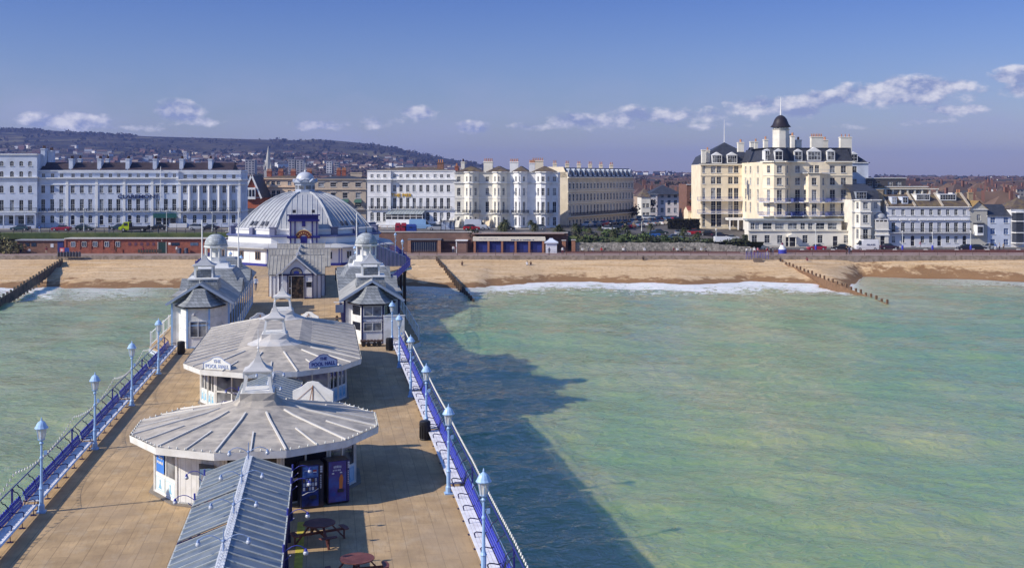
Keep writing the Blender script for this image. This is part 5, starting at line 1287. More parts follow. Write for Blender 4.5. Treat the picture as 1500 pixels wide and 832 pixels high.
class Bld:
 def __init__(s, name, label, cat, loc, mat, group=None):
  s.t = thing(name, label, cat, loc, 0, group); s.o = Vector(loc); s.mat = mat; s.w = MB(); s.rows = []; s.nwin = 0; s.trim = MB(); s.glass = None; s.fm = None
 def L(s, p): return Vector((p[0] - s.o.x, p[1] - s.o.y, p[2] - s.o.z if len(p) > 2 else 0))
 def wall(s, A, B, z0, z1, wins=(), glass=None, fm=None):
  """wins: (u centre in metres from A, z bottom, w, h, kind)"""
  A, B = Vector(A), Vector(B); d = B - A; W = d.length; U = d / W; rz = math.atan2(U.y, U.x); Nn = Vector((U.y, -U.x))
  wins = [w for w in wins if w[0] - w[2] / 2 > .02 and w[0] + w[2] / 2 < W - .02]
  us = sorted({0, W} | {round(w[0] - w[2] / 2, 4) for w in wins} | {round(w[0] + w[2] / 2, 4) for w in wins})
  zs = sorted({z0, z1} | {round(w[1], 4) for w in wins} | {round(w[1] + w[3], 4) for w in wins}); zs = [z for z in zs if z0 <= z <= z1]
  def P(u, z, dpt=0.): q = A + U * u - Nn * dpt; return (q.x - s.o.x, q.y - s.o.y, z - s.o.z)
  for i in range(len(us) - 1):
   zz = z0; um = (us[i] + us[i + 1]) / 2
   hs = sorted([(w[1], w[1] + w[3]) for w in wins if w[0] - w[2] / 2 < um < w[0] + w[2] / 2])
   for a, c in hs + [(z1, None)]:
    if a > zz: s.w.face([P(us[i], zz), P(us[i + 1], zz), P(us[i + 1], a), P(us[i], a)])
    if c is not None: zz = c
  for u, zb, w, h, k in wins:
   x0, x1, D = u - w / 2, u + w / 2, .24
   s.w.face([P(x0, zb), P(x0, zb, D), P(x0, zb + h, D), P(x0, zb + h)]); s.w.face([P(x1, zb, D), P(x1, zb), P(x1, zb + h), P(x1, zb + h, D)])
   s.w.face([P(x0, zb + h), P(x0, zb + h, D), P(x1, zb + h, D), P(x1, zb + h)]); s.w.face([P(x0, zb, D), P(x0, zb), P(x1, zb), P(x1, zb, D)])
   q = A + U * u; kd = k
   if k == 'archdoor' or k == 'door':
    o = window(s.t, (q.x - s.o.x, q.y - s.o.y, zb - s.o.z), rz, w, h, k, M('door_dark', (.035, .035, .04), .4), fm or s.fm); o.name = 'door'
   else: window(s.t, (q.x - s.o.x, q.y - s.o.y, zb - s.o.z), rz, w, h, k, glass or s.glass, fm or s.fm)
 def grid(s, A, B, z0, z1, cols, rows, **k):
  s.wall(A, B, z0, z1, [(c, r[0], r[1], r[2], r[3]) for r in rows for c in cols], **k)
 def band(s, pts, z, h, d, closed=False):
  """cornice or string course running along the outer side of pts"""
  n = len(pts)
  for i in range(n if closed else n - 1):
   A, B = Vector(pts[i]), Vector(pts[(i + 1) % n]); U = (B - A).normalized(); Nn = Vector((U.y, -U.x))
   e = U * (d if True else 0)
   s.trim.loft([[tuple(s.L((*(A - e + Nn * -.05), z))), tuple(s.L((*(A - e + Nn * d), z))), tuple(s.L((*(A - e + Nn * d), z + h))), tuple(s.L((*(A - e - Nn * .05), z + h)))],
       [tuple(s.L((*(B + e + Nn * -.05), z))), tuple(s.L((*(B + e + Nn * d), z))), tuple(s.L((*(B + e + Nn * d), z + h))), tuple(s.L((*(B + e - Nn * .05), z + h)))]], 0, True, True)
 def done(s, trim=None):
  if s.w.f: s.w.build('wall', s.mat, s.t)
  if s.trim.f: s.trim.build('cornice', trim or TRIM, s.t)
 def part(s, name, mb, mat, parent=None, smooth=False): return mb.build(name, mat, parent or s.t, smooth=smooth)
 def chimney(s, x, y, z0, z1, w=1.6, d=1.0, pots=4, mat=None, potm=None, along='x'):
  x -= s.o.x; y -= s.o.y; z0 -= s.o.z; z1 -= s.o.z
  b = MB(); b.b2(x - w / 2, x + w / 2, y - d / 2, y + d / 2, z0, z1); b.b2(x - w / 2 - .1, x + w / 2 + .1, y - d / 2 - .1, y + d / 2 + .1, z1 - .25, z1 - .05)
  c = b.build('chimney', mat or s.mat, s.t); b = MB()
  for k in range(pots):
   f = (k + .5) / pots - .5; b.lathe([(.15, 0), (.12, .75)], 7, (x + (w * f if w >= d else 0), y + (d * f if w < d else 0), z1))
  if pots: b.build('chimney_pots', potm or POT, c)
 def roofquad(s, name, quads, mat, parent=None):
  b = MB()
  for q in quads: b.face([s.L(p) for p in q])
  return b.build(name, mat, parent or s.t)
 def hip(s, x0, x1, y0, y1, z0, z1, mat, inset=None, name='roof'):
  i = inset if inset is not None else (y1 - y0) / 2
  w, d = x1 - x0, y1 - y0
  if w >= d: r0, r1 = (x0 + i, (y0 + y1) / 2, z1), (x1 - i, (y0 + y1) / 2, z1)
  else: r0, r1 = ((x0 + x1) / 2, y0 + i, z1), ((x0 + x1) / 2, y1 - i, z1)
  a, b_, c, d_ = (x0, y0, z0), (x1, y0, z0), (x1, y1, z0), (x0, y1, z0)
  if w >= d: return s.roofquad(name, [(a, b_, r1, r0), (b_, c, r1), (c, d_, r0, r1), (d_, a, r0)], mat)
  return s.roofquad(name, [(a, b_, r0), (b_, c, r1, r0), (c, d_, r1), (d_, a, r0, r1)], mat)
 def dormer(s, x, y, z, w, h, d, mat=None, ped=True, roofm=None, glass=None, wins=1):
  x -= s.o.x; y -= s.o.y; z -= s.o.z
  b = MB(); b.b2(x - w / 2, x + w / 2, y, y + d, z, z + h)
  if ped: b.loft([[(x - w / 2 - .12, y - .1, z + h), (x, y - .1, z + h + w * .32), (x + w / 2 + .12, y - .1, z + h)], [(x - w / 2 - .12, y + d, z + h), (x, y + d, z + h + w * .32), (x + w / 2 + .12, y + d, z + h)]], 0, True, True)
  else: b.b2(x - w / 2 - .1, x + w / 2 + .1, y - .1, y + d, z + h, z + h + .12)
  o = b.build('dormer', mat or TRIM, s.t)
  ww = (w - .3) / wins - .1
  for k in range(wins):
   g = MB(); cx = x - w / 2 + .15 + (w - .3) * (k + .5) / wins
   g.b2(cx - ww / 2, cx + ww / 2, y - .03, y - .01, z + .25, z + h - .12); pn = g.build('pane', glass or GLS, o)
   f = MB(); f.b2(cx - .03, cx + .03, y - .05, y - .03, z + .25, z + h - .12); f.b2(cx - ww / 2, cx + ww / 2, y - .05, y - .03, z + (h + .1) / 2, z + (h + .1) / 2 + .05)
   f.v = f.v; me = f.mesh('glazing_bar', FRW); q = inst('glazing_bar', me, s.t)
   q.parent = o; KIDS[s.t.name].remove(q); KIDS.setdefault(o.name, []).append(q)
 def balcony(s, A, B, z, depth=1.0, slab=TRIM, railm=IRON, h=.95, ornate=False):
  A, B = Vector(A), Vector(B); d = B - A; W = d.length; rz = math.atan2(d.y, d.x)
  b = MB(); b.b2(0, W, -depth, .02, -.14, 0); o = b.build('balcony', slab, s.t, s.L((A.x, A.y, z)), rz)
  b = MB(); b.b2(0, W, -depth, -depth + .05, h - .06, h); b.b2(0, W, -depth, -depth + .05, .06, .12)
  n = max(2, int(W / .17))
  for k in range(n + 1): b.b2(k * W / n - .013, k * W / n + .013, -depth, -depth + .04, .0, h)
  for x in (0, W): b.b2(x - .02, x + .02, -depth, 0, h - .06, h);
  for x in (0, W):
   for k in range(4): b.b2(x - .012, x + .012, -depth + depth * (k + .5) / 4 - .012, -depth + depth * (k + .5) / 4 + .012, 0, h)
  r = b.build('railing', railm, o)
def cols_px(Y, x0, pxs): return [XA(p, Y) - x0 for p in pxs]

# --- hotel with its name on the front (left) --------------------------------
Yc = 277.; zc = 8.5
def ZX(zy): return ZA(180 + zy * .2644, Yc)          # helper: zoomed row to height
def cx_(zx): return XA(zx * .2644, Yc)
B = Bld('hotel', 'long white seafront hotel with bluish shade in its wall colour, dark roof bearing the name CLAREMONT', 'hotel', (cx_(620), Yc, zc), STUC_B)
X0, X1, X2 = cx_(190), cx_(955), cx_(1300)
rows3 = [(ZX(391), .95, ZX(348) - ZX(391), 'sash'), (ZX(490), .98, ZX(425) - ZX(490), 'french')]
ctrip = [215, 264, 313, 375, 424, 470, 531, 578, 623, 685, 731, 777, 837, 883, 929]
cols = [cx_(c) - X0 for c in ctrip]
gr = []
for i, c in enumerate(cols):
 if i in (12, 13, 14): continue
 gr.append((c, ZX(558) if i not in (3, 6, 9) else ZX(568), .95, (ZX(515) - ZX(558)) if i not in (3, 6, 9) else (ZX(515) - ZX(568)), 'arch' if i not in (3, 6, 9) else 'archdoor'))
gr += [((cols[12] + cols[13] + cols[14]) / 3 + k * 1.75, ZX(572), 1.4, 1.8, 'plain' if k else 'door') for k in (-1, 0, 1)]
B.wall((X0, Yc), (X1, Yc), zc, ZX(308), [(c, r[0], r[1], r[2], r[3]) for r in rows3 for c in cols] + gr)
B.wall((X0, Yc + .3), (X1, Yc + .3), ZX(312), ZX(262), [(c, ZX(302), .85, .9, 'sash') for c in cols])
Ye = Yc - .6; colsr = [990, 1044, 1099, 1153, 1208, 1260]; cr = [cx_(c) - X1 for c in colsr]
B.wall((X1, Ye), (X2, Ye), zc, ZX(318), [(c, ZX(391), .95, 1.85, 'sash') for c in cr] + [(c, ZX(494), .98, 2.85, 'french') for c in cr] + [(c, ZX(560), .95, 2.0, 'arch') for c in cr])
B.wall((X1, Ye + .4), (X2, Ye + .4), ZX(318), ZX(262), [(c, ZX(309), .9, .92, 'sash') for c in cr])
B.wall((X1, Yc), (X1, Ye), zc, ZX(262))
B.wall((X2, Ye), (X2, Yc + 13), zc, ZX(262), [(3 + 3 * k, ZX(z), .9, h, 'sash') for k in range(3) for z, h in ((391, 1.8), (490, 2.2), (309, .9))])
B.wall((X0, Yc + 13), (X0, Yc), zc, ZX(262)); B.wall((X2, Yc + 13), (X0, Yc + 13), zc, ZX(262))
for z, h, d in ((ZX(310), .28, .45), (ZX(345), .12, .18), (ZX(497), .16, .22), (ZX(268), .16, .2), (ZX(512), .1, .12)): B.band([(X0, Yc), (X1 - .5, Yc)], z, h, d)
for z, h, d in ((ZX(320), .35, .5), (ZX(345), .18, .25), (ZX(500), .2, .3), (ZX(270), .16, .22)): B.band([(X1, Ye), (X2, Ye), (X2, Yc + 12)], z, h, d)
for zx in (345, 505, 655, 808): x = cx_(zx) - B.o.x; B.trim.b2(x - .3, x + .3, -.12, .0, .2, ZX(312) - zc)
for zx in (1017, 1070, 1125, 1180, 1235):
 x = cx_(zx) - B.o.x; B.trim.lathe([(.42, ZX(492) - zc), (.42, ZX(485) - zc), (.3, ZX(480) - zc), (.26, ZX(352) - zc), (.4, ZX(346) - zc)], 10, (x, Ye - Yc - .3, 0))
for zx in (962, 1292): x = cx_(zx) - B.o.x; B.trim.b2(x - .3, x + .3, Ye - Yc - .15, Ye - Yc + .02, 1, ZX(320) - zc)
B.done()
for i in range(0, 15):
 if 1: B.balcony((X0 + cols[i] - .8, Yc), (X0 + cols[i] + .8, Yc), ZX(492), .55, h=.7)
B.balcony((X1, Ye), (X2, Ye), ZX(497), .7)
edges = [190, 355, 510, 665, 815, 962, 1122, 1255]
for i, (a, c) in enumerate(zip(edges, edges[1:])):
 xa, xb = cx_(a) + .2, cx_(c) - .2
 B.roofquad('roof', [((xa, Yc + .8, ZX(262)), (xb, Yc + .8, ZX(264)), (xb, Yc + 4.5, ZX(218)), (xa, Yc + 4.5, ZX(218))), ((xa, Yc + 4.5, ZX(218)), (xb, Yc + 4.5, ZX(218)), (xb, Yc + 12.5, ZX(225)), (xa, Yc + 12.5, ZX(225))), ((xb, Yc + .8, ZX(264)), (xb, Yc + 12.5, ZX(264)), (xb, Yc + 4.5, ZX(218))), ((xa, Yc + .8, ZX(262)), (xa, Yc + 4.5, ZX(218)), (xa, Yc + 12.5, ZX(264)))], M('aubergine_slate', (.045, .032, .038), .7, .3, 1.0, bump=.2))
for zx in (355, 510, 665, 815, 962, 1122): B.chimney(cx_(zx), Yc + 2.8, ZX(262), ZX(198), .95, 2.6, 4, STUC_B, M('dark_pot', (.10, .06, .05), .8))
for zx in (380, 533): B.chimney(cx_(zx), Yc + 6, ZX(240), ZX(196), .8, 1.6, 3, STUC_B, MATS['dark_pot'])
inst('lettering', text_mesh('CLAREMONT', 1.3, .07, M('name_navy', (.02, .035, .12), .5), extra=1.3), B.t, (cx_(733) - B.o.x, -.14, ZX(412) - zc))
b = MB(); b.b2(cx_(822) - B.o.x, cx_(950) - B.o.x, -1.8, -.02, ZX(527) - zc, ZX(524) - zc + .02); b.b2(cx_(822) - B.o.x, cx_(950) - B.o.x, -1.85, -1.75, ZX(530) - zc, ZX(505) - zc); b.build('entrance_canopy', M('awning_green', (.02, .10, .09), .6), B.t)
b = MB(); b.tube([(cx_(856) - B.o.x, -.3, ZX(435) - zc), (cx_(856) - B.o.x, -.3, ZX(242) - zc)], .08, 6); b.build('flagpole', WHITE, B.t)
b = MB()
for zx in list(range(200, 1290, 40)): b.tube([(cx_(zx) - B.o.x, -2.6, 0), (cx_(zx) - B.o.x, -2.6, 1.1)], .03, 4)
b.bar((cx_(200) - B.o.x, -2.6, 1.1), (cx_(820) - B.o.x, -2.6, 1.1), .04, .04); b.bar((cx_(200) - B.o.x, -2.6, .4), (cx_(820) - B.o.x, -2.6, .4), .03, .03); b.build('area_railing', IRON, B.t)
b = MB(); b.b2(cx_(915) - B.o.x, cx_(955) - B.o.x, -3, -2.2, 0, 1.05); b.b2(cx_(957) - B.o.x, cx_(1010) - B.o.x, -3, -2.2, 0, 1.0); b.build('white_planter', WHITE, B.t)

B = Bld('hotel', 'taller white hotel block with bluish shade in its wall colour, cut off at the left edge of the photo', 'hotel', (cx_(0), Yc, zc), STUC_B)
XL = cx_(-260); X0b = X0 - .01; Yl = Yc - 1.0
cl = [cx_(c) - XL for c in (-200, -150, -100, 0, 55, 105, 152)]
B.wall((XL, Yl), (X0b, Yl), zc, ZX(172), [(c, ZX(240), .95, 1.2, 'arch') for c in cl] + [(c, ZX(303), .95, 1.5, 'arch') for c in cl] + [(c, ZX(388), .95, 1.75, 'arch') for c in cl] + [(c, ZX(487), .98, 2.6, 'french') for c in cl] + [(c, ZX(562), 1.5, 2.0, 'plain') for c in cl])
B.wall((X0b, Yl), (X0b, Yc + 13), zc, ZX(172)); B.wall((X0b, Yc + 13), (XL, Yc + 13), zc, ZX(172)); B.wall((XL, Yc + 13), (XL, Yl), zc, ZX(172))
for z, h, d in ((ZX(178), .2, .25), (ZX(305), .25, .4), (ZX(500), .25, .6), (ZX(320), .1, .15)): B.band([(XL, Yl), (X0b, Yl), (X0b, Yl + .9)], z, h, d)
B.done()
B.roofquad('roof', [((XL, Yl + .5, ZX(176)), (X0b, Yl + .5, ZX(176)), (X0b, Yc + 13, ZX(176)), (XL, Yc + 13, ZX(176)))], SLATE)
B.balcony((XL, Yl), (X0b, Yl), ZX(492), .8)
B.chimney(cx_(195), Yc + 4, ZX(260), ZX(140), 1.0, 2.5, 3, STUC_B, MATS['dark_pot']); B.chimney(cx_(222), Yc + 6, ZX(260), ZX(150), 1.0, 2.5, 3, STUC_B, MATS['dark_pot'])
b = MB(); b.b2(XL - B.o.x, X0b - B.o.x, -2.5, -1.02, ZX(510) - zc, ZX(504) - zc)
for k in range(9): x = XL + (X0b - XL) * k / 8 - B.o.x; b.b2(x - .12, x + .12, -2.5, -2.3, 0, ZX(510) - zc)
b.b2(XL - B.o.x, X0b - B.o.x, -2.5, -2.35, 0, .7); b.build('ground_floor_conservatory', STUC_B, B.t)

PV = Vector((-100., 281.))
for o_ in list(COL.objects):
 if o_.parent is None and o_.name.startswith('hotel'):
  d_ = Vector(o_.location[:2]) - Vector((-100., 277.)); d_.rotate(Matrix.Rotation(rad(6), 2)); o_.location = (PV.x + d_.x, PV.y + d_.y, o_.location.z); o_.rotation_euler = (0, 0, rad(6))
ROW0 = {o_.name for o_ in COL.objects}
# --- second named hotel ----------------------------------------------------
Yp = 284.; zp = 8.5
def px3(zx): return XA(520 + zx * .2283, Yp)
def pz3(zy): return ZA(200 + zy * .2283, Yp)
B = Bld('hotel', 'bright white seafront hotel with gold lettering THE PIER and a glazed ground floor', 'hotel', (px3(350), Yp, zp), STUC_W)
XA0, XA1, XA2 = px3(75), px3(228), px3(640)
c1 = [px3(c) - XA0 for c in (107, 148, 190)]; c2 = [px3(c) - XA1 for c in (250, 292, 336, 378, 422, 466, 514, 556, 600)]
def rws(cs, gcs=None): return [(c, pz3(264), .82, .8, 'sash') for c in cs] + [(c, pz3(355), .85, 1.7, 'sash') for c in cs] + [(c, pz3(464), .85, 2.7, 'french') for c in cs] + [(c, pz3(545), .95, 2.3, 'arch') for c in (gcs if gcs is not None else cs)]
B.wall((XA0, Yp - .7), (XA1, Yp - .7), zp, pz3(220), rws(c1)); B.wall((XA1, Yp), (XA2, Yp), zp, pz3(220), rws(c2, c2[5:])); B.wall((XA1, Yp - .7), (XA1, Yp), zp, pz3(220))
B.wall((XA2, Yp), (XA2, Yp + 13), zp, pz3(220)); B.wall((XA0, Yp + 13), (XA0, Yp - .7), zp, pz3(220), [(3, pz3(355), .85, 1.7, 'sash'), (7, pz3(355), .85, 1.7, 'sash')]); B.wall((XA2, Yp + 13), (XA0, Yp + 13), zp, pz3(220))
for z, h, d in ((pz3(222), .16, .2), (pz3(280), .3, .45), (pz3(292), .12, .2), (pz3(385), .06, .08), (pz3(472), .14, .2)):
 B.band([(XA0, Yp + 8), (XA0, Yp - .7), (XA1, Yp - .7)], z, h, d); B.band([(XA1, Yp), (XA2, Yp)], z, h, d)
B.done()
B.hip(XA0 + 1, XA2 - 1, Yp + 1.5, Yp + 12.5, pz3(222), pz3(196), SLATEB)
for c in c1: B.balcony((XA0 + c - .75, Yp - .7), (XA0 + c + .75, Yp - .7), pz3(466), .5, h=.65)
for c in c2: B.balcony((XA1 + c - .75, Yp), (XA1 + c + .75, Yp), pz3(466), .5, h=.65)
B.chimney(px3(530), Yp + 5, pz3(220), pz3(165), 1.6, 1.2, 3, BRICKB); B.chimney(px3(640), Yp + 4, pz3(220), pz3(190), .8, 1.8, 3, BRICK)
inst('lettering', text_mesh('THE PIER', 1.15, .07, M('gold_letter', (.60, .36, .02), .5), extra=1.15), B.t, (px3(295) - B.o.x, -.14, pz3(379) - zp))
x0, x1 = px3(212) - B.o.x, px3(448) - B.o.x
b = MB(); b.b2(x0, x1, -4, -.02, 0, pz3(532) - zp); b.b2(x0 - 1.2, x1 + .5, -5, -4, 0, pz3(560) - zp); b.build('terrace_wall', STUC_W, B.t)
b = MB(); b.b2(x0 + .05, x1 - .05, -3.9, -.1, pz3(532) - zp, pz3(500) - zp); cg = b.build('sunroom_glass', GLS, B.t)
b = MB()
for k in range(7): x = x0 + (x1 - x0) * k / 6; b.b2(x - .07, x + .07, -4, -3.86, pz3(532) - zp, pz3(496) - zp);
b.b2(x0, x1, -4, -3.86, pz3(512) - zp, pz3(509) - zp); b.b2(x0, x1, -4, -3.86, pz3(532) - zp, pz3(529) - zp); b.build('frame', TRIM, cg)
b = MB(); b.loft([[(x0 - .1, -4.2, pz3(497) - zp), (x1 + .1, -4.2, pz3(497) - zp), (x1 + .1, -4.2, pz3(494) - zp), (x0 - .1, -4.2, pz3(494) - zp)], [(x0 - .1, 0, pz3(478) - zp), (x1 + .1, 0, pz3(478) - zp), (x1 + .1, 0, pz3(476) - zp), (x0 - .1, 0, pz3(476) - zp)]], 0, True, True)
for k in range(14): x = x0 + (x1 - x0) * k / 13; b.bar((x, -4.2, pz3(493) - zp), (x, 0, pz3(475) - zp), .06, .05)
b.build('sunroom_roof', M('sunroom_grey', (.38, .42, .42), .3, .15), B.t)
def steps(B, x, y, w, z1, n=9, mat=None):
 b = MB()
 for k in range(n): b.b2(x - w / 2, x + w / 2, y - (n - k) * .32, y, z1 * k / n, z1 * (k + 1) / n)
 for s in (-1, 1): b.loft([[(x + s * w / 2, y - n * .32, 0), (x + s * (w / 2 + .22), y - n * .32, 0), (x + s * (w / 2 + .22), y - n * .32, .5), (x + s * w / 2, y - n * .32, .5)], [(x + s * w / 2, y, z1), (x + s * (w / 2 + .22), y, z1), (x + s * (w / 2 + .22), y, z1 + .6), (x + s * w / 2, y, z1 + .6)]], 0, True, True)
 b.build('entrance_steps', mat or STUC_W, B.t)
steps(B, px3(462) - B.o.x, -.3, 1.5, 1.7);
b = MB(); b.b2(px3(480) - B.o.x, px3(545) - B.o.x, -2.2, -.02, 0, pz3(545) - zp); b.build('porch', STUC_W, B.t); steps(B, px3(590) - B.o.x, -.3, 1.5, 1.7)

# --- four bay fronted houses ------------------------------------------------
def bayhouse(x0, x1, bx0, bx1, Y, mat, label, cols_flat, z0=8.5, ztop=None, chim=None, roofm=SLATEB, depth=1.9, side=False):
 B = Bld('terraced_house', label, 'house', ((x0 + x1) / 2, Y, z0), mat); zt = ztop
 lv = [(pz3(289), 1.2), (pz3(378), 1.85), (pz3(487), 2.7), (pz3(568), 2.1), (pz3(630) + .25, 1.0)]
 kinds_ = ['sash', 'sash', 'french', 'arch', 'plain']
 def W(A, B_, w=.95, only=None):
  L = (Vector(B_) - Vector(A)).length; return [(L / 2, z, min(w, L - .35), h, k) for (z, h), k in zip(lv, kinds_)]
 fx = []
 for c in cols_flat: fx += [(c - x0, z, .9, h, k) for (z, h), k in list(zip(lv, kinds_))[:4]]
 # flat wall left of the bay, canted bay, flat wall right
 if bx0 - x0 > .1: B.wall((x0, Y), (bx0, Y), z0, zt, [w for w in fx if w[0] < bx0 - x0])
 a, c = (bx0 + depth * .75, Y - depth), (bx1 - depth * .75, Y - depth)
 B.wall((bx0, Y), a, z0, zt, W((bx0, Y), a, .8)); B.wall(a, c, z0, zt, W(a, c, 1.25)); B.wall(c, (bx1, Y), z0, zt, W(c, (bx1, Y), .8))
 if x1 - bx1 > .1: B.wall((bx1, Y), (x1, Y), z0, zt, [(w[0] + x0 - bx1, *w[1:]) for w in fx if w[0] > bx1 - x0])
 B.wall((x1, Y), (x1, Y + 12), z0, zt, [(k * 3.2 + 2, z, .9, h, 'sash') for k in range(3) for z, h in lv[:3]] if side else []); B.wall((x0, Y + 12), (x0, Y), z0, zt); B.wall((x1, Y + 12), (x0, Y + 12), z0, zt)
 path = [(x0, Y), (bx0, Y), a, c, (bx1, Y), (x1, Y)]
 for z, h, d in ((zt - .2, .22, .3), (pz3(300), .22, .3), (pz3(395), .1, .12), (pz3(500), .12, .2), (pz3(582), .1, .14)): B.band(path, z, h, d)
 B.done(TRIM if mat is not STUC_C else TRIMC)
 B.balcony(a, c, pz3(490), .6, h=.75); B.balcony((bx0, Y), a, pz3(490), .6, h=.75); B.balcony(c, (bx1, Y), pz3(490), .6, h=.75)
 B.hip(x0 + .3, x1 - .3, Y - .4, Y + 11.7, zt - .02, zt + 1.5, roofm, inset=3)
 if chim: B.chimney(chim[0], Y + 4.5, zt - .5, zt + chim[1], chim[2], chim[3], 5, mat, MATS['dark_pot'] if len(chim) < 5 else POT)
 return B
zt4 = pz3(228)
B = bayhouse(px3(640), px3(833), px3(703), px3(797), Yp, STUC_P, 'cream bay fronted house adjoining the hotel with gold lettering', [px3(667)], ztop=zt4, chim=(px3(680), 2.6, .9, 1.6))
steps(B, px3(655) - B.o.x, -.2, 1.4, 1.7, mat=STUC_P)
B = bayhouse(px3(833), px3(998), px3(884), px3(976), Yp, STUC_P, 'second cream bay fronted house, behind the parked white van and palms', [px3(850)], ztop=zt4, chim=(px3(845), 2.7, 2.3, 1.2, 1))
steps(B, px3(848) - B.o.x, -.2, 1.4, 1.7, mat=STUC_C)
bayhouse(px3(998), px3(1124), px3(1018), px3(1106), Yp, STUC_W, 'narrow white bay fronted house with central full height bay', [], ztop=zt4, chim=(px3(1014), 2.6, 2.2, 1.2, 1))
bayhouse(px3(1124), px3(1302), px3(1160), px3(1262), Yp, STUC_W, 'end white house of the bay fronted row, beside the road corner', [px3(1275) + .2], ztop=zt4, chim=(px3(1130), 2.3, 1.4, 1.2, 1), side=True)

for o_ in list(COL.objects):
 if o_.parent is None and o_.name not in ROW0:
  d_ = Vector(o_.location[:2]) - Vector((-17., 284.)); d_.rotate(Matrix.Rotation(rad(-5), 2)); o_.location = (-17 + d_.x, 284 + d_.y, o_.location.z); o_.rotation_euler = (0, 0, rad(-5))
# --- long cream terrace seen along its length ---------------------------------
A0 = Vector((14.9, 300.)); A1 = Vector((36.8, 341.)); U = (A1 - A0).normalized(); Nn = Vector((U.y, -U.x)); W_ = (A1 - A0).length; zb, zt = 7.0, 20.9
B = Bld('terrace', 'long cream terrace receding from the seafront with grey mansard roof and iron balcony', 'terrace', (*A0, zb), STUC_O)
n = 20; cs = [W_ * (k + .5) / n for k in range(n)]
B.wall(A0, A1, zb, zt, [(c, z, 1.0, h, k) for c in cs for z, h, k in ((zb + .6, 2.0, 'surround'), (zb + 3.9, 2.5, 'surround'), (zb + 7.6, 1.9, 'surround'), (zb + 10.9, 1.5, 'surround'))])
E0 = A0 - Nn * 12; B.wall(E0, A0, zb, zt + 1.5, []); B.wall(A1, A1 - Nn * 12, zb, zt); B.wall(A1 - Nn * 12, E0, zb, zt)
for z, h, d in ((zt - .1, .3, .55), (zb + 10.1, .18, .25), (zb + 6.9, .18, .25), (zb + 3.2, .14, .2)): B.band([A0, A1], z, h, d)
B.done(TRIMC); B.balcony(A0, A1, zb + 3.6, 1.0)
M0, M1 = A0 - Nn * 1.4, A1 - Nn * 1.4; K0, K1 = A0 - Nn * 11, A1 - Nn * 11
B.roofquad('mansard_roof', [((*A0, zt + .1), (*A1, zt + .1), (*M1, zt + 2.7), (*M0, zt + 2.7)), ((*M0, zt + 2.7), (*M1, zt + 2.7), (*K1, zt + 2.9), (*K0, zt + 2.9))], SLATE)
B.roofquad('end_gable', [((*A0, zt), (*M0, zt + 2.9), (*K0, zt + 2.9), (*E0, zt))][::-1], STUC_C)
rz = math.atan2(U.y, U.x); dm = MB(); dm.b2(-.75, .75, -.1, 1.3, 0, 1.7); dm.lathe([(.0, 0), (.0, 0)], 3); dmm = MB(); dmm.b2(-.75, .75, -.1, 1.4, 0, 1.7); dmm.loft([[(-.85, -.2, 1.7), (-.5, -.2, 2.05), (.5, -.2, 2.05), (.85, -.2, 1.7)], [(-.85, 1.4, 1.7), (-.5, 1.4, 2.05), (.5, 1.4, 2.05), (.85, 1.4, 1.7)]], 0, True, True); dmesh = dmm.mesh('dormer', M('dormer_pale', (.5, .54, .6), .6, .1))
g = MB(); g.b2(-.45, .45, -.14, -.11, .4, 1.5); gm_ = g.mesh('pane', GLS)
for k in range(14):
 q = A0 + U * (W_ * (k + .5) / 14) - Nn * .25; o = inst('dormer', dmesh, B.t, B.L((q.x, q.y, zt + .35)), rz); inst('pane', gm_, o)
for k in range(6):
 q = A0 + U * (W_ * (k + .3) / 6) - Nn * 5; B.chimney(q.x, q.y, zt + 2.5, zt + 3.9, 1.0, 1.0, 2, STUC_C)
q = E0 + Nn * 3; B.chimney(q.x, q.y, zt + 1, zt + 4.6, 3, 1.2, 6, STUC_C)

# --- houses in the gap -----------------------------------------------------------
Yh = 395.; zh = 6.8
hx = lambda zx: XA(780 + zx * .2284, Yh); hz = lambda zy: ZA(200 + zy * .2284, Yh)
B = Bld('house', 'pale pinkish white block with grey hipped roof at the end of the side road', 'house', (hx(850), Yh, zh), M('pinkish_stucco', (.70, .62, .58), .8, .05))
x0, xm, x1 = hx(742), hx(798), hx(958)
B.wall((x0, Yh - 1.2), (xm, Yh - 1.2), zh, hz(372), [(hx(771) - x0, hz(z + 10), 1.9, h, 'sash') for z, h in ((383, 1.3), (428, 1.7), (478, 1.7), (522, 1.6))]); B.wall((xm, Yh - 1.2), (xm, Yh), zh, hz(372))
B.wall((xm, Yh), (x1, Yh), zh, hz(372), [(hx(c) - xm, hz(z + 10), 1.1, h, 'sash') for c in (832, 876, 917) for z, h in ((384, 1.2), (428, 1.6), (478, 1.6), (524, 1.4))])
B.wall((x1, Yh), (x1, Yh + 14), zh, hz(372), [(3.5 * k + 2.5, hz(z + 10), 1.1, 1.4, 'sash') for k in range(3) for z in (384, 428, 478, 524)]); B.wall((x0, Yh + 14), (x0, Yh - 1.2), zh, hz(372)); B.wall((x1, Yh + 14), (x0, Yh + 14), zh, hz(372))
B.band([(x0, Yh - 1.2), (xm, Yh - 1.2)], hz(374), .2, .3); B.band([(xm, Yh), (x1, Yh), (x1, Yh + 13)], hz(374), .2, .3); B.done()
B.hip(x0 - .4, x1 + .4, Yh - 1.6, Yh + 14.4, hz(372), hz(312), SLATE)
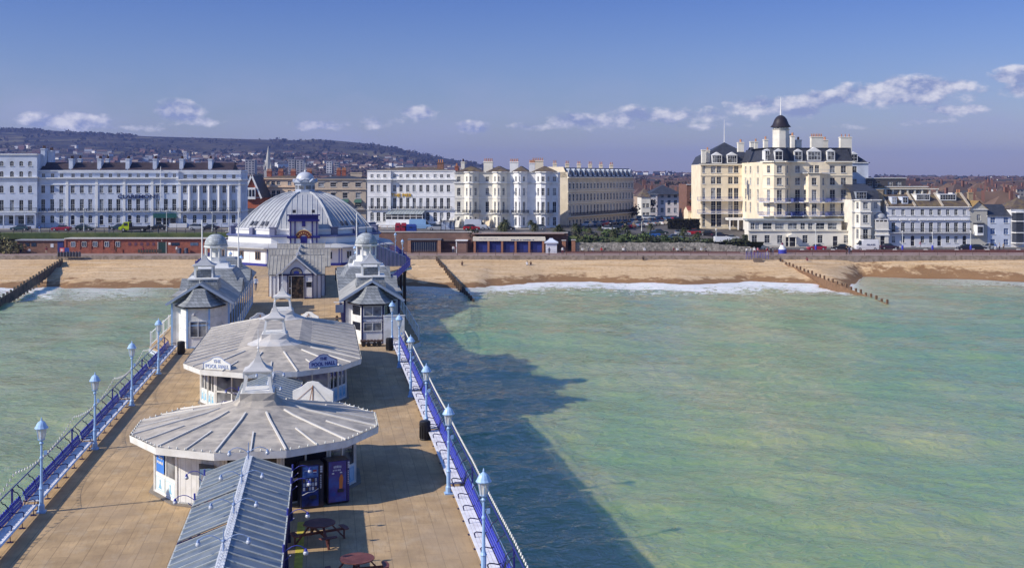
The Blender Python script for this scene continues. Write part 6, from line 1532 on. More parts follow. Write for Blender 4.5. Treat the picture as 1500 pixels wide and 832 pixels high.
def simple_house(x0, x1, Y, D, z0, z1, zr, wm, rm, label, cols, rows, gable='front', win=(1.0, 1.4), name='house', chim=(), glass=None, group=None, cat='house', kind='sash'):
 B = Bld(name, label, cat, ((x0 + x1) / 2, Y, z0), wm, group); W = x1 - x0
 B.wall((x0, Y), (x1, Y), z0, z1, [(W * c, r, win[0], win[1], kind) for c in cols for r in rows], glass=glass)
 B.wall((x1, Y), (x1, Y + D), z0, z1); B.wall((x0, Y + D), (x0, Y), z0, z1); B.wall((x1, Y + D), (x0, Y + D), z0, z1)
 if gable == 'front':
  xm = (x0 + x1) / 2; B.w.face([B.L((x0, Y, z1)), B.L((x1, Y, z1)), B.L((xm, Y, zr))]); B.w.face([B.L((x1, Y + D, z1)), B.L((x0, Y + D, z1)), B.L((xm, Y + D, zr))])
  B.roofquad('roof', [((x0 - .4, Y - .4, z1 - .3), (xm, Y - .4, zr + .08), (xm, Y + D, zr + .08), (x0 - .4, Y + D, z1 - .3)), ((xm, Y - .4, zr + .08), (x1 + .4, Y - .4, z1 - .3), (x1 + .4, Y + D, z1 - .3), (xm, Y + D, zr + .08))], rm)
 elif gable == 'side':
  ym = Y + D / 2
  for q in (x0, x1): B.w.face([B.L((q, Y, z1)), B.L((q, Y + D, z1)), B.L((q, ym, zr))])
  B.roofquad('roof', [((x0 - .1, Y - .35, z1 - .1), (x1 + .1, Y - .35, z1 - .1), (x1 + .1, ym, zr + .08), (x0 - .1, ym, zr + .08)), ((x1 + .1, ym, zr + .08), (x1 + .1, Y + D + .3, z1 - .1), (x0 - .1, Y + D + .3, z1 - .1), (x0 - .1, ym, zr + .08))], rm)
 elif gable == 'hip': B.hip(x0 - .3, x1 + .3, Y - .3, Y + D + .3, z1, zr, rm)
 elif gable == 'flat': B.roofquad('roof', [((x0, Y, z1 - .02), (x1, Y, z1 - .02), (x1, Y + D, z1 - .02), (x0, Y + D, z1 - .02))], rm)
 B.band([(x0, Y), (x1, Y)], z1 - .2, .18, .2); B.done()
 for (x, w, h) in chim: B.chimney(x, Y + D / 2, z1, zr + h, w, .9, 4, BRICK if wm in (BRICK, BRICKB) else wm)
 return B
simple_house(hx(650), hx(705), 372, 12, 7, ZA(289, 372), ZA(276, 372), STUC_P, SLATEB, 'small pale house tucked behind the end of the cream terrace', (.3, .7), (8, 11), 'hip')
B = simple_house(XA(1006, 335), XA(1028, 335), 335, 16, 7.2, ZA(270, 335), ZA(267, 335), BRICKB, SLATE, 'dark brown brick building left of the domed cream hotel', (.35, .7), (8.2, 11.4, 14.6), 'flat', (1.2, 1.9))
B.balcony((XA(1006, 335), 335), (XA(1028, 335), 335), 13.9, .8, BRICKB, BRICKB)
simple_house(XA(1008, 322), XA(1026, 322), 322, 8, 7, ZA(309, 322), ZA(303, 322), STUC_C, BRICK, 'low cream annexe with red roof edge beside the brown brick building', (.3,), (8,), 'side')
# behind the dome: gabled brick house and cream terraces, one with shade in its colour
B = simple_house(XA(357, 330), XA(381, 330), 330, 14, 8.4, ZA(289, 330), ZA(258, 330), M('orange_red_brick', (.42, .12, .06), .8, .15, 1), SLATE, 'red brick gabled house between the left hotel and the theatre dome', (), (), 'front', (1.1, 1.5))
b = MB(); x0 = XA(360, 330) - B.o.x
b.b2(x0, x0 + 3.0, -.9, 0, ZA(292, 330) - 8.4, ZA(275, 330) - 8.4); bb = b.build('bay_window', TRIM, B.t); b = MB()
for k in range(3): b.b2(x0 + .25 + k * .92, x0 + .9 + k * .92, -.95, -.9, ZA(288, 330) - 8.4, ZA(278, 330) - 8.4)
b.build('pane', GLS, bb); b = MB()
for s in (-1, 1): b.bar((s * 2.9, -.5, ZA(291, 330) - 8.4), (0, -.5, ZA(257, 330) - 8.4), .12, .5)
b.build('barge_board', TRIM, B.t)
simple_house(XA(356, 322), XA(380, 322), 322, 6, 8.4, ZA(312, 322), ZA(306, 322), STUC_P, SLATE, 'low white shopfront at the foot of the brick gabled house', (.2, .5, .8), (9.0,), 'side', (1.0, 1.2))
def px2(zx, Y): return XA(300 + zx * .2643, Y)
def pz2(zy, Y): return ZA(180 + zy * .2643, Y)
Yt = 345.
B = Bld('terrace', 'peach coloured terrace with small balconies and green awnings behind the theatre dome', 'terrace', (px2(440, Yt), Yt, 8.4), M('peach_stucco', (.74, .56, .40), .8, .06))
x0, x1 = px2(301, Yt), px2(606, Yt)
cs = [px2(c, Yt) - x0 for c in (320, 350, 380, 408, 470, 505, 545, 580)]
B.wall((x0, Yt), (x1, Yt), 8.4, pz2(308, Yt), [(c, pz2(345, Yt), 1.1, 1.1, 'sash') for c in cs] + [(c, pz2(415, Yt), 1.1, 2.2, 'french') for c in cs] + [(c, pz2(470, Yt), 1.3, 1.8, 'plain') for c in cs])
B.wall((x1, Yt), (x1, Yt + 12), 8.4, pz2(308, Yt)); B.wall((x0, Yt + 12), (x0, Yt), 8.4, pz2(308, Yt))
for z, h, d in ((pz2(314, Yt), .3, .4), (pz2(358, Yt), .2, .3)): B.band([(x0, Yt), (x1, Yt)], z, h, d)
B.done(MATS['peach_stucco']); B.hip(x0, x1, Yt + .5, Yt + 11.5, pz2(308, Yt), pz2(292, Yt), SLATEB)
for c in cs[:3]: B.balcony((x0 + c - .9, Yt), (x0 + c + .9, Yt), pz2(415, Yt), .6)
b = MB(); q0, q1 = px2(302, Yt) - B.o.x, px2(600, Yt) - B.o.x; b.loft([[(q0, -1.6, pz2(434, Yt) - 8.4), (q1, -1.6, pz2(434, Yt) - 8.4)], [(q0, -.05, pz2(420, Yt) - 8.4), (q1, -.05, pz2(420, Yt) - 8.4)]], cap=False, closed=False); b.build('awning', M('awning_seagreen', (.20, .36, .30), .7), B.t)
for zx in (335, 400, 470, 560): B.chimney(px2(zx, Yt), Yt + 6, pz2(300, Yt), pz2(268, Yt), 1.5, 1.2, 4, BRICK)
Ys = 338.
B = Bld('terrace', 'cream terrace with shade put into its wall colour, dark roof, between the theatre lantern and the white hotel', 'terrace', (px2(750, Ys), Ys, 8.4), STUC_SHADE)
x0, x1 = px2(608, Ys), px2(893, Ys); cs = [px2(c, Ys) - x0 for c in (645, 712, 778, 850)]
B.wall((x0, Ys), (x1, Ys), 8.4, pz2(312, Ys), [(c, pz2(355, Ys), 1.7, 1.2, 'hood') for c in cs] + [(c, pz2(418, Ys), 1.5, 1.6, 'hood') for c in cs] + [(c, pz2(468, Ys), 1.9, 1.5, 'plain') for c in cs])
B.wall((x1, Ys), (x1, Ys + 12), 8.4, pz2(312, Ys)); B.wall((x0, Ys + 12), (x0, Ys), 8.4, pz2(312, Ys))
for z, h, d in ((pz2(316, Ys), .25, .4), (pz2(372, Ys), .2, .3)): B.band([(x0, Ys), (x1, Ys)], z, h, d)
B.done(STUC_SHADE); B.hip(x0, x1, Ys + .5, Ys + 11.5, pz2(312, Ys), pz2(294, Ys), SLATE); B.balcony((x0, Ys), (x1, Ys), pz2(478, Ys), .8)
for c in cs[2:]:
 b = MB(); cx = x0 + c - B.o.x; b.loft([[(cx - 1.2, -1.4, pz2(442, Ys) - 8.4), (cx + 1.2, -1.4, pz2(442, Ys) - 8.4)], [(cx - 1.0, -.05, pz2(424, Ys) - 8.4), (cx + 1.0, -.05, pz2(424, Ys) - 8.4)]], cap=False, closed=False); b.build('awning', M('awning_dull_green', (.05, .12, .09), .7), B.t)
for zx in (720, 750): B.chimney(px2(zx, Ys), Ys + 8, pz2(300, Ys), pz2(262, Ys), 1.2, 1.2, 4, BRICK)
B.chimney(px2(820, Ys), Ys + 8, pz2(300, Ys), pz2(275, Ys), 3.5, 1.2, 0, STUC_SHADE)

# --- the great domed cream hotel -----------------------------------------------
def qx(zx, Y): return XA(1000 + zx * .3006, Y)
def qz(zy, Y): return ZA(130 + zy * .3006, Y)
YR, YL = 280., 306.
B = Bld('hotel', 'grand cream hotel with slate mansard, black capped turret, dormers and blue balconies', 'hotel', (qx(500, YR), YR, 4.0), STUC_C)
BLR = M('balcony_blue', (.10, .13, .36), .5, .1); ze = qz(357, YR); zeL = qz(370, YL)
# left wing
xl0, xl1 = qx(88, YL), qx(300, YL); rwL = [(qz(411, YL), 1.9), (qz(464, YL), 1.9), (qz(538, YL), 3.0), (qz(598, YL), 2.9), (qz(672, YL), 4.0)]
def rc(cols, W=1.25, x0=0, rw=rwL, ks=('sash', 'sash', 'french', 'french', 'french')): return [(c - x0, z, W, h, k) for c in cols for (z, h), k in zip(rw, ks)]
B.wall((xl0, YL), (xl1, YL), 7.0, zeL, rc([qx(c, YL) for c in (103,)], .8, xl0) + rc([qx(c, YL) for c in (149, 177, 233, 261)], 1.25, xl0))
arc = [(xl1 + 3.2 * math.sin(rad(a)), YL + 3.2 - 3.2 * math.cos(rad(a))) for a in (0, 20, 40, 60, 80)]
for p, q in zip(arc, arc[1:]): B.wall(p, q, 7.0, zeL, [])
B.wall(arc[-1], (arc[-1][0], YL + 16), 7, zeL); B.wall((xl0, YL + 16), (xl0, YL), 7.0, zeL); B.wall((arc[-1][0], YL + 16), (xl0, YL + 16), 7.0, zeL)
# recess
xr0, xr1 = arc[-1][0] - .1, qx(398, YR)
rwR = [(qz(411, YR), 1.8), (qz(470, YR), 1.8), (qz(545, YR), 2.7), (qz(612, YR), 2.7)]
kR = ('sash', 'sash', 'french', 'french')
B.wall((xr0, YL - 8), (xr1, YL - 8), 7.0, ze, rc([xr0 + 1.6, xr0 + 3.6], .95, xr0, rwR, kR))
# right wing with octagonal and rectangular bays
def fac(P, Q, cols_rel, w=1.1): B.wall(P, Q, 6.5, ze, [(c, z, w, h, k) for c in cols_rel for (z, h), k in zip(rwR, kR)])
D1 = 3.2; o = [(qx(392, YR), YR + 3.5), (qx(392, YR), YR), (qx(430, YR), YR - D1), (qx(484, YR), YR - D1), (qx(523, YR), YR), (qx(590, YR), YR)]
B.wall((o[0][0], YL), o[1], 6.5, ze, [(c, z, 2.0, h, k) for c in (5, 11, 20) for (z, h), k in zip(rwR, kR)])
for k, (P, Q) in enumerate(zip(o[1:], o[2:])):
 L = (Vector(Q) - Vector(P)).length; fac(P, Q, [L * .5] if k < 3 else [L * .55], 1.25 if k != 0 and k != 2 else 1.1)
zb2 = qz(412, YR); r = [(qx(576, YR), YR), (qx(600, YR), YR - 2.6), (qx(655, YR), YR - 2.6), (qx(703, YR), YR), (qx(827, YR), YR)]
for k, (P, Q) in enumerate(zip(r[:3], r[1:4])):
 L = (Vector(Q) - Vector(P)).length; B.wall(P, Q, 6.5, zb2, [(L * .5, z, 1.2 if k == 1 else 1.0, h, kk) for (z, h), kk in list(zip(rwR, kR))[1:]])
B.wall((qx(590, YR), YR + .01), (qx(703, YR), YR + .01), zb2 - .2, ze, [(qx(c, YR) - qx(590, YR), rwR[0][0], 1.1, 1.9, 'sash') for c in (628, 655)])
L = qx(827, YR) - qx(703, YR); B.wall((qx(703, YR), YR), (qx(827, YR), YR), 6.5, ze, [(qx(c, YR) - qx(703, YR), z, 1.3, h, k) for c in (730, 784) for (z, h), k in zip(rwR, kR)])
xe = qx(827, YR); B.wall((xe, YR), (xe, YR + 20), 4, ze); B.wall((xe, YR + 20), (xr0, YR + 20), 4, ze)
B.w.prism([tuple(B.L((*p, 0)))[:2] for p in r[:4]], zb2 - .25 - 4, zb2 - 4)
for pts, z0_ in ((o[1:], ze), (r[3:], ze)):
 B.band(pts, z0_ - .15, .3, .5); B.band(pts, qz(425, YR), .12, .15); B.band(pts, qz(485, YR), .12, .15)
B.band([(xl0, YL), (xl1, YL)] + arc, zeL - .15, .3, .5); B.band([(xl0, YL), (xl1, YL)], qz(425, YL), .12, .15); B.band([(xr0, YL - 8), (xr1, YL - 8)], ze - .15, .3, .4)
B.band(r[:4], zb2 - .1, .2, .3)
B.done(TRIMC)
for zz in (545, 607):                                  # wraparound balconies
 B.balcony((xl0 - 1.0, YL), (xl1 + 2.6, YL), qz(zz, YL), 1.6, TRIM, BLR)
for zz in (552, 618):
 for P, Q in list(zip(o[1:5], o[2:5])) + [((qx(523, YR), YR), (qx(576, YR), YR))] + list(zip(r[:3], r[1:4])) + [(r[3], r[4])]: B.balcony(P, Q, qz(zz, YR), 1.5, TRIM, BLR)
B.balcony((qx(576, YR), YR - 1.6), (qx(703, YR), YR - 1.6), zb2, 1.0, TRIM, M('rail_grey', (.35, .38, .42), .5))
# sun lounge and ground floor front
Yg = YR - 4.6; g0, g1 = qx(322, Yg), qx(840, Yg)
B2w = MB(); S_ = Bld.__new__(Bld); S_.t = B.t; S_.o = B.o; S_.mat = STUC_P; S_.w = MB(); S_.trim = MB(); S_.glass = None; S_.fm = None
S_.wall((g0, Yg), (g1, Yg), 4, qz(692, Yg), [(qx(c, Yg) - g0, qz(752, Yg), 1.3, 1.9, 'sash') for c in (350, 412, 474, 597, 670, 798)] + [(qx(528, Yg) - g0, 4.05, 2.6, 2.4, 'door'), (qx(744, Yg) - g0, 4.05, 1.2, 2.6, 'door')])
S_.wall((g0, Yg + 5), (g0, Yg), 4, qz(692, Yg)); S_.wall((g1, Yg), (g1, Yg + 5), 4, qz(692, Yg)); S_.band([(g0, Yg), (g1, Yg)], qz(694, Yg), .2, .3)
S_.w.face([S_.L((g0, Yg, qz(692, Yg))), S_.L((g1, Yg, qz(692, Yg))), S_.L((g1, YR + .5, qz(692, Yg))), S_.L((g0, YR + .5, qz(692, Yg)))])
l1 = qx(775, Yg)
S_.wall((g0, Yg + .3), (l1, Yg + .3), qz(692, Yg), qz(644, Yg), [(qx(c, Yg) - g0, qz(685, Yg), w, 1.55, 'french') for c, w in ((342, 1.0), (365, 1.0), (414, 2.2), (474, 2.2), (537, 2.2), (587, 1.1), (624, 1.1), (671, 2.2), (731, 2.2))])
S_.wall((l1, Yg + .3), (l1, YR), qz(692, Yg), qz(644, Yg)); S_.wall((g0, YR + 2), (g0, Yg + .3), qz(692, Yg), qz(644, Yg)); S_.done(TRIMC)
b = MB(); b.b2(g0 - .4 - B.o.x, l1 + .4 - B.o.x, Yg - YR - .2, -.02, qz(644, Yg) - 4, qz(636, Yg) - 4); b.build('lounge_roof', M('lounge_roof_grey', (.35, .38, .38), .6, .1), B.t)
b = MB(); b.b2(qx(506, Yg) - B.o.x, qx(550, Yg) - B.o.x, Yg - YR - 1.6, Yg - YR - .01, qz(722, Yg) - 4, qz(716, Yg) - 4); b.loft([[(qx(504, Yg) - B.o.x, Yg - YR - 1.6, qz(716, Yg) - 4), (qx(528, Yg) - B.o.x, Yg - YR - 1.6, qz(705, Yg) - 4), (qx(552, Yg) - B.o.x, Yg - YR - 1.6, qz(716, Yg) - 4)], [(qx(504, Yg) - B.o.x, Yg - YR, qz(716, Yg) - 4), (qx(528, Yg) - B.o.x, Yg - YR, qz(705, Yg) - 4), (qx(552, Yg) - B.o.x, Yg - YR, qz(716, Yg) - 4)]], 0, True, True)
for c in (512, 545): b.lathe([(.14, 0), (.12, qz(722, Yg) - 4)], 8, (qx(c, Yg) - B.o.x, Yg - YR - 1.4, 0))
b.build('entrance_porch', STUC_P, B.t)
b = MB(); b.b2(qx(205, YL) - B.o.x, qx(325, YL) - B.o.x, 21, 26 - .1, qz(638, YL) - 4, qz(628, YL) - 4)
for c in (210, 250, 318): b.b2(qx(c, YL) - B.o.x, qx(c, YL) - B.o.x + .35, 21, 21.35, 3, qz(638, YL) - 4)
b.build('side_porch', TRIM, B.t)
# mansards
def mans(path, z0, z1, inset, mat=SLATE):
 P = [Vector(p) for p in path]; n = len(P); ins = []
 for i, p in enumerate(P):
  nn = Vector((0, 0))
  for a, c in ((i - 1, i), (i, i + 1)):
   if a < 0 or c >= n: continue
   d = (P[c] - P[a]).normalized(); nn += Vector((d.y, -d.x))
  nn.normalize(); ins.append(p - nn * inset)
 for i in range(n - 1): B.roofquad('mansard_roof', [((*P[i], z0), (*P[i + 1], z0), (*ins[i + 1], z1), (*ins[i], z1))], mat)
 return ins
zm = qz(288, YR)
mans(o[1:] + r[3:] , ze + .1, zm, 1.3)
B.roofquad('roof', [((qx(400, YR), YR + 1, zm), (xe - 1, YR + 1, zm), (xe - 1, YR + 19, zm), (qx(400, YR), YR + 19, zm)), ((qx(425, YR), YR - 2, zm), (qx(490, YR), YR - 2, zm), (qx(500, YR), YR + 1, zm + .01), (qx(410, YR), YR + 1, zm + .01)), ((xe, YR, ze + .1), (xe, YR + 20, ze + .1), (xe - 1, YR + 20, zm), (xe - 1, YR + 1, zm)), ((o[1][0], YL, ze + .1), (o[1][0], YR, ze + .1), (o[1][0] + 1.2, YR + .8, zm), (o[1][0] + 1.2, YL, zm))], SLATE)
mans([(xl0, YL), (xl1, YL)] + arc[1:], zeL + .1, qz(330, YL), 1.0)
# left wing hip above the mansard
hl0, hl1 = xl0 + 1.0, arc[-1][0] - .6; hzb = qz(330, YL); ax_ = qx(230, YL); az_ = qz(258, YL); ay = YL + 8
B.roofquad('hip_roof', [((hl0, YL + 1, hzb), (hl1, YL + 1, hzb), (ax_, ay, az_)), ((hl1, YL + 1, hzb), (hl1, YL + 15, hzb), (ax_, ay, az_)), ((hl1, YL + 15, hzb), (hl0, YL + 15, hzb), (ax_, ay, az_)), ((hl0, YL + 15, hzb), (hl0, YL + 1, hzb), (ax_, ay, az_)), ((xl0, YL + 16, zeL + .1), (xl0, YL, zeL + .1), (hl0, YL + 1, hzb), (hl0, YL + 15, hzb))], SLATE)
B.roofquad('rear_roof', [((hl1 - 2, YL - 8, ze + .1), (xr1 + 2, YL - 8, ze + .1), (xr1 + 2, YL - 4, qz(275, YR)), (hl1 - 2, YL - 4, qz(275, YR))), ((hl1 - 2, YL - 4, qz(275, YR)), (xr1 + 2, YL - 4, qz(275, YR)), (xr1 + 2, YL + 8, ze), (hl1 - 2, YL + 8, ze))], SLATE)
for zx, w, n in ((167, 2.7, 2), (241, 2.7, 2)): B.dormer(qx(zx, YL), YL - .1, zeL + .3, w, 2.2, 2.2, wins=n)
B.dormer(qx(376, YR + 18), YL - 8.2, ze + .3, 1.5, 2.0, 2)
B.dormer(qx(408, YR), YR - 1.2, ze + .25, 1.3, 2.5, 3)
for zx, w, n, yy in ((453, 2.0, 1, -D1 - .1), (563, 2.0, 1, -.1), (641, 3.4, 2, -.1), (722, 2.0, 1, -.1)): B.dormer(qx(zx, YR), YR + yy, ze + .25, w, 2.3, 3, wins=n)
for x0_, x1_, y0_, y1_, dY, pots in ((92, 110, 298, 345, 12, 0), (112, 130, 300, 340, 14, 2), (268, 296, 262, 290, 14, 4), (328, 346, 258, 325, 26, 0), (348, 364, 258, 290, 30, 2), (394, 413, 248, 305, 6, 2), (445, 525, 222, 292, 14, 0), (526, 543, 230, 312, 4, 3), (550, 576, 250, 285, 14, 5), (624, 680, 235, 285, 8, 7), (680, 705, 250, 280, 12, 3), (765, 820, 236, 308, 10, 3)):
 Y = YR + dY; B.chimney((qx(x0_, Y) + qx(x1_, Y)) / 2, Y, qz(y1_, Y) - 1, qz(y0_, Y), qx(x1_, Y) - qx(x0_, Y), 1.6, pots, STUC_P)
# turret
Y = YR + 14; tx, tyy = qx(469, Y) - B.o.x, 12.; tz = qz(222, Y) - 4
b = MB(); b.lathe([(2.1, tz - 5), (2.1, tz + 1.0), (2.3, tz + 1.05), (2.3, tz + 1.15), (2.0, tz + 1.2), (2.0, qz(192, Y) - 4)], 8, (tx, tyy, 0), a0=rad(22.5)); tw = b.build('turret', STUC_P, B.t)
b = MB()
for k in range(8):
 a = rad(45 * k)
 for q in (-.38, .38): b.box((tx + 1.84 * math.cos(a) - q * math.sin(a), tyy + 1.84 * math.sin(a) + q * math.cos(a), tz + 1.95), (.1, .5, 1.2), a)
b.build('turret_windows', GLS, tw)
zq = qz(190, Y) - 4; hh = qz(132, Y) - 4 - zq
b = MB(); b.lathe([(2.7, zq), (2.6, zq + .12), (2.15, zq + hh * .22), (1.85, zq + hh * .45), (1.6, zq + hh * .65), (1.1, zq + hh * .85), (.5, zq + hh * .97), (.1, zq + hh)], 12, (tx, tyy, 0)); b.build('turret_cap', M('black_lead', (.025, .02, .025), .5, .3), tw, smooth=True)
b = MB(); b.tube([(tx, tyy, zq + hh), (tx, tyy, qz(45, Y) - 4)], [.2, .05], 6); b.build('spire', WHITE, tw)
b = MB(); Y = YL + 8; b.tube([(ax_ - B.o.x, ay - YR, az_ - 4), (ax_ - B.o.x, ay - YR, qz(150, Y) - 4)], [.14, .04], 6); b.build('flagpole', WHITE, B.t)
# rear right wing, bluish shade put into its wall colour
B = Bld('building', 'tall white rear wing with bluish shade in its wall colour, behind the right end of the cream hotel', 'building', (qx(865, 300), 300, 4), STUC_B)
x0, x1 = qx(824, 300), qx(905, 300); zt = qz(362, 300)
B.wall((x0, 300), (x1, 300), 4, zt, [(qx(838, 300) - x0, qz(z, 300), 1.2, 1.6, 'sash') for z in (408, 470)]); B.wall((x1, 300), (x1, 318), 4, zt); B.wall((x0, 318), (x0, 300), 4, zt); B.wall((x1, 318), (x0, 318), 4, zt); B.band([(x0, 300), (x1, 300), (x1, 318)], zt - .1, .2, .3); B.done()
B.roofquad('roof', [((x0, 300, zt), (x1, 300, zt), (x1 - 3, 302, qz(318, 300)), (x0, 302, qz(305, 300))), ((x1, 300, zt), (x1, 318, zt), (x1 - 3, 316, qz(318, 300)), (x1 - 3, 302, qz(318, 300))), ((x0, 302, qz(305, 300)), (x1 - 3, 302, qz(318, 300)), (x1 - 3, 316, qz(318, 300)), (x0, 316, qz(305, 300)))], SLATE)
B.dormer(qx(834, 300), 299.9, zt + .3, 2.0, 2.0, 2)

# --- right hand row ----------------------------------------------------------------
Yr = 272.; zr_ = 4.15
def rx(zx, Y=Yr): return XA(1220 + zx * .1923, Y)
def rzz(zy, Y=Yr): return ZA(240 + zy * .1923, Y)
B = Bld('terraced_house', 'cream house with canted bay squeezed beside the grand hotel', 'house', (rx(250), Yr, zr_), STUC_P)
x0, b0, a0_, c0_, b1_, x1 = rx(148), rx(165), rx(195), rx(275), rx(292), rx(362); zt = rzz(276)
rw = [(rzz(342), 1.6, 'sash'), (rzz(448), 1.9, 'sash'), (rzz(568), 2.3, 'french'), (rzz(632), .9, 'plain')]
for P, Q, w in (((x0, Yr), (b0, Yr), 0), ((b0, Yr), (a0_, Yr - 1.5), .7), ((a0_, Yr - 1.5), (c0_, Yr - 1.5), 1.2), ((c0_, Yr - 1.5), (b1_, Yr), .0), ((b1_, Yr), (x1, Yr), .9)):
 L = (Vector(Q) - Vector(P)).length; B.wall(P, Q, zr_, zt, [(L * .5, z, w, h, k) for z, h, k in rw] if w else [])
B.wall((x1, Yr), (x1, Yr + 12), zr_, zt); B.wall((x0, Yr + 12), (x0, Yr), zr_, zt)
for z, h, d in ((zt - .1, .2, .3), (rzz(368), .18, .25), (rzz(482), .18, .25)): B.band([(x0, Yr), (b0, Yr), (a0_, Yr - 1.5), (c0_, Yr - 1.5), (b1_, Yr), (x1, Yr)], z, h, d)
B.done(); B.roofquad('mansard_roof', [((x0, Yr + .4, zt), (x1, Yr + .4, zt), (x1, Yr + 2, rzz(205)), (x0, Yr + 2, rzz(205))), ((x0, Yr + 2, rzz(205)), (x1, Yr + 2, rzz(205)), (x1 - 1, Yr + 9, rzz(155)), (x0, Yr + 9, rzz(150)))], SLATE)
B.dormer((x0 + b1_) / 2, Yr + .3, zt + .2, 2.6, 1.7, 2, roofm=SLATE, ped=False, mat=M('dormer_grey', (.3, .33, .38), .6), wins=2)
B.balcony((a0_, Yr - 1.5), (c0_, Yr - 1.5), rzz(572), .5)
# small porch tower
B = Bld('porch_tower', 'small cream tower with arched door and lead domed loggia between two houses', 'tower', (rx(360), Yr - 1.2, zr_), STUC_P)
x0, x1 = rx(312), rx(412); Yq = Yr - 1.2
B.wall((x0, Yq), (x1, Yq), zr_, rzz(440), [((x1 - x0) * .55, zr_ + .1, 1.1, 3.0, 'archdoor')]); B.wall((x1, Yq), (x1, Yq + 5), zr_, rzz(440)); B.wall((x0, Yq + 5), (x0, Yq), zr_, rzz(440)); B.band([(x0, Yq), (x1, Yq)], rzz(545), .3, .2); B.band([(x0, Yq), (x1, Yq)], rzz(505), .15, .25)
B.wall((x0 + .2, Yq + 3), (x1 - .2, Yq + 3), rzz(460), rzz(420)); B.done()
b = MB(); hw = (x1 - x0) / 2
for q in (-1, -.35, .35, 1): b.box((q * (hw - .15), .15, rzz(440) - zr_), (.22, .22, .1)); b.lathe([(.1, rzz(462) - zr_), (.1, rzz(425) - zr_)], 6, (q * (hw - .15), .15, 0))
b.b2(-hw, hw, 0, 3, rzz(428) - zr_, rzz(420) - zr_); b.build('loggia', TRIM, B.t)
b = MB(); b.lathe([(hw * math.cos(rad(k)), rzz(420) - zr_ + 1.55 * math.sin(rad(k))) for k in (0, 18, 36, 54, 72, 88)], 16, (0, 1.5, 0)); b.build('lead_dome', LEADR, B.t, smooth=True)
# terrace of three
B = Bld('terrace', 'pale grey-blue terrace of three houses with mossy brown roof and hooded upper windows', 'terrace', (rx(730), Yr, zr_), M('grey_blue_stucco', (.62, .63, .66), .8, .06))
x0, x1 = rx(415), rx(1045); zt = rzz(330)
cl = [462, 535, 608, 683, 748, 811, 875, 939, 1003]
B.wall((x0, Yr), (x1, Yr), zr_, zt, [(rx(c) - x0, rzz(391), .85, 1.4, 'sash') for c in cl] + [(rx(c) - x0, rzz(520), .95, 2.3, 'french') for c in cl] + [(rx(c) - x0, rzz(602), .85, 1.6, 'sash') for i, c in enumerate(cl) if i % 3 != 2 or i < 2] + [(rx(c) - x0, zr_ + .3, .95, 2.5, 'archdoor') for i, c in enumerate(cl) if i % 3 == 2])
B.wall((x1, Yr), (x1, Yr + 11), zr_, zt); B.wall((x0, Yr + 11), (x0, Yr), zr_, zt); B.wall((x1, Yr + 11), (x0, Yr + 11), zr_, zt)
for c in cl: x = rx(c) - B.o.x; B.trim.b2(x - .9, x + .9, -.35, 0, rzz(430) - zr_, rzz(422) - zr_)
B.band([(x0, Yr), (x1, Yr)], zt - .1, .2, .3); B.band([(x0, Yr), (x1, Yr)], rzz(400), .08, .1); B.done()
B.roofquad('roof', [((x0 - .2, Yr - .3, zt), (x1 + .2, Yr - .3, zt), (x1 + .2, Yr + 5.5, rzz(236)), (x0 - .2, Yr + 5.5, rzz(236))), ((x1, Yr + 5.5, rzz(236)), (x1, Yr + 11, zt), (x0, Yr + 11, zt), (x0, Yr + 5.5, rzz(236)))], SLATEB)
B.balcony((x0, Yr), (x1, Yr), rzz(522), .8)
for zx in (417, 628, 838, 1040): b = MB(); x = rx(zx) - B.o.x; b.bar((x, -.3, zt - zr_ + .15), (x, 5.5, rzz(232) - zr_ + .2), .45, .35); b.build('party_wall', M('party_wall_tan', (.42, .36, .28), .8, .2), B.t)
for zx, w, n in ((478, 1.25, 1), (562, 1.4, 1)): B.dormer(rx(zx), Yr + 1.0, rzz(306), w, 1.6, 3, ped=False, mat=STUC_B)
for zx, w, n in ((712, 3.3, 3), (903, 4.0, 3)): B.dormer(rx(zx), Yr + 2.2, rzz(282), w, 1.45, 3.5, ped=False, wins=n)
B.chimney(rx(388), Yr + 3, rzz(330), rzz(198), 1.4, 1.0, 0, M('chimney_tan', (.36, .28, .18), .8, .2)); B.chimney(rx(1030), Yr + 6, rzz(250), rzz(222), 1.0, 1.0, 3, MATS['chimney_tan'])
b = MB(); b.face([(x0 - .02 - B.o.x, 0, zt - zr_), (x0 - .02 - B.o.x, 11, zt - zr_), (x0 - .02 - B.o.x, 5.5, rzz(232) - zr_)][::-1]); b.build('gable_end', STUC_P, B.t)
# beige gable with bay, blue-white house, modern house
B = simple_house(rx(1045), rx(1176), Yr, 11, zr_, rzz(345), rzz(285), M('beige_stucco', (.46, .44, .38), .8, .06), M('ochre_roof', (.28, .18, .07), .8, .25), 'narrow beige house with ochre roof and a white oriel window', (.5,), (rzz(432), rzz(345)), 'front', (.9, 1.4))
b = MB(); b.prism([(-1.2, 0), (-.75, -1), (.75, -1), (1.2, 0)], rzz(545) - zr_, rzz(462) - zr_); ow = b.build('oriel_window', TRIM, B.t); b = MB(); b.b2(-.6, .6, -1.04, -1.0, rzz(525) - zr_, rzz(478) - zr_); b.build('pane', GLS, ow); b = MB(); b.prism([(-1.35, 0), (-.85, -1.15), (.85, -1.15), (1.35, 0)], rzz(462) - zr_, rzz(450) - zr_); b.build('oriel_roof', SLATE, ow)
B.chimney(rx(1110), Yr + 5, rzz(300), rzz(220), 1.1, 1.0, 3, MATS['chimney_tan'])
simple_house(rx(1178), rx(1355), Yr, 10, zr_, rzz(396), rzz(315), STUC_B, SLATE, 'small blue-white house with blue windows and plain dark roof', (.23, .8), (rzz(452), rzz(538), rzz(620)), 'side', (1.15, 1.45), glass=M('blue_pane', (.05, .13, .33), .15, .3, spec=.5))
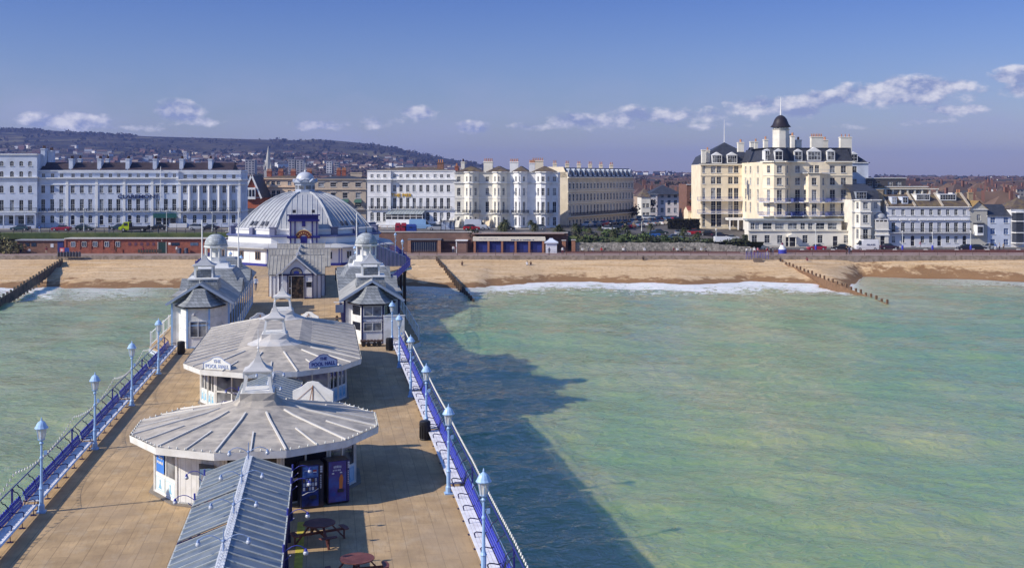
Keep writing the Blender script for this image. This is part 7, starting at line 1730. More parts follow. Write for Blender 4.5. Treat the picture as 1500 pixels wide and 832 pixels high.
B = simple_house(rx(1357), rx(1600), Yr, 10, zr_, rzz(345), rzz(262), STUC_W, SLATEB, 'white house with wide dark bay windows at the right edge of the photo', (.65, .9), (rzz(418), rzz(520), rzz(612)), 'hip', (1.4, 1.8))
b = MB()
for z0_, z1_ in ((430, 372), (525, 445), (600, 530)): b.prism([(-3.6, 0), (-3.2, -1.4), (-1.4, -1.4), (-1.0, 0)], rzz(z0_) - zr_, rzz(z1_) - zr_)
ow = b.build('bay_window', M('dark_bay', (.04, .045, .06), .2, .3, spec=.5), B.t); b = MB()
for z0_ in (372, 440, 527, 605): b.prism([(-3.8, 0), (-3.35, -1.6), (-1.25, -1.6), (-.8, 0)], rzz(z0_) - zr_, rzz(z0_) - zr_ + .22)
b.build('bay_trim', WHITE, ow)
# behind the row
simple_house(rx(270, 300), rx(558, 300), 300, 16, 4, rzz(192, 300), rzz(108, 300), M('dark_grey_cladding', (.10, .095, .10), .6, .1), M('flat_white_roof', (.7, .7, .68), .6), 'dark grey clad block with round-cornered windows behind the seafront row', (), (), 'flat')
B = simple_house(rx(268, 298), rx(560, 298), 298.5, 12, 4, rzz(107, 300), rzz(106, 300), MATS['dark_grey_cladding'], MATS['flat_white_roof'], 'upper dark grey storey with four white framed windows and a white roof edge', (.07, .27, .6, .82), (rzz(172, 300),), 'flat', (1.3, 1.3))
B.t['label'] = 'dark grey block with four white framed windows and white roof edge behind the row'
B = simple_house(rx(400, 292), rx(722, 292), 292, 10, 4, rzz(172, 292), rzz(170, 292), MATS['chimney_tan'], SLATEB, 'ornate tan and brown building with cream piers behind the three house terrace', (.1, .25, .4, .62, .82), (rzz(236, 292),), 'flat', (1.0, 1.5))
b = MB()
for k in range(9): b.b2(-7.6 + k * 1.9, -7.2 + k * 1.9, -.3, 0, rzz(245, 292) - 4, rzz(196, 292) - 4)
b.b2(-8.2, 8.2, -.5, .1, rzz(196, 292) - 4, rzz(188, 292) - 4); b.build('piers', TRIMC, B.t)
# ------------------------------------------------------------------ lower promenade: shelters, huts, walls
def shelter_box(name, label, cat, x0, x1, y0, y1, z1, wm, rm, z0=4.0, ov=.35):
 t = thing(name, label, cat, ((x0 + x1) / 2, y0, z0)); b = MB(); h = (x1 - x0) / 2
 b.b2(-h, h, 0, y1 - y0, 0, z1 - z0 - .2); b.build('wall', wm, t); b = MB(); b.b2(-h - .1, h + .1, -ov, y1 - y0, z1 - z0 - .2, z1 - z0); b.build('roof', rm, t)
 return t, h
ROOFP = M('roof_edge_pale', (.50, .47, .43), .8, .15, .8)
YB = 252.5
def bx(zx): return XA(80 + zx / 6, YB)                       # from the 6x zoom starting at x=80
x0, x1 = bx(92), XA(330, YB)
t, h = shelter_box('brick_shelter', 'long low red brick shelter with small windows under the left hotel terrace', 'shelter', x0, x1, YB, 256.1, ZA(349, YB), BRICK, ROOFP)
for zx in (95, 218, 318, 420, 517):
 b = MB(); q = bx(zx) - t.location.x; b.b2(q - .2, q + .2, -.14, 0, 0, 3.1); b.build('brick_pier', BRICK, t)
b = MB(); b.b2(-h, bx(600) - t.location.x, -.12, 0, 0, .9); b.build('plinth', BRICK, t)
for zx in (163, 260, 357, 459, 556):
 b = MB(); q = bx(zx) - t.location.x; b.b2(q - .45, q + .45, -.05, -.01, 1.5, 2.55, 0); w_ = b.build('window', GLSB, t)
 b = MB()
 for a in (-.5, -.03, .45): b.b2(q + a, q + a + .06, -.1, -.04, 1.45, 2.6)
 b.b2(q - .5, q + .5, -.1, -.04, 1.45, 1.52); b.b2(q - .5, q + .5, -.1, -.04, 2.55, 2.62); b.build('frame', WHITE, w_)
for zx in (660, 713, 765, 818, 870):
 b = MB(); q = bx(zx) - t.location.x; b.b2(q - .3, q + .3, -.04, -.0, 1.7, 2.4); b.build('vent_window', M('purple_vent', (.12, .05, .08), .6), t)
b = MB(); q = bx(945) - t.location.x; b.b2(q - .85, q + .85, -.05, 0, .05, 2.5); d_ = b.build('door', M('dark_green_door', (.02, .05, .045), .5), t)
b = MB()
for a in (-1.0, .85): b.b2(q + a, q + a + .15, -.1, 0, 0, 2.55)
b.build('frame', ROOFP, d_); b = MB(); b.lathe([(.05, 0), (.12, .1), (.02, .2)], 8, (q, -.25, 2.75)); b.build('light', WHITE, t)
for zx, w in ((1062, .9), (1228, .9)):
 b = MB(); q = bx(zx) - t.location.x; b.b2(q - w, q + w, -.05, 0, 1.7, 2.4); b.build('window', GLSB, t)
b = MB(); q = bx(1010) - t.location.x; b.b2(q - .25, q + .25, -.05, 0, 1.9, 2.4); b.build('notice', WHITE, t)
x0b, x1b = XA(22, YB), bx(88)
t, h = shelter_box('cafe_shelter', 'low brown brick seafront cafe left of the long shelter with blue door at its end', 'cafe', x0b, x1b, YB + .5, 256.1, ZA(351.5, YB), BRICKB, M('cafe_roof_grey', (.30, .31, .35), .8, .15, .8))
for a, c, z0, z1, m in ((.08, .13, .05, 2.3, BLUED), (.19, .27, 1.5, 2.3, GLSB), (.31, .41, 1.5, 2.3, GLSB), (.70, .76, 1.3, 2.1, M('poster_pale', (.6, .62, .66), .5)), (.84, .96, 0.05, 2.6, M('door_royal', (.03, .04, .16), .5))):
 b = MB(); b.b2(-h + 2 * h * a, -h + 2 * h * c, -.06, 0, z0, z1); b.build('door' if z0 < 1 else 'window', m, t)
# dark retaining walls
def rwall(label, x0, x1, y, z0, z1, mat, cop=True):
 t = thing('retaining_wall', label, 'wall', ((x0 + x1) / 2, y, z0)); h = (x1 - x0) / 2; b = MB(); b.b2(-h, h, 0, .5, 0, z1 - z0); b.build('wall', mat, t)
 if cop: b = MB(); b.b2(-h, h, -.12, .6, z1 - z0, z1 - z0 + .22); b.build('coping', ROOFP, t)
rwall('brown brick retaining wall with pale coping above the dark shelters right of the theatre', XA(560, 257), XA(692, 257), 257, 4, 8.45, M('brown_render', (.20, .12, .09), .8, .2, .6))
rwall('plain retaining wall behind the blue doored beach huts', XA(692, 258.5), XA(832, 258.5), 258.5, 4, 8.2, BRICKB)
rwall('retaining wall in shade under the pier entrance', XA(330, 259), XA(560, 259), 259, 4, 8.4, BRICKB)
b = MB(); b.b2(XA(692, 258), XA(826, 258), 256, 262.5, 8.1, 8.3); b.build('hut_terrace_path', PROM)['kind'] = 'structure'
Y = 253.8
def sx(zx): return XA(560 + zx * .0933, Y)
t, h = shelter_box('seaside_shelter', 'grey glazed shelter with dark roof on the lower promenade right of the pier', 'shelter', sx(400), sx(920), Y, 257, ZA(350.5, Y), M('shelter_wall_brown', (.13, .08, .06), .8), M('shelter_roof_dark', (.16, .16, .18), .7, .2))
b = MB(); b.b2(-h + .5, -h + (sx(850) - sx(400)), -.04, 0, .35, 2.4); g_ = b.build('glazing', GLSB, t)
b = MB()
for k in range(15): q = -h + .5 + k * .5; b.b2(q, q + .05, -.08, -.03, .3, 2.45) if q < -h + sx(850) - sx(400) else None
b.build('frame', M('frame_grey', (.3, .3, .32), .6), g_)
for q in (-h, h - .7): b = MB(); b.b2(q, q + .7, -.3, 0, 0, 2.9); b.build('brick_pier', M('tan_brick', (.36, .20, .13), .8, .15, 2), t)
t, h = shelter_box('kiosk_shed', 'small brown shuttered kiosk with white roof edge beside the beach huts', 'kiosk', sx(1155), sx(1335), Y, 257, ZA(352, Y), M('tan_shutter', (.26, .16, .12), .8), WHITE)
b = MB(); b.b2(-h, -h + .25, -.1, 0, 0, 2.8); b.build('post', WHITE, t); b = MB(); b.b2(-h + .4, h - .2, -.05, 0, .1, 2.4)
for k in range(8): b.b2(-h + .4, h - .2, -.07, -.05, .2 + k * .28, .23 + k * .28)
b.build('shutter', M('tan_shutter2', (.28, .17, .13), .8, .1), t)
t, h = shelter_box('arch_recess', 'dark brown shuttered frontage between the shelter and the small kiosk', 'shop front', sx(925), sx(1150), Y + 1.2, 257, ZA(352.5, Y), M('dark_shutter', (.07, .04, .035), .8), M('dark_fascia', (.12, .09, .08), .8))
b = MB()
for k in range(9): b.b2(-h + .2, h - .2, -.03, 0, .3 + k * .27, .32 + k * .27)
b.build('shutter_slats', BRICKB, t)
# five beach huts with blue doors
YH = 254.2
def hutx(zx): return XA(680 + zx / 10, YH)
hx0, hx1 = hutx(135), hutx(1180)
t, h = shelter_box('beach_huts', 'row of five beach huts with navy doors, brick piers and a cream fascia', 'beach huts', hx0, hx1, YH, 258.3, ZA(347.5, YH), BRICKB, M('hut_roof_cream', (.66, .60, .48), .8, .1))
b = MB(); b.b2(-h - .15, h + .15, -.42, -.3, ZA(353, YH) - 4, ZA(348.5, YH) - 4); b.build('fascia', M('fascia_cream', (.74, .68, .54), .6, .08), t)
for q0, q1 in ((172, 340), (370, 538), (572, 735), (770, 935), (972, 1138)):
 b = MB(); a, c = hutx(q0) - t.location.x, hutx(q1) - t.location.x; b.b2(a, c, -.06, -.01, .05, 2.5)
 for k in range(7): x = a + (c - a) * k / 6; b.b2(x - .015, x + .015, -.075, -.06, .05, 2.5)
 d_ = b.build('hut_door', M('hut_navy', (.018, .025, .12), .5, .1), t); b = MB(); b.b2(a + (c - a) * .58, c - .05, -.085, -.06, .1, 1.7); b.build('wicket_door', M('hut_blue', (.03, .045, .20), .5, .1), d_)
pb = MB(); pb.b2(-.22, .22, -.32, 0, 0, 2.75); pmh = pb.mesh('brick_pier', M('orange_brick', (.36, .17, .10), .8, .15, 3))
for zx in (155, 355, 555, 752, 952, 1155): inst('brick_pier', pmh, t, (hutx(zx) - t.location.x, -.02, 0))
fa = MATS['name_navy']
for zx, w, n in ((355, 2.7 * 1.6, 22), (855, 5.2, 26)): inst('faint_lettering', marks(w, .26 if zx > 500 else .14, n, fa if zx > 500 else M('letter_grey', (.35, .34, .34), .6), zx), t, (hutx(zx) - t.location.x, -.44, ZA(351.4 if zx > 500 else 349.8, YH) - 4))
# white kiosk
t = thing('promenade_kiosk', 'small square white kiosk with hipped lid roof beside the beach huts', 'kiosk', (hutx(1275), 253.5, 4)); b = MB(); b.b2(-1.25, 1.25, 0, 2.5, 0, 2.15)
for k in range(5): b.b2(-1.27, 1.27, -.02, 0, .3 + k * .36, .32 + k * .36)
b.build('wall', M('kiosk_white', (.74, .75, .80), .6, .05), t); b = MB(); b.b2(-1.55, 1.55, -.3, 2.8, 2.15, 2.45); b.loft([sqr(0, 1.25, 1.5, 2.45), sqr(0, 1.25, .5, 3.0), sqr(0, 1.25, .35, 3.25)], 0); b.build('roof', M('kiosk_lid', (.62, .66, .76), .5, .05), t)
t = thing('gate_pier', 'orange brick gate pier with pale cap left of the garden steps', 'gate pier', (XA(826, 256), 256, 4)); b = MB(); b.b2(-.4, .4, -.4, .4, 0, 2.6); b.build('pier_shaft', MATS['orange_brick'], t); b = MB(); b.b2(-.5, .5, -.5, .5, 2.6, 2.8); b.build('cap', ROOFP, t)
t = thing('gate_pier', 'orange brick gate pier with pale cap at the left end of the flint wall', 'gate pier', (XA(840, 256), 256, 4)); b = MB(); b.b2(-.4, .4, -.4, .4, 0, 2.7); b.build('pier_shaft', MATS['orange_brick'], t); b = MB(); b.b2(-.5, .5, -.5, .5, 2.7, 2.9); b.build('cap', ROOFP, t)
# flint wall and low kerb wall on the right
FLINT = M('flint', (.38, .35, .29), .9, .5, 2.2, bump=.8, bs=3, tint=(.19, .18, .15), tsc=1.6)
t = thing('flint_wall', 'long rough flint garden wall above the promenade', 'wall', (XA(970, 256), 256, 4)); b = MB()
for k in range(40):
 a, c = XA(842 + k * 6.6, 256) - t.location.x, XA(842 + (k + 1) * 6.6, 256) - t.location.x; hh = 2.15 - 1.2 * max(0, (k - 28) / 12); b.b2(a, c, 0, .8, 0, hh + .08 * math.sin(k * 1.7))
b.build('flint_face', FLINT, t)
t = thing('kerb_wall', 'very long low dark red wall dividing promenade from the right hand road', 'wall', (XA(1220, 255), 255, 4)); b = MB()
for k in range(60):
 a = XA(1105, 255) + k * 2.4 - t.location.x; b.b2(a, a + 2.3, 0, .35, 0, .62)
b.build('brickwork', M('maroon_wall', (.17, .07, .06), .8, .15, 1.0), t); b = MB()
for k in range(18): a = XA(1130, 255) + k * 7 - t.location.x; b.box((a, .17, .68), (1.0, .4, .14), taper=.6)
b.build('white_blocks', M('block_white', (.65, .62, .58), .8), t)
t = thing('kerb_wall', 'low dark red kerb along the middle of the promenade before the flint wall', 'wall', (XA(950, 253), 253.6, 4)); b = MB(); b.b2(XA(828, 253) - t.location.x, XA(1085, 253) - t.location.x, 0, .3, 0, .3); b.build('brickwork', MATS['maroon_wall'], t)
# promenade railings
rb = MB(); L = 3.9
for z in (.35, .7, 1.05): rb.tube([(0, 0, z), (L, 0, z)], .028, 4)
railm_ = rb.mesh('rail', M('rail_brown', (.10, .06, .05), .6)); pb = MB(); pb.lathe([(.05, 0), (.045, 1.1), (.06, 1.16)], 6); pm_ = pb.mesh('post', MATS['rail_brown'])
x = XA(588, 244.2); k = 0
zones = [(640, 'in front of the grey shelter by the pier'), (700, 'between the middle groyne and the beach huts'), (830, 'in front of the blue doored beach huts'), (960, 'in front of the flint wall, left half'), (1090, 'in front of the flint wall, right half'), (1240, 'in front of the grand cream hotel'), (1400, 'in front of the three house terrace'), (1600, 'near the right edge of the photo')]
xs_ = [XA(588, 244.2)] + [XA(p, 244.2) for p, _ in zones]
for (xa, xb), (p, l) in zip(zip(xs_, xs_[1:]), zones):
 n = max(1, int(round((xb - xa) / 3.9))); s = (xb - xa) / n / 3.9
 t = thing('promenade_railing', f'thin brown beach railing {l}', 'railing', (xa, 244.25, 4.12))
 for j in range(n): inst('rail', railm_, t, (j * 3.9 * s, 0, 0), sc=(s, 1, 1)); inst('post', pm_, t, (j * 3.9 * s, 0, 0))
t = thing('street_railing', 'dark railing along the grass terrace before the left hotel', 'railing', (XA(20, 257.5), 257.5, 8.25)); b = MB(); L = XA(325, 257.5) - XA(20, 257.5)
b.tube([(0, 0, 1), (L, 0, 1)], .03, 4); b.tube([(0, 0, .55), (L, 0, .55)], .02, 4); b.build('rail', IRON, t); b = MB(); b.b2(-.05, .05, -.05, .05, 0, 1.05); pm2 = b.mesh('post', IRON)
for k in range(24): inst('post', pm2, t, (k * L / 23, 0, 0))

# groynes ------------------------------------------------------------------
WOODD = M('wet_groyne_timber', (.14, .115, .085), .85, .4, 1.2, tint=(.05, .06, .045), tsc=.8, bump=.4, bs=8)
WOODT = M('orange_groyne_timber', (.19, .11, .06), .85, .3, 1.2)
WOODM = M('brown_groyne_timber', (.13, .095, .065), .85, .4, 1.2)
def groyne(label, P, Q, z0, z1, n, mat, hpost=.5, side=1, plank=True):
 P, Q = Vector(P), Vector(Q); t = thing('groyne', label, 'groyne', (*P, 0), 0, 'timber groynes on the beach'); d = Q - P; U = d.normalized(); N2 = Vector((U.y, -U.x))
 pb = MB(); pb.b2(-.16, .16, -.16, .16, -2.6, 0); pmesh = pb.mesh('post', mat)
 b = MB()
 m = 26
 for k in range(m):
  a, c = P + d * k / m, P + d * (k + 1) / m; za, zc = lerp(z0, z1, k / m), lerp(z0, z1, (k + 1) / m)
  for j in range(6):
   b.bar((a.x - P.x, a.y - P.y, za - .16 - j * .29), (c.x - P.x, c.y - P.y, zc - .16 - j * .29), .09, .27)
 b.build('planks', mat, t)
 for k in range(n):
  f = k / (n - 1); p = d * f + N2 * .2 * side; inst('post', pmesh, t, (p.x, p.y, lerp(z0, z1, f) + hpost * (1 + .25 * math.sin(k * 2.3))), math.atan2(U.y, U.x))
 return t
g0 = XA(97, 242);
groyne('tall dark timber groyne at the left edge running into surf', (XA(92, 240), 240), (XA(-10, 178), 178), 3.6, 1.2, 24, WOODD, .25, 1)
t = groyne('slanting timber groyne beside the pier with posts stepping into the water', (XA(639, 244), 244), (XA(695, 192), 192), 3.8, .1, 22, WOODM, .3, 1)
t = groyne('long groyne in front of the grand hotel with its far posts standing in water', (XA(1140, 243), 243), (XA(1298, 188), 188), 2.95, .05, 26, WOODT, .5, -1)
t = thing('beach_barrier', 'grey mesh barrier and steps at the head of the left groyne', 'barrier', (XA(103, 243), 242.6, 3.9)); b = MB(); b.b2(-2.4, 2.4, -.1, .1, 0, 1.0)
for k in range(8): b.b2(-2.4 + k * .65, -2.3 + k * .65, -.6, .1, 0, 1.15)
b.build('mesh_panel', M('mesh_grey', (.16, .16, .18), .7, .3, 3), t)
for px, py, l in ((91, 373, 'red and white square notice at the head of the left groyne'), (98, 366, 'blue notice board beside the left groyne'),):
 t = thing('notice_board', l, 'notice', (XA(px, 245), 245, 4)); b = MB(); b.b2(-.5, .5, -.03, .03, .7, 1.7, 0)
 if 'red' in l: b.b2(-.3, -.1, -.04, -.03, .9, 1.5, 1); b.b2(.1, .25, -.04, -.03, .9, 1.5, 1)
 b.build('board', [M('notice_red', (.55, .06, .06), .5), WHITE] if 'red' in l else [M('notice_blue', (.03, .06, .25), .5), WHITE], t); b = MB(); b.tube([(0, .05, 0), (0, .05, 1.6)], .05, 6); b.build('post', WHITE, t)
b = MB()                                                       # seaweed line / dark pebbly ridge
t = thing('blue_buoy_kiosk', 'small blue and white cone topped drum on the promenade before the grand hotel', 'drum', (XA(1146, 252), 252, 4)); b = MB(); b.lathe([(.95, 0), (.95, .9)], 16); b.build('base', BLUEP, t); b = MB(); b.lathe([(.85, .9), (.6, 1.4), (.4, 1.75), (.4, 1.9)], 16); b.build('cone', WHITE, t); b = MB(); b.lathe([(.25, 1.9), (.2, 2.3), (.05, 2.45)], 10); b.build('top_light', M('maroon', (.15, .03, .06), .5), t)
t = thing('blue_steps_rail', 'blue railed beach steps beside the group on the right promenade', 'railing', (XA(1108, 243), 242.2, 3.4)); b = MB()
for z in (.1, .5, .95): b.bar((-2.4, 0, z + .6), (2.4, 0, z + .3), .05, .05)
for k in range(9): b.b2(-2.4 + k * .6, -2.34 + k * .6, -.03, .03, 0, 1.5)
b.build('railing', BLUEP, t); b = MB()
for k in range(5): b.b2(-1, 1, -.3 * k - .3, -.3 * k, -.2 * k - .1, .25 - .2 * k)
b.build('steps', M('step_brown', (.2, .15, .11), .8), t)

# planting -------------------------------------------------------------------
PALM = M('palm_leaf', (.055, .075, .03), .6, .35, 1.5, tint=(.13, .12, .05), tsc=2); TRUNK = M('palm_trunk', (.10, .08, .06), .9, .2, 3)
def palm_meshes(seed):
 r = random.Random(seed); b = MB()
 for k in range(120):
  a = r.uniform(0, math.tau); e = r.uniform(-.7, 1.35); L = r.uniform(.8, 1.25); c, s = math.cos(a), math.sin(a); pts = []
  for j in range(4):
   f = j / 3; rr = L * f * math.cos(e) + .1; z = L * f * math.sin(e) - .55 * f * f * L; w = .07 * (1 - f) + .012; pts.append([(rr * c - w * s, rr * s + w * c, z), (rr * c + w * s, rr * s - w * c, z)])
  b.loft(pts, closed=False, cap=False)
 h = b.mesh('leaf_head', PALM); b = MB(); b.lathe([(.17, 0), (.12, .6), (.10, 1)], 7); return h, b.mesh('trunk', TRUNK)
PMs = [palm_meshes(k) for k in range(3)]
def palm(px, py, Y, H, label, r=1.0, heads=1, z=None):
 X = XA(px, Y); z = z if z is not None else ground(X, Y); zt = ZA(py, Y) if H is None else z + H
 t = thing('cabbage_palm', label, 'palm tree', (X, Y, z), 0, 'cabbage palms along the seafront'); H = max(.6, zt - z - r * .35)
 hd, tr = PMs[int(px) % 3]; rr = random.Random(px)
 inst('trunk', tr, t, (0, 0, -.2), 0, (1.1, 1.1, H + .2))
 for k in range(heads): inst('leaf_head', hd, t, (rr.uniform(-.6, .6) * (heads > 1), rr.uniform(-.4, .4) * (heads > 1), H - k * .7), rr.uniform(0, 6), (r, r, r))
PLS = [(704, 326, 272, 1.1, 2, 'dark palm between the parked vans above the small brown kiosk'), (738, 322, 262, 1.5, 3, 'bushy multi-headed palm above the second beach hut'), (780, 323, 262, 1.2, 2, 'palm above the last beach hut'), (783, 336, 262, .8, 1, 'small palm at the right end of the beach hut roof'),
  (818, 330, 262, 2.0, 4, 'large bushy palm behind the small white kiosk'), (846, 328, 263, 1.5, 4, 'tall shaggy palm right of the brick gate piers'), (864, 342, 262, .9, 1, 'small spiky palm at the left of the lawn'), (879, 332, 270, 1.25, 1, 'single trunk palm beside the white car at the corner of the side road'), (902, 334, 268, 1.2, 2, 'palm before the dark cars at the foot of the cream terrace'),
  (903, 345, 262, 1.3, 2, 'low bushy palm on the lawn, below the one at the road edge'), (916, 330, 270, 1.35, 1, 'tall single palm at the middle of the road junction'), (920, 350, 261, 1.2, 2, 'dark low palm on the flint wall, centre'), (943, 341, 262, 1.6, 3, 'wide bushy palm left of the parked blue car'), (953, 328, 272, 1.2, 1, 'tall slim palm in front of the side road entrance'),
  (975, 347, 262, 1.0, 2, 'low palm before the blue saloon'), (990, 347, 261.5, 1.0, 2, 'low palm between the blue saloon and white car'), (999, 334, 268, 1.2, 2, 'palm beside the grey car near the dark hedge'), (1021, 340, 264, 1.2, 2, 'palm behind the long white car'), (1042, 352, 260, .9, 2, 'small palm on the right end of the lawn'), (1061, 353, 260, 1.1, 2, 'low palm in front of the white van'), (1081, 353, 259.5, 1.1, 2, 'low palm right of the white van at the wall end')]
for px, py, Y, r, hd, l in PLS: palm(px, py, Y, None, l, r, hd)
HEDGE = M('hedge_leaf', (.045, .06, .028), .8, .4, 2, tint=(.09, .085, .045), tsc=1.5)
def leafcloud(rx_, ry_, rz_, n, s, seed, shell=.6):
 r = random.Random(seed); b = MB()
 for k in range(n):
  v = Vector((r.gauss(0, 1), r.gauss(0, 1), r.gauss(0, 1))).normalized() * (shell + (1 - shell) * r.random()) * (1 + .18 * math.sin(5 * k))
  c = Vector((v.x * rx_, v.y * ry_, v.z * rz_)); a = Vector((r.gauss(0, 1), r.gauss(0, 1), r.gauss(0, 1))).normalized() * s * r.uniform(.6, 1.3); d = a.cross(Vector((r.gauss(0, 1), r.gauss(0, 1), r.gauss(0, 1)))).normalized() * s * r.uniform(.5, 1)
  b.face([c - a, c + d, c + a * .8, c - d])
 return b
def bush(px, py, Y, w, h, label, mat=HEDGE, name='bush', zb=None, seed=0):
 X = XA(px, Y); z = zb if zb is not None else ground(X, Y)
 t = thing(name, label, name, (X, Y, z)); b = leafcloud(w, min(w, 1.6), h, int(120 + 40 * w), .28, seed or px); b.v = [(x, y, zz + h * .8) for x, y, zz in b.v]; b.build('foliage', mat, t)
 c = MB(); c.tube([(0, 0, -.2), (0, 0, h)], .1, 5); c.build('stem', TRUNK, t)
bush(8, 0, 251, 4.2, 1.9, 'big pale feathery bush at the far left of the promenade', M('feathery_bush', (.24, .21, .10), .8, .4, 1.5, tint=(.12, .13, .05), tsc=1), zb=4); bush(-6, 0, 253, 4, 2.4, 'dark bush behind the feathery bush at the left edge', zb=4.2); bush(17, 0, 252, 3, 1.5, 'rounded yellowish bush next to the brown cafe', MATS['feathery_bush'], zb=4)
bush(692, 0, 258, 1.6, 1.6, 'dark round bush in the gap between small kiosk and beach huts', zb=6.8)
for i, (px, w, h, l) in enumerate(((856, 2.2, 1.0, 'by the gate pier'), (888, 2.6, .7, 'left of the lawn palms'), (955, 2.6, .9, 'below the wide bushy palm'), (1008, 2.2, .8, 'below the white car'), (1032, 2.0, .7, 'in front of the long white car'), (1070, 2.4, .9, 'below the white van'), (1092, 1.4, .8, 'at the end of the flint wall'))):
 bush(px, 0, 259.5, w, h, f'low green garden bush {l}', zb=5.8 - i * .12)
rb_ = random.Random(21); SHR = M('shrub_green', (.10, .15, .045), .8, .4, 2, tint=(.05, .06, .03), tsc=1.5)
for k in range(26):
 px = 846 + k * 9.3 + rb_.uniform(-3, 3); Y = rb_.uniform(258, 264); X = XA(px, Y); w = rb_.uniform(.9, 1.9); h = rb_.uniform(.6, 1.1)
 t = thing('shrub', 'low leafy green shrub growing among the palms above the flint wall', 'shrub', (X, Y, lerp(6.1, upper(X, 264), max(0, Y - 258.5) / 5.5) if X < 58 else 5), rb_.uniform(0, 6), 'shrubs above the flint wall'); b = leafcloud(w, w * .8, h, 110, .26, k + 50); b.v = [(x, y, zz + h * .6) for x, y, zz in b.v]; b.build('foliage', SHR if k % 3 else HEDGE, t)
for x0, x1, Y, z, h, l, m in ((978, 1026, 300, None, 3.0, 'dark clipped hedge left of the grand hotel', M('dark_hedge', (.022, .022, .016), .9, .3, 2)), (968, 1092, 274, None, 1.0, 'long low green hedge between lawn and car park', HEDGE), (1088, 1096, 276, None, 2.6, 'small square hedge at the corner of the sun lounge', HEDGE)):
 xa, xb = XA(x0, Y), XA(x1, Y); z = ground((xa + xb) / 2, Y) - .2; t = thing('hedge', l, 'hedge', ((xa + xb) / 2, Y, z)); w = (xb - xa) / 2
 b = MB(); b.b2(-w + .2, w - .2, .2, 1.4, 0, h - .15)
 r = random.Random(int(x0))
 for k in range(int(w * h * 60)):
  x, zz = r.uniform(-w, w), r.uniform(0, h); y = r.choice([0, 0, r.uniform(0, 1.6)]); zz = h if y else zz; a = Vector((r.gauss(0, 1), r.gauss(0, .5), r.gauss(0, 1))).normalized() * .22; d = Vector((r.gauss(0, 1), r.gauss(0, 1), r.gauss(0, 1))).normalized() * .2; c = Vector((x, y + .1, zz)); b.face([c - a, c + d, c + a, c - d])
 b.build('foliage', m, t)

# vehicles ---------------------------------------------------------------------
TYRE = M('tyre', (.02, .02, .02), .8); RIM = M('rim', (.4, .4, .42), .35, .1); CGL = M('car_glass', (.02, .025, .03), .08, .1, spec=.6)
whm = MB(); whm.lathe([(.0, -.1), (.31, -.1), (.33, -.06), (.33, .06), (.31, .1), (.0, .1)], 14); rot90 = Matrix.Rotation(rad(90), 4, 'X'); wheelm = whm.mesh('wheel', TYRE); wheelm.transform(rot90)
rmm = MB(); rmm.lathe([(.0, -.11), (.19, -.11), (.19, .11), (.0, .11)], 12); rimm = rmm.mesh('rim', RIM); rimm.transform(rot90)
hlm = MB(); hlm.b2(-.03, .03, -.16, .16, -.08, .08); hlmesh = hlm.mesh('headlight', M('headlight_glass', (.7, .7, .68), .15, .05, spec=.6))
tlm = hlm.mesh('tail_light', M('tail_red', (.4, .02, .02), .2))
STN = {'hatch': [(-2.0, .35, .62, .62, .70, .66), (-1.9, .2, .76, .76, .82, .76), (-1.05, .2, .92, .92, .85, .74), (-.35, .2, .95, 1.42, .86, .62), (.9, .2, .96, 1.46, .86, .64), (1.65, .2, .98, 1.28, .85, .64), (1.95, .25, .9, .95, .8, .7), (2.0, .4, .7, .7, .72, .68)],
  'saloon': [(-2.2, .35, .6, .6, .70, .66), (-2.1, .2, .74, .74, .84, .78), (-1.0, .2, .88, .88, .87, .74), (-.3, .2, .92, 1.38, .88, .62), (.7, .2, .93, 1.40, .88, .62), (1.35, .2, .95, 1.0, .87, .72), (2.1, .25, .92, .92, .84, .76), (2.2, .4, .65, .65, .72, .68)],
  'van': [(-2.7, .4, .8, .8, .8, .76), (-2.6, .25, 1.05, 1.05, .95, .85), (-2.0, .25, 1.2, 1.3, .97, .82), (-1.35, .25, 1.25, 2.25, .98, .84), (-.75, .25, 1.3, 2.5, .98, .86), (2.6, .25, 1.3, 2.5, .98, .88), (2.7, .35, 1.2, 2.35, .95, .84)]}
CARM = {}
def car_mesh(kind, mat):
 key = (kind, mat.name)
 if key in CARM: return CARM[key]
 S = STN[kind]; b, g = MB(), MB()
 def rg(s): x, zb, zl, zt, hw, ht = s; return [(x, -hw * .94, zb), (x, -hw, (zb + zl) / 2), (x, -hw, zl), (x, -ht, zt), (x, ht, zt), (x, hw, zl), (x, hw, (zb + zl) / 2), (x, hw * .94, zb)]
 R = [rg(s) for s in S]
 for i in range(len(R) - 1):
  a, c = R[i], R[i + 1]; h0, h1 = S[i][3] - S[i][2], S[i + 1][3] - S[i + 1][2]
  for k in range(8):
   j = (k + 1) % 8; quad = [a[k], c[k], c[j], a[j]]
   glassy = False
   if kind == 'van': glassy = (k in (2, 4) and i in (2,)) or (k == 3 and i == 2)
   else: glassy = (k in (2, 4) and max(h0, h1) > .25) or (k == 3 and ((h0 < .2 <= h1 and h1 > .3) or (h1 < .2 and h0 > .25) or (h0 > .4 and h1 < .35 and h1 > .2)))
   (g if glassy else b).face(quad)
 b.face(R[0]); b.face(R[-1][::-1])
 bm_, gm2 = b.mesh('body', mat), g.mesh('windows', CGL)
 CARM[key] = (bm_, gm2); return CARM[key]
CM = {}
def carpaint(n, c): return M('paint_' + n, c, .22, .03, spec=.6)
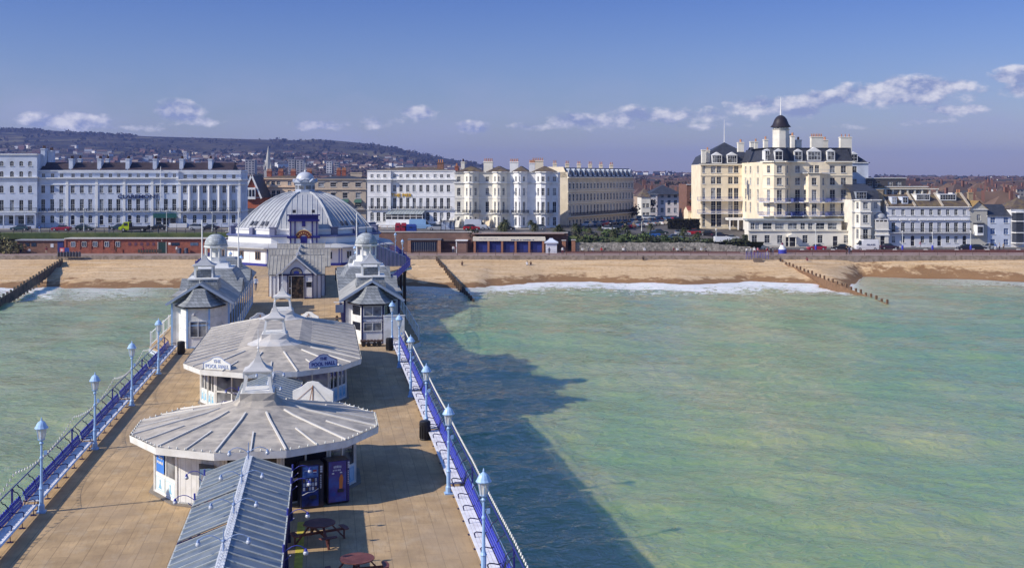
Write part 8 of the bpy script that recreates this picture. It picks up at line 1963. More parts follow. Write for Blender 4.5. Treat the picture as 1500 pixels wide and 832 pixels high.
def car(px, Y, kind, cn, col, label, flip=False, rz=0., z=None, x=None, sc=1.0):
 X = x if x is not None else XA(px, Y); zz = (z if z is not None else ground(X, Y)) + .04
 nm = {'van': 'parked_van'}.get(kind, 'parked_car'); t = thing(nm, label, 'van' if kind == 'van' else 'car', (X, Y, zz), rz + (math.pi if flip else 0), 'vehicles parked along the seafront')
 bm_, gm2 = car_mesh(kind, carpaint(cn, col)); inst('body', bm_, t); inst('windows', gm2, t)
 ax, L, hw = {'hatch': (1.25, 2.0, .8), 'saloon': (1.35, 2.2, .82), 'van': (1.75, 2.72, .9)}[kind]
 for a in (-1, 1):
  for q in (-1, 1): w = inst('wheel', wheelm, t, (a * ax, q * hw, .33)); inst('rim', rimm, w)
 for q in (-1, 1): inst('headlight', hlmesh, t, (-L + .05, q * hw * .72, .68 if kind != 'van' else .95)); inst('tail_light', tlm, t, (L - .03, q * hw * .8, .8))
 t.scale = (sc, sc, sc)
 return t
DK = (.02, .022, .028)
for a in ((30, 266, 'saloon', 'teal', (.03, .07, .09), 'dark teal car at the left edge before the white hotel block', 0), (90, 264.6, 'saloon', 'crimson', (.34, .02, .05), 'crimson red car before the left hotel', 0), (124, 266, 'hatch', 'bottle', (.015, .03, .03), 'very dark green car beside the red one', 1),
   (174, 269, 'saloon', 'slateblue', (.02, .05, .07), 'dark blue car behind the lime truck', 0), (231, 269, 'saloon', 'black', DK, 'black car in front of the white planters and green awning', 0), (290, 269, 'hatch', 'silver', (.42, .44, .47), 'silver car left of the theatre dome', 1), (307, 269, 'saloon', 'ink', (.02, .022, .04), 'dark car partly behind the flagpole by the theatre', 0),
   (616, 272, 'van', 'lightblue', (.25, .42, .65), 'blue and white van behind the red containers', 1), (632, 272, 'hatch', 'skyblue', (.14, .24, .42), 'light blue car right of the containers', 0), (640, 267.5, 'hatch', 'silver', (.42, .44, .47), 'silver car nosing past the bus shelter', 0), (697, 271, 'van', 'palegrey', (.55, .58, .62), 'pale grey van parked behind the small red car', 1), (706, 271, 'hatch', 'silver', (.42, .44, .47), 'silver estate beside the pale grey van', 1),
   (691, 267.5, 'hatch', 'scarlet', (.42, .02, .03), 'red car above the small brown kiosk', 1), (741, 267.5, 'hatch', 'black', DK, 'black car above the second beach hut', 1), (787, 267.5, 'hatch', 'steel', (.20, .23, .27), 'steel grey hatchback above the last beach huts', 0),
   (891, 272, 'saloon', 'white', (.72, .72, .72), 'white car at the corner of the side road', 1), (901, 276, 'hatch', 'black', DK, 'black car just behind the white corner car', 0), (955, 264.5, 'hatch', 'blue', (.03, .12, .40), 'bright blue car among the palms', 0), (986, 264.5, 'saloon', 'steelblue', (.08, .14, .25), 'steel blue saloon beside the lawn palms', 0), (966, 282, 'saloon', 'darkgreen', (.03, .05, .045), 'dark green car on the side road', 1),
   (1021, 263.5, 'saloon', 'white', (.72, .72, .72), 'long white car by the low palms left of the white van', 1), (1015, 290, 'hatch', 'scarlet', (.42, .02, .03), 'small red car in front of the dark hedge', 0), (1000, 286, 'hatch', 'silver', (.42, .44, .47), 'silver car near the dark hedge', 1), (1036, 290, 'saloon', 'black', DK, 'black car at the forecourt left of the cream hotel', 0), (1055, 288, 'saloon', 'ink', (.02, .022, .04), 'dark car by the white side porch', 1), (1070, 284, 'saloon', 'silver', (.42, .44, .47), 'silver car near the side porch', 0),
   (1113, 263.5, 'hatch', 'steel', (.20, .23, .27), 'grey-blue hatchback at the corner of the sun lounge', 1), (1196, 263, 'saloon', 'crimson', (.34, .02, .05), 'dark red car before the hotel entrance', 0), (1232, 264, 'saloon', 'black', DK, 'black car left of the white van with lettering', 0), (1302, 266, 'saloon', 'aubergine', (.05, .03, .05), 'dark purple car by the arched cream porch', 1),
   (1414, 262, 'hatch', 'ink', (.02, .022, .04), 'dark car before the right end of the terrace', 0), (1432, 262, 'hatch', 'black', DK, 'black car below the beige gabled house', 1), (1446, 265, 'hatch', 'silver', (.42, .44, .47), 'silver car by the blue-white house', 0)):
 car(*a)
car(1063, 262, 'van', 'white', (.72, .72, .72), 'plain white van parked beside the garden left of the cream hotel', 1)
t = car(1269, 262.5, 'van', 'white', (.72, .72, .72), 'white van with navy GLASS lettering on the right hand road')
inst('lettering', text_mesh('GLASS', .48, .012, MATS['name_navy'], extra=1.5), t, (.75, -1.02, 1.32))
t = thing('tipper_truck', 'lime green cab truck with dark flatbed in front of the left hotel', 'truck', (XA(197, 262.5), 262.5, 8.44), 0); LM = M('paint_lime', (.42, .52, .02), .3, .05)
b = MB(); b.loft([[(-3.4, -.95, .4), (-3.4, .95, .4), (-3.4, .95, .95), (-3.4, -.95, .95)], [(-2.7, -.97, .4), (-2.7, .97, .4), (-2.7, .97, 1.3), (-2.7, -.97, 1.3)], [(-2.2, -.9, .4), (-2.2, .9, .4), (-2.2, .9, 2.15), (-2.2, -.9, 2.15)], [(-1.0, -.9, .4), (-1.0, .9, .4), (-1.0, .9, 2.2), (-1.0, -.9, 2.2)]], 0, True, True); b.build('cab', LM, t)
b = MB(); b.loft([[(-2.62, -.88, 1.32), (-2.62, .88, 1.32), (-2.3, .82, 2.0), (-2.3, -.82, 2.0)], [(-2.55, -.88, 1.32), (-2.55, .88, 1.32), (-2.2, .82, 2.0), (-2.2, -.82, 2.0)]], 0, True, True); b.b2(-2.2, -1.3, -.93, -.9, 1.3, 2.0); b.build('windows', CGL, t)
b = MB(); b.b2(-.95, 3.4, -1.0, 1.0, .6, 1.1); b.b2(-.95, -.85, -1, 1, 1.1, 2.0); b.b2(-3.0, 3.3, -.5, .5, .35, .6); b.b2(3.3, 3.4, -1, 1, 1.1, 1.4); b.build('flatbed', M('truck_black', (.02, .02, .025), .6), t)
for a in (-2.3, 2.1):
 for q in (-.85, .85): w = inst('wheel', wheelm, t, (a, q, .38), sc=(1.2, 1.2, 1.2)); inst('rim', rimm, w)
# vehicles packed along the side road by the cream terrace
rr = random.Random(3); cn = [('black', DK), ('silver', (.42, .44, .47)), ('ink', (.02, .022, .04)), ('white', (.72, .72, .72)), ('steelblue', (.08, .14, .25)), ('bottle', (.015, .03, .03)), ('steel', (.20, .23, .27)), ('crimson', (.34, .02, .05))]
wor = ['nearest', 'second', 'third', 'fourth', 'fifth', 'sixth', 'seventh', 'eighth', 'ninth', 'tenth', 'eleventh', 'twelfth']
for k in range(11):
 q = Vector((19.6, 292)) + Vector((21.9, 41)).normalized() * (k * 5.2); n_, c = cn[(k * 3 + 1) % 8]
 car(0, q.y, ['hatch', 'saloon'][k % 2], n_, c, f'{n_} car parked {wor[k]} in the line against the cream terrace'.replace('ink', 'inky').replace('bottle', 'bottle green'), False, rad(62), None, q.x)
for k in range(9):
 q = Vector((28.5, 290)) + Vector((21.9, 44)).normalized() * (k * 6.4); n_, c = cn[(k * 5 + 2) % 8]
 car(0, q.y, ['saloon', 'hatch'][k % 2], n_, c, f'{n_} car {wor[k]} in the outer row along the middle of the side road'.replace('ink', 'inky').replace('bottle', 'bottle green'), True, rad(64), None, q.x)
for k in range(7):
 n_, c = cn[(k * 3) % 8]; car(936 + 10 * k, 352 + (k % 3) * 4, 'hatch', n_, c, f'{n_} car, {wor[k]} from the left among those before the pinkish block'.replace('ink', 'inky').replace('bottle', 'bottle green'), False, rad(80 + 10 * k))
# containers, bus shelter, bench boxes
for px, w, c, l in ((583, 1.25, (.28, .02, .04), 'dark red tall recycling container, left one of the two'), (591.5, 1.25, (.28, .02, .04), 'dark red tall recycling container, next to the blue container'), (602, 2.6, (.02, .05, .25), 'low dark blue container beside the red ones')):
 t = thing('recycling_container', l, 'container', (XA(px, 262), 262, 8.44)); hh = 2.0 if w < 2 else 1.7; m_ = M('cont_%d' % int(px), c, .5, .1); b = MB(); w_ = w / 2; b.loft([sqr(0, 0, w_, 0, .6), sqr(0, 0, w_, hh * .75, .6), sqr(0, 0, w_ * .8, hh, .45)], bottom=True); b.build('body', m_, t)
 b = MB(); b.b2(-.3, .3, -.64, -.58, hh * .5, hh * .62); b.build('slot', IRON, t)
t = thing('bus_shelter', 'glazed bus shelter with dark roof before the white hotel steps', 'bus shelter', (XA(656, 264), 264, 8.44)); b = MB(); b.b2(-1.7, 1.7, -.7, .7, 2.15, 2.4); b.build('roof', IRON, t); b = MB()
for x in (-1.6, -.55, .55, 1.6): b.b2(x - .04, x + .04, .5, .58, 0, 2.15)
for x in (-1.6, 1.6): b.b2(x - .04, x + .04, -.6, -.5, 0, 2.15)
b.build('frame', IRON, t); b = MB(); b.b2(-1.55, 1.55, .52, .55, .3, 2.05); b.build('glass_panel', clearglass('shelter_glass', (.75, .82, .95), .55), t)
t = thing('cafe_terrace', 'line of cream parasol bases and tables on the pavement before the white hotel', 'tables', (XA(570, 272), 272, 8.5))
for k in range(9):
 b = MB(); b.lathe([(.5, .7), (.5, .75)], 10, (-5 + k * 1.5, (k % 2) * .8, 0)); b.lathe([(.04, 0), (.04, .7)], 6, (-5 + k * 1.5, (k % 2) * .8, 0)); b.build('table', M('table_wood', (.55, .32, .15), .6, .2), t)

# street lamps / masts on the seafront
def column(px, ptop, Y, z, label, blue=False, arm=0, name='lamp_column'):
 t = thing(name, label, 'lamp post' if name == 'lamp_column' else 'pole', (XA(px, Y), Y, z)); H = ZA(ptop, Y) - z; b = MB(); b.lathe([(.14, 0), (.14, .8), (.09, .9), (.06, H - .5)], 8); b.build('pole', M('column_pale', (.62, .64, .60), .5, .1), t)
 if blue: b = MB(); b.lathe([(.22, 0), (.24, 1.4), (.15, 1.6)], 10); b.build('base_sleeve', BLUEP, t)
 b = MB()
 if arm: b.tube([(0, 0, H - .5), (arm * .5, 0, H), (arm * 1.6, 0, H + .1)], .04, 5); b.box((arm * 1.8, 0, H + .05), (.6, .25, .12))
 else: b.lathe([(.07, H - .5), (.2, H - .35), (.22, H - .1), (.05, H)], 8)
 b.build('lamp_head', M('lamp_head_grey', (.6, .6, .58), .4), t)
for a in ((123, 305, 263.5, 8.4, 'slim lamp column before the left hotel near its arched doors', 0, 0), (244, 308, 263.5, 8.4, 'lamp column in front of the green entrance awning', 0, 0), (335.5, 306, 262, 8.4, 'lamp column in front of the pilastered end of the left hotel', 0, 0), (311, 310, 262, 8.4, 'pale mast left of the theatre dome', 0, 0), (506, 312, 268, 8.4, 'tall pale lamp behind the right slope of the theatre dome', 0, -1), (754, 320, 268, 8.4, 'lamp column before the narrow white bay house', 0, 0), (1049, 335, 262, 5.0, 'pale pole left of the white van by the garden', 0, 0),
   (1195, 327, 256.3, 4.0, 'pale column with blue base before the sun lounge', 1, 0), (1322, 338, 256.3, 4.0, 'pale column with blue base before the left third of the terrace', 1, 0), (1366, 340, 256.3, 4.0, 'pale column with blue base before the middle of the terrace', 1, 0), (1422, 338, 256.3, 4.0, 'pale column with blue base before the beige gabled house', 1, 0), (940, 322, 288, 7.2, 'lamp column at the mouth of the side road', 0, 1)):
 column(*a[:5], blue=bool(a[5]), arm=a[6])
# people ------------------------------------------------------------------------
def skin_pose(name, J, E, R):
 me = bpy.data.meshes.new(name); me.from_pydata([J[k] for k in J], [(list(J).index(a), list(J).index(c)) for a, c in E], []); o = bpy.data.objects.new(name, me); COL.objects.link(o)
 md = o.modifiers.new('skin', 'SKIN')
 md.use_smooth_shade = True
 for i, k in enumerate(J): sv = me.skin_vertices[0].data[i]; sv.radius = R[k] if isinstance(R[k], tuple) else (R[k], R[k]); sv.use_root = (k == 'pel')
 s2 = o.modifiers.new('sub', 'SUBSURF'); s2.levels = 1; s2.render_levels = 1
 bpy.context.view_layer.update(); out = bpy.data.meshes.new_from_object(o.evaluated_get(bpy.context.evaluated_depsgraph_get())); bpy.data.objects.remove(o); out.name = name; return out
RAD = dict(pel=(.15, .11), wai=(.135, .10), che=(.17, .11), nec=.055, hed=.10, hto=.07, sl=.06, sr=.06, el=.045, er=.045, wl=.034, wr=.034, hl=(.03, .04), hr=(.03, .04), pl=.09, pr=.09, kl=.062, kr=.062, al=.042, ar=.042, fl=(.045, .035), fr=(.045, .035))
ED = [('pel', 'wai'), ('wai', 'che'), ('che', 'nec'), ('nec', 'hed'), ('hed', 'hto'), ('che', 'sl'), ('sl', 'el'), ('el', 'wl'), ('wl', 'hl'), ('che', 'sr'), ('sr', 'er'), ('er', 'wr'), ('wr', 'hr'), ('pel', 'pl'), ('pl', 'kl'), ('kl', 'al'), ('al', 'fl'), ('pel', 'pr'), ('pr', 'kr'), ('kr', 'ar'), ('ar', 'fr')]
def pose(st):
 b = dict(pel=(0, 0, .95), wai=(0, 0, 1.1), che=(0, 0, 1.33), nec=(0, 0, 1.5), hed=(0, -.02, 1.62), hto=(0, 0, 1.69), sl=(-.2, 0, 1.42), sr=(.2, 0, 1.42), el=(-.25, .03, 1.14), er=(.25, .03, 1.14), wl=(-.25, -.03, .9), wr=(.25, -.03, .9), hl=(-.25, -.06, .81), hr=(.25, -.06, .81), pl=(-.1, 0, .88), pr=(.1, 0, .88), kl=(-.11, 0, .5), kr=(.11, 0, .5), al=(-.12, .03, .09), ar=(.12, .03, .09), fl=(-.13, -.13, .035), fr=(.13, -.13, .035))
 if st == 'walk': b.update(kl=(-.1, -.16, .52), al=(-.1, -.22, .1), fl=(-.1, -.38, .05), kr=(.1, .06, .5), ar=(.1, .3, .13), fr=(.1, .2, .035), el=(-.25, .14, 1.16), wl=(-.24, .18, .93), hl=(-.24, .16, .85), er=(.25, -.06, 1.16), wr=(.24, -.22, .97), hr=(.24, -.28, .9))
 if st == 'sit':
  dz = -.5; b = {k: (v[0], v[1], v[2] + dz) for k, v in b.items()}; b.update(pl=(-.1, -.05, .42), pr=(.1, -.05, .42), kl=(-.12, -.45, .5), kr=(.12, -.45, .5), al=(-.12, -.5, .1), ar=(.12, -.5, .1), fl=(-.12, -.66, .035), fr=(.12, -.66, .035), wl=(-.2, -.3, .52), wr=(.2, -.3, .52), hl=(-.16, -.38, .52), hr=(.16, -.38, .52), el=(-.26, -.08, .62), er=(.26, -.08, .62))
 if st == 'ground':
  dz = -.83; b = {k: (v[0], v[1], v[2] + dz) for k, v in b.items()}; b.update(pl=(-.1, -.05, .12), pr=(.1, -.05, .12), kl=(-.13, -.42, .42), kr=(.13, -.42, .42), al=(-.12, -.75, .08), ar=(.12, -.75, .08), fl=(-.12, -.88, .04), fr=(.12, -.88, .04), el=(-.24, -.12, .42), er=(.24, -.12, .42), wl=(-.17, -.34, .46), wr=(.17, -.34, .46), hl=(-.13, -.42, .47), hr=(.13, -.42, .47))
 return b
SK = M('skin', (.48, .27, .19), .6, .05); HAIRM = {n: M('hair_' + n, c, .7, .1) for n, c in (('dark', (.03, .02, .015)), ('grey', (.35, .34, .33)), ('fair', (.32, .2, .09)))}
POSES = {}
for st in ('stand', 'walk', 'sit', 'ground'):
 m_ = skin_pose('body', pose(st), ED, RAD); P = pose(st); idx = []
 hip, neck_ = P['pel'][2], P['nec'][2]
 for f in m_.polygons:
  c = f.center
  if c.z > neck_: k = 0
  elif min((c - Vector(P['hl'])).length, (c - Vector(P['hr'])).length) < .085: k = 0
  elif min((c - Vector(P['fl'])).length, (c - Vector(P['fr'])).length) < .12: k = 3
  elif c.z < hip + .02 and (st in ('stand', 'walk') and abs(c.x) < .21 or st in ('sit', 'ground') and (c.y < -.15 and abs(c.x) < .2 and c.z < P['kl'][2] + .02 or c.z < hip - .04)): k = 2
  else: k = 1
  idx.append(k)
 while len(m_.materials) < 4: m_.materials.append(SK)
 m_.polygons.foreach_set('material_index', idx); POSES[st] = (m_, P)
hm_ = MB(); hm_.lathe([(.118, -.06), (.125, .0), (.11, .06), (.07, .105), (.0, .12)], 12); HAIRS = {n: hm_.mesh('hair', m, True) for n, m in HAIRM.items()}
fc = MB()
for s in (-1, 1): fc.lathe([(.0, -.012), (.014, 0), (.0, .012)], 6, (s * .035, -.105, .01))
fc.lathe([(.0, -.03), (.016, -.012), (.0, .02)], 5, (0, -.115, -.02)); fc.b2(-.025, .025, -.103, -.095, -.058, -.048); FACE = fc.mesh('face', M('face_dark', (.2, .1, .08), .6))
CLO = {}
PC = {'red': (.45, .03, .04), 'white': (.7, .7, .7), 'black': (.02, .02, .022), 'blue': (.06, .12, .35), 'pale blue': (.35, .45, .62), 'grey': (.2, .2, .21), 'beige': (.45, .36, .25), 'maroon': (.18, .03, .05), 'navy': (.02, .03, .09), 'green': (.06, .12, .06), 'denim': (.07, .1, .18), 'brown': (.1, .06, .04), 'pink': (.55, .22, .25)}
def person(pos, st, top, bot, label, rz=0., hair='dark', sc=1.0):
 key = (st, top, bot)
 if key not in CLO:
  m_ = POSES[st][0].copy()
  for qi, q in enumerate((SK, M('cloth_' + top, PC[top], .85, .1), M('cloth_' + bot, PC[bot], .85, .1), M('shoe_black', (.02, .02, .02), .6))): m_.materials[qi] = q
  CLO[key] = m_
 t = thing('person', label, 'person', pos, rz, 'people on the pier and promenade'); t.scale = (sc, sc, sc); inst('body', CLO[key], t)
 h = POSES[st][1]['hed']; inst('hair', HAIRS[hair], t, (h[0], h[1] + .015, h[2] + .03)); inst('face', FACE, t, (h[0], h[1], h[2])); return t
PR = PW
person(PW(-6.3, 141, 7), 'walk', 'black', 'brown', 'person in black coat walking left of the grey gabled shop', rz=2.4, hair='grey'); person(PW(-5.3, 142.5, 7), 'walk', 'pale blue', 'denim', 'person in pale blue shirt walking left of the gabled shop', rz=.4)
person(PW(5.2, 143, 7), 'stand', 'pale blue', 'black', 'person in light blue top standing right of the gabled shop', rz=.6); person(PW(4.6, 154, 7), 'stand', 'grey', 'black', 'person in grey in the shade behind the right side of the shop', rz=2)
person(PW(5.8, 158, 7), 'stand', 'black', 'black', 'person in black by the shop\'s rear right corner', rz=1); person(PW(6.5, 160, 7), 'walk', 'navy', 'black', 'person in navy beyond the one in black by the shop', rz=.2); person(PW(4.2, 101, 7), 'stand', 'black', 'grey', 'person in black leaning by the left flank of the right pavilion', rz=-1)
def prom(px, py, st, top, bot, label, **k):
 Y = YA(py, 4.0); person((XA(px, Y), Y, 4.0), st, top, bot, label, **k)
for a in ((43, 371.5, 'sit', 'white', 'black', 'seated person in white by the cafe door'), (68, 373, 'stand', 'maroon', 'beige', 'person in maroon walking past the left cafe'), (46, 370, 'sit', 'black', 'navy', 'seated person in black at the cafe'), (51, 370, 'sit', 'grey', 'black', 'seated person in grey beside the one in black at the cafe'),
   (170, 372, 'walk', 'brown', 'black', 'person in brown walking before the brick shelter with pilasters'), (209.5, 373, 'walk', 'maroon', 'brown', 'person in maroon walking before the small shelter windows'), (259, 371.5, 'stand', 'white', 'grey', 'person in white standing near the bins by the brick shelter'),
   (637.5, 370, 'walk', 'white', 'black', 'person in white and black before the grey glazed shelter'), (639.5, 370.2, 'walk', 'maroon', 'black', 'person in maroon beside the one in white near the glazed shelter'), (664, 371, 'walk', 'white', 'denim', 'person in white walking before the dark shutters'), (667, 371, 'walk', 'maroon', 'grey', 'person in maroon walking before the small brown kiosk'),
   (804.5, 374, 'walk', 'navy', 'black', 'person in navy before the small white kiosk'), (824, 373, 'stand', 'white', 'maroon', 'person in white coat right of the small white kiosk')): prom(*a[:5], a[5])
lab = [('white', 'black', 853), ('grey', 'black', 862), ('white', 'denim', 868), ('red', 'black', 881), ('black', 'denim', 886), ('white', 'black', 913), ('grey', 'denim', 916), ('white', 'grey', 944), ('maroon', 'black', 987), ('white', 'black', 992), ('black', 'black', 998), ('grey', 'black', 1003), ('black', 'denim', 1018), ('white', 'beige', 1027), ('grey', 'black', 1033)]
wq = ['leftmost', 'second', 'third', 'fourth', 'fifth', 'sixth', 'seventh', 'eighth', 'ninth', 'tenth', 'eleventh', 'twelfth', 'thirteenth', 'fourteenth', 'rightmost']
for i, (tp, bt, px) in enumerate(lab): person((XA(px, 255.4), 255.4, 4), 'sit', tp, bt, f'person in {tp} seated below the flint wall, {wq[i]} of the sitters', hair=['dark', 'grey', 'fair'][i % 3], rz=.3 * math.sin(i))
t = thing('promenade_bench', 'very long low bench below the flint wall with people sitting on it', 'bench', (XA(943, 255.5), 255.3, 4)); b = MB(); b.b2(XA(850, 255) - t.location.x, XA(1036, 255) - t.location.x, 0, .45, .36, .42); b.build('seat', M('bench_brown', (.14, .07, .06), .7), t); b = MB(); b.b2(-.05, .05, .05, .4, 0, .36); lgm = b.mesh('leg', MATS['bench_brown'])
for k in range(12): inst('leg', lgm, t, (XA(851 + k * 16.7, 255) - t.location.x, 0, 0))
for i, (px, py, st, tp, bt, l) in enumerate(((1094, 374, 'stand', 'white', 'black', 'person in white at the left of the group by the blue steps rail'), (1100, 374, 'stand', 'white', 'denim', 'person in white top by the blue steps rail'), (1105, 373.5, 'stand', 'white', 'maroon', 'person in white facing the blue rail beside two others'), (1110, 373.5, 'stand', 'pink', 'denim', 'person in pink by the blue steps rail'), (1124, 376, 'stand', 'red', 'white', 'person in red top at the beach steps'),
  (1129, 377, 'stand', 'black', 'black', 'person in black at the beach steps'), (1132, 377, 'stand', 'grey', 'denim', 'person in grey right of the one in black at the steps'), (1240, 373, 'walk', 'black', 'black', 'person in black walking before the van with lettering'), (1244, 373, 'walk', 'navy', 'denim', 'person in navy walking before the van with lettering'), (1246.5, 373, 'walk', 'white', 'black', 'person in white walking before the van with lettering'),
  (1348, 364, 'walk', 'pink', 'grey', 'person in pink before the grey-blue terrace'), (1450, 367, 'stand', 'grey', 'black', 'person in grey near the blue-white house'), (1458, 367, 'stand', 'blue', 'white', 'person in blue near the blue-white house'), (1464, 367, 'stand', 'white', 'navy', 'person in white and navy near the blue-white house'), (1470, 367, 'stand', 'beige', 'brown', 'person in beige near the low red brick box at right'))):
 Y = YA(py, 4.0); person((XA(px, max(Y, 246)), max(Y, 246), 4.0), st, tp, bt, l, rz=.7 * math.sin(i * 2), hair=['dark', 'fair', 'grey'][i % 3])
for px, py, tp, bt, l in ((772, 388.5, 'white', 'black', 'person in white sitting on the shingle, left of the pair'), (777.5, 388.5, 'brown', 'white', 'person in brown sitting on the shingle, right of the pair'), (942, 377.5, 'black', 'black', 'lone person in black sitting at the top of the beach'), (1143, 383, 'black', 'denim', 'person sitting at the head of the right groyne'), (1182, 382.5, 'maroon', 'white', 'person in maroon sitting alone on the right beach'), (677, 389, 'brown', 'brown', 'dark figure sitting near the middle groyne')):
 best = min((abs(260 + F * (21 - beach_z(XA(px, y), y)) / y - py), y) for y in frange(215, 243, .5))[1]; person((XA(px, best), best, beach_z(XA(px, best), best) - .02), 'ground', tp, bt, l)
for px, py, tp, l in ((58, 339, 'blue', 'person in blue on the road terrace near the left edge'), (160, 341, 'black', 'person in black crouching left of the lime truck'), (232, 341, 'black', 'person in black standing right of the lime truck')):
 Y = 258.3; person((XA(px, Y), Y, 8.25), 'stand', tp, 'denim' if tp != 'blue' else 'white', l)
# left beach: motorcycle-like prams, bins by shelter
for px, l in ((263, 'left grey bin by the brick shelter wall'), (273, 'right grey bin by the brick shelter wall')):
 t = thing('litter_bin', l, 'bin', (XA(px, 251.8), 251.8, 4)); b = MB(); b.lathe([(.4, 0), (.42, 1.0)], 10); b.build('bin_body', M('bin_grey', (.08, .09, .13), .6), t); b = MB(); b.lathe([(.45, 1.0), (.4, 1.2), (.1, 1.25)], 10); b.build('lid', MATS['bin_grey'], t)
t = thing('stacked_deckchairs', 'heap of dark stacked deckchairs beside the shelter door', 'deckchairs', (XA(218, 251.5), 251.3, 4)); rr = random.Random(9)
for k in range(9): b = MB(); a = rr.uniform(-.4, .4); x = -2.4 + k * .6; b.bar((x, 0, 0), (x + .5, .3, 1.0 + a * .4), .06, .05); b.bar((x + .5, 0, 0), (x, .3, 1.1), .06, .05); b.b2(x, x + .5, .1, .14, .2, .9); b.build('deckchair', M('deck_dark', (.06, .055, .045), .8, .3, 2), t)
# ------------------------------------------------------------------ the town behind
TW = [M('town_wall_' + n, c, .85, .1, .05) for n, c in (('white', (.70, .68, .66)), ('cream', (.55, .47, .36)), ('brick', (.20, .10, .08)), ('tan', (.36, .27, .20)), ('grey', (.35, .34, .35)))]
TRf = [M('town_roof_' + n, c, .85, .25, .08) for n, c in (('red', (.10, .06, .052)), ('slate', (.06, .06, .07)), ('brown', (.10, .07, .06)), ('orange', (.14, .09, .065)))]
WN, RN = ['white', 'cream', 'red brick', 'tan', 'grey'], ['red', 'slate', 'brown', 'orange']
HC = {}
def house_meshes(w, d, h, wm, rm, hip):
 key = (w, d, h, wm, rm, hip)
 if key in HC: return HC[key]
 b = MB(); b.b2(-w / 2, w / 2, 0, d, -3, h)
 r = d * .38
 if not hip:
  for q in (-1, 1): b.face([(q * w / 2, 0, h), (q * w / 2, d, h), (q * w / 2, d / 2, h + r)])
 wall = b.mesh('wall', TW[wm]); b = MB(); i = d / 2 if hip else -.15; o = .3
 b.face([(-w / 2 - o, -o, h - .1), (w / 2 + o, -o, h - .1), (w / 2 - i, d / 2, h + r + .05), (-w / 2 + i, d / 2, h + r + .05)]); b.face([(w / 2 + o, d + o, h - .1), (-w / 2 - o, d + o, h - .1), (-w / 2 + i, d / 2, h + r + .05), (w / 2 - i, d / 2, h + r + .05)])
 if hip: b.face([(w / 2 + o, -o, h - .1), (w / 2 + o, d + o, h - .1), (w / 2 - i, d / 2, h + r + .05)]); b.face([(-w / 2 - o, d + o, h - .1), (-w / 2 - o, -o, h - .1), (-w / 2 + i, d / 2, h + r + .05)])
 roof = b.mesh('roof', TRf[rm]); b = MB(); b.b2(w * .3, w * .3 + 1.0, d / 2 - .5, d / 2 + .5, h, h + r + 1.6); ch = b.mesh('chimney', TW[2])
 b = MB(); n = max(2, int(w / 3))
 for k in range(n):
  for z in ((.9, 3.7) if h < 7 else (.9, 3.7, 6.4)): x = -w / 2 + w * (k + .5) / n; b.b2(x - .55, x + .55, -.05, -.0, z, z + 1.4)
 win = b.mesh('windows', GLS); HC[key] = (wall, roof, ch, win); return HC[key]
rt = random.Random(42); cnt = 0
HS = [(9, 8, 5.6), (14, 9, 6.2), (18, 9, 8.4), (11, 10, 7.5), (24, 10, 8.0)]
taken = []
def town_house(X, Y, lab_, grp, wm=None, rm=None, k=None, rz=None, z=None):
 global cnt
 k = (rt.choice([0, 0, 1, 3]) if Y < 850 else rt.randrange(len(HS))) if k is None else k; wm = rt.choice([0, 0, 1, 2, 2, 3, 4]) if wm is None else wm; rm = rt.choice([0, 0, 1, 2, 2, 3]) if rm is None else rm
 w, d, h = HS[k]; ms = house_meshes(w, d, h, wm, rm, k in (0, 3)); z = town_z(X, Y) if z is None else z
 t = thing('house', lab_.format(w=WN[wm], r=RN[rm], s=['small', 'broad', 'tall', 'square', 'long'][k]), 'house', (X, Y, z), rt.uniform(-.5, .5) if rz is None else rz, grp)
 inst('wall', ms[0], t); inst('roof', ms[1], t); inst('chimney', ms[2], t)
 if Y < 1100: inst('windows', ms[3], t)
 cnt += 1
def scatter(n, pxr, Yr_, lab_, grp, gap=11, **k):
 made = 0; tries = 0
 while made < n and tries < n * 30:
  tries += 1; px = rt.uniform(*pxr); f = rt.random(); Y = 1 / lerp(1 / Yr_[0], 1 / Yr_[1], f) if Yr_[1] > Yr_[0] * 1.6 else rt.uniform(*Yr_); X = XA(px, Y); g = gap * (1 + Y / 1500)
  if any(abs(X - a) < g and abs(Y - c) < g for a, c in taken): continue
  taken.append((X, Y)); town_house(X, Y, lab_, grp, **k); made += 1
for n, pr, yr, reg in ((12, (1290, 1500), (330, 470), 'just behind the right seafront row'), (24, (1300, 1500), (480, 800), 'in town beyond the three house terrace'), (30, (1310, 1500), (800, 1500), 'in the middle of the flat town at right'), (24, (1330, 1500), (1500, 2600), 'far out in the flat town at right'),
      (7, (930, 1025), (440, 620), 'in the gap near the pinkish block'), (13, (930, 1025), (620, 1500), 'in the distance above the pinkish block'),
      (10, (330, 540), (420, 700), 'close behind the theatre lantern'), (20, (340, 560), (700, 1500), 'below the church spire'), (30, (330, 700), (1500, 2500), 'on the lower slope beyond the theatre'), (44, (40, 340), (1900, 2700), 'on the hillside above the left hotel'), (16, (330, 520), (2100, 2900), 'high on the slope near the church spire'), (12, (540, 760), (420, 900), 'behind the white hotel roof')):
 scatter(n, pr, yr, '{s} {w} house with {r} roof ' + reg, 'town houses ' + reg)
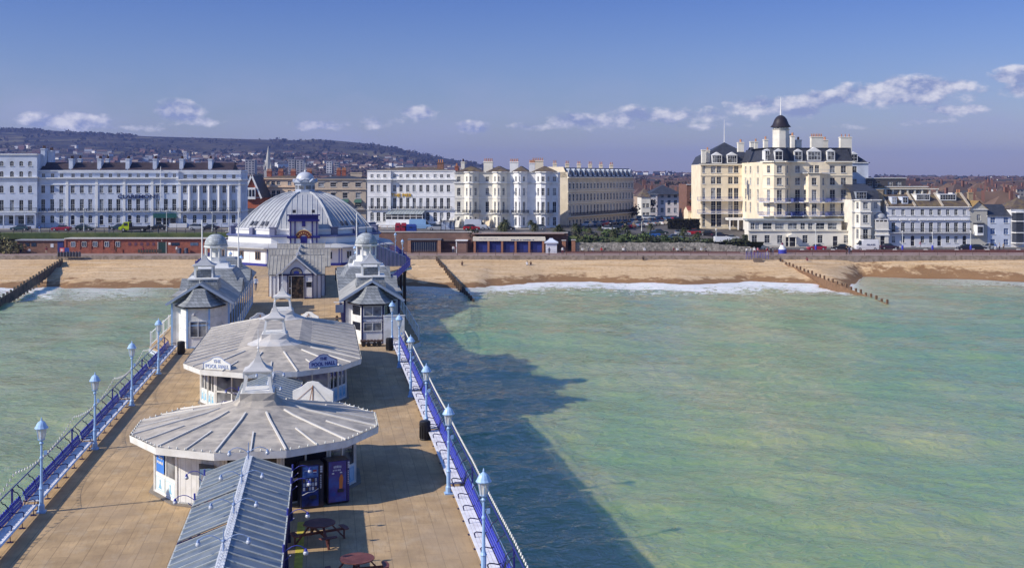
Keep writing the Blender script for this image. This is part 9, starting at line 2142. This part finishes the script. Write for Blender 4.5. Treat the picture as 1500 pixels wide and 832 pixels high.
# everything farther away reads as one mass
rs = random.Random(8); walls = MB(); nW = 0
for k in range(3200):
 if k < 1500: px = rs.uniform(1290, 1560); Y = 1 / rs.uniform(1 / 3400, 1 / 900)
 elif k < 2100: px = rs.uniform(880, 1100); Y = 1 / rs.uniform(1 / 3400, 1 / 1200)
 elif k < 2280: px = rs.uniform(-50, 360); Y = rs.uniform(1800, 2950)
 else: px = rs.uniform(330, 760); Y = 1 / rs.uniform(1 / 2900, 1 / 900)
 X = XA(px, Y); z = town_z(X, Y); a = rs.uniform(-.6, .6); w, d, h = rs.uniform(8, 20), rs.uniform(7, 10), rs.uniform(4.5, 8); wm = rs.choice([0, 0, 0, 1, 2, 2, 3, 4]); rm = rs.choice([0, 0, 1, 2, 3])
 walls.box((X, Y, z + h / 2 - 1), (w, d, h + 2), a, m=wm); c, s = math.cos(a), math.sin(a)
 def pp(x, y, zz): return (X + x * c - y * s, Y + x * s + y * c, z + zz)
 r = d * .38; walls.face([pp(-w / 2, -d / 2, h), pp(w / 2, -d / 2, h), pp(w / 2, 0, h + r), pp(-w / 2, 0, h + r)], 5 + rm); walls.face([pp(w / 2, d / 2, h), pp(-w / 2, d / 2, h), pp(-w / 2, 0, h + r), pp(w / 2, 0, h + r)], 5 + rm)
o = walls.build('distant_town', TW + TRf); tag(o, 'countless tiny far houses of the town stretching to the downs', 'town', None, 'stuff')
# bigger landmarks
def block(px, pt, pb, Y, wpx, mat, label, d=14, name='tower_block'):
 X = XA(px, Y); z = town_z(X, Y) - 2; z1 = ZA(pt, Y); w = wpx * Y / F; t = thing(name, label, 'building', (X, Y, z)); b = MB(); b.b2(-w / 2, w / 2, 0, d, 0, z1 - z); b.build('wall', mat, t); b = MB(); n = max(2, int(w / 4))
 for i in range(n):
  for j in range(int((z1 - z) / 3)): x = -w / 2 + w * (i + .5) / n; b.b2(x - 1.1, x + 1.1, -.1, 0, z1 - z - 2.6 - j * 3, z1 - z - 1.0 - j * 3)
 b.build('windows', M('far_window', (.04, .045, .06), .3), t); b = MB(); b.b2(-w / 2 - .3, w / 2 + .3, -.3, d + .3, z1 - z, z1 - z + .6); b.build('roof', MATS['town_wall_grey'], t)
block(427, 234.5, 0, 1500, 9, TW[4], 'grey tower block, left of the close pair beyond the dome lantern'); block(439, 235, 0, 1500, 11, TW[4], 'grey tower block, right of the close pair beyond the dome lantern'); block(366, 235, 0, 1450, 14, TW[4], 'pale tower block left of the church spire'); block(482, 237, 0, 1500, 8, TW[0], 'pale narrow tower block beyond the dome, left of two'); block(493, 238, 0, 1500, 6, TW[4], 'grey narrow tower block beyond the dome, right of two'); block(271, 224, 0, 2300, 5, TW[0], 'small white tower on the hillside above the left hotel')
block(1406, 268, 0, 1400, 13, TW[2], 'red brick cube block standing above the flat town at right', 30); block(1391, 275, 0, 1150, 8, TW[2], 'smaller red brick block in front of the cube block', 20); block(1475, 268.5, 0, 1450, 3.5, TW[2], 'narrow brick chimney-like tower at far right', 8, 'brick_tower'); block(1440, 274, 0, 1300, 62, M('far_purple_roof', (.10, .05, .055), .8), 'very long dark red factory building across the flat town at right', 30, 'factory')
block(1376, 277, 0, 1000, 26, TW[0], 'long white shed roof left of the small brick block', 20, 'warehouse'); block(880 + 65, 265, 0, 1500, 30, TW[0], 'long white warehouse beyond the side road gap', 20, 'warehouse'); block(985, 266, 0, 1400, 36, TW[0], 'long pale warehouse left of the grand hotel', 20, 'warehouse')
X, Y = XA(393, 1100), 1100; z = town_z(X, Y); t = thing('church', 'church with tall slender pale stone spire rising over the town', 'church', (X, Y, z)); zt = ZA(214, Y) - z; zm_ = ZA(249, Y) - z; b = MB(); b.b2(-3.4, 3.4, -3.4, 3.4, 0, zm_); b.build('tower', M('spire_stone', (.42, .40, .36), .8, .15, .1), t); b = MB(); b.lathe([(4.0, zm_), (2.4, zm_ + (zt - zm_) * .4), (.15, zt)], 8); b.build('spire', MATS['spire_stone'], t); b = MB(); b.b2(-6, 6, 3, 30, 0, zm_ * .45); b.build('nave', TW[3], t)
for q in (-1, 1):
 b = MB(); b.lathe([(.7, zm_), (.6, zm_ + 3), (.05, zm_ + 8)], 6, (q * 3.2, -3.2, 0)); b.build('pinnacle', MATS['spire_stone'], t)
# trees: bare winter crowns -------------------------------------------------------
TWIG = M('winter_twigs', (.062, .045, .038), .9, .4, .15, tint=(.035, .035, .025), tsc=.2); EVG = M('evergreen', (.022, .032, .018), .9, .4, .2); BARK = M('bark', (.07, .055, .045), .9, .2, 1)
TM = []
for s in range(4):
 r = random.Random(100 + s); b = MB()
 for cl in range(14):
  a = r.uniform(0, math.tau); e = r.uniform(-.5, 1.4); rr = r.uniform(.15, .75); cc = Vector((math.cos(a) * math.cos(e) * rr, math.sin(a) * math.cos(e) * rr, .95 + math.sin(e) * rr * .75)); R = r.uniform(.22, .4)
  for k in range(26):
   v = Vector((r.gauss(0, 1), r.gauss(0, 1), r.gauss(0, .8))) * R * .55; p = cc + v; d1 = Vector((r.gauss(0, 1), r.gauss(0, 1), r.gauss(0, 1))).normalized() * .085; d2 = d1.cross(Vector((r.gauss(0, 1), r.gauss(0, 1), r.gauss(0, 1)))).normalized() * .06; b.face([p - d1, p + d2, p + d1, p - d2])
 crown = b.mesh('crown', TWIG if s < 3 else EVG); b = MB(); b.tube([(0, 0, -.3), (.02, 0, .4), (0, 0, .8)], [.07, .05, .02], 5)
 for k in range(5): a = k * 1.3; b.tube([(0, 0, .35 + .06 * k), (.3 * math.cos(a), .3 * math.sin(a), .85 + .05 * k)], [.03, .01], 4)
 TM.append((crown, b.mesh('trunk', BARK)))
rt2 = random.Random(77)
def tree(X, Y, H, k, label, grp):
 t = thing('bare_tree' if k < 3 else 'evergreen_tree', label, 'tree', (X, Y, town_z(X, Y) - .5), rt2.uniform(0, 6), grp); s = H / 1.75; inst('crown', TM[k][0], t, (0, 0, 0), 0, (s * rt2.uniform(.9, 1.2), s, s)); inst('trunk', TM[k][1], t, (0, 0, 0), 0, (s, s, s))
for n, pr, yr, reg, Hr in ((26, (330, 540), (800, 1500), 'below the church spire and tower blocks', (11, 17)), (14, (930, 1025), (900, 1600), 'in the distance over the pinkish block', (10, 16)), (20, (1310, 1500), (700, 1800), 'scattered through the flat town at right', (8, 12)), (22, (60, 340), (1500, 2100), 'on the slope above the left hotel roof', (12, 18)), (14, (540, 720), (1200, 1900), 'behind the white hotel roof', (11, 16))):
 for i in range(n):
  Y = rt2.uniform(*yr); X = XA(rt2.uniform(*pr), Y); k = rt2.choice([0, 1, 2, 0, 1, 3]); tree(X, Y, rt2.uniform(*Hr), k, ('purplish brown bare tree ' if k < 3 else 'dark evergreen tree ') + reg, 'trees ' + reg)
tree(XA(930, 330), 340, 6, 0, 'small bare tree at the far end of the cream terrace', None); tree(XA(946, 380), 380, 8, 1, 'bare tree left of the pinkish white block', None)
# woods on the downs as one mass
b = MB(); rw = random.Random(4)
for k in range(9000):
 if k < 3000: px = rw.uniform(300, 560); Y = rw.uniform(1500, 2700)
 elif k < 4600: px = rw.uniform(-100, 720); Y = rw.uniform(2500, 3650)
 elif k < 5600: px = rw.uniform(860, 1060); Y = rw.uniform(2000, 3300)
 elif k < 7400: px = rw.uniform(1250, 1560); Y = 1 / rw.uniform(1 / 4500, 1 / 1200)
 else: px = rw.uniform(-60, 560); Y = rw.uniform(3550, 3690)
 X = XA(px, Y)
 if nz(X, Y, 160, 3) < .02 and k < 7400: continue
 if k >= 7400 and nz(X, Y, 260, 5) < .05: continue
 z = town_z(X, Y); s = rw.uniform(3.5, 8) * (.65 if k >= 7400 else 1)
 for j in range(4):
  c = Vector((X + rw.gauss(0, s * .5), Y + rw.gauss(0, s * .5), z + s * rw.uniform(.3, 1.1))); d1 = Vector((rw.gauss(0, 1), rw.gauss(0, .4), rw.gauss(0, 1))).normalized() * s * .8; d2 = Vector((rw.gauss(0, 1), rw.gauss(0, .4), rw.gauss(0, 1))).normalized() * s * .6; b.face([c - d1, c + d2, c + d1, c - d2])
o = b.build('woodland', TWIG); tag(o, 'far-off winter woods covering the slopes and dotting the town', 'woods', None, 'stuff')
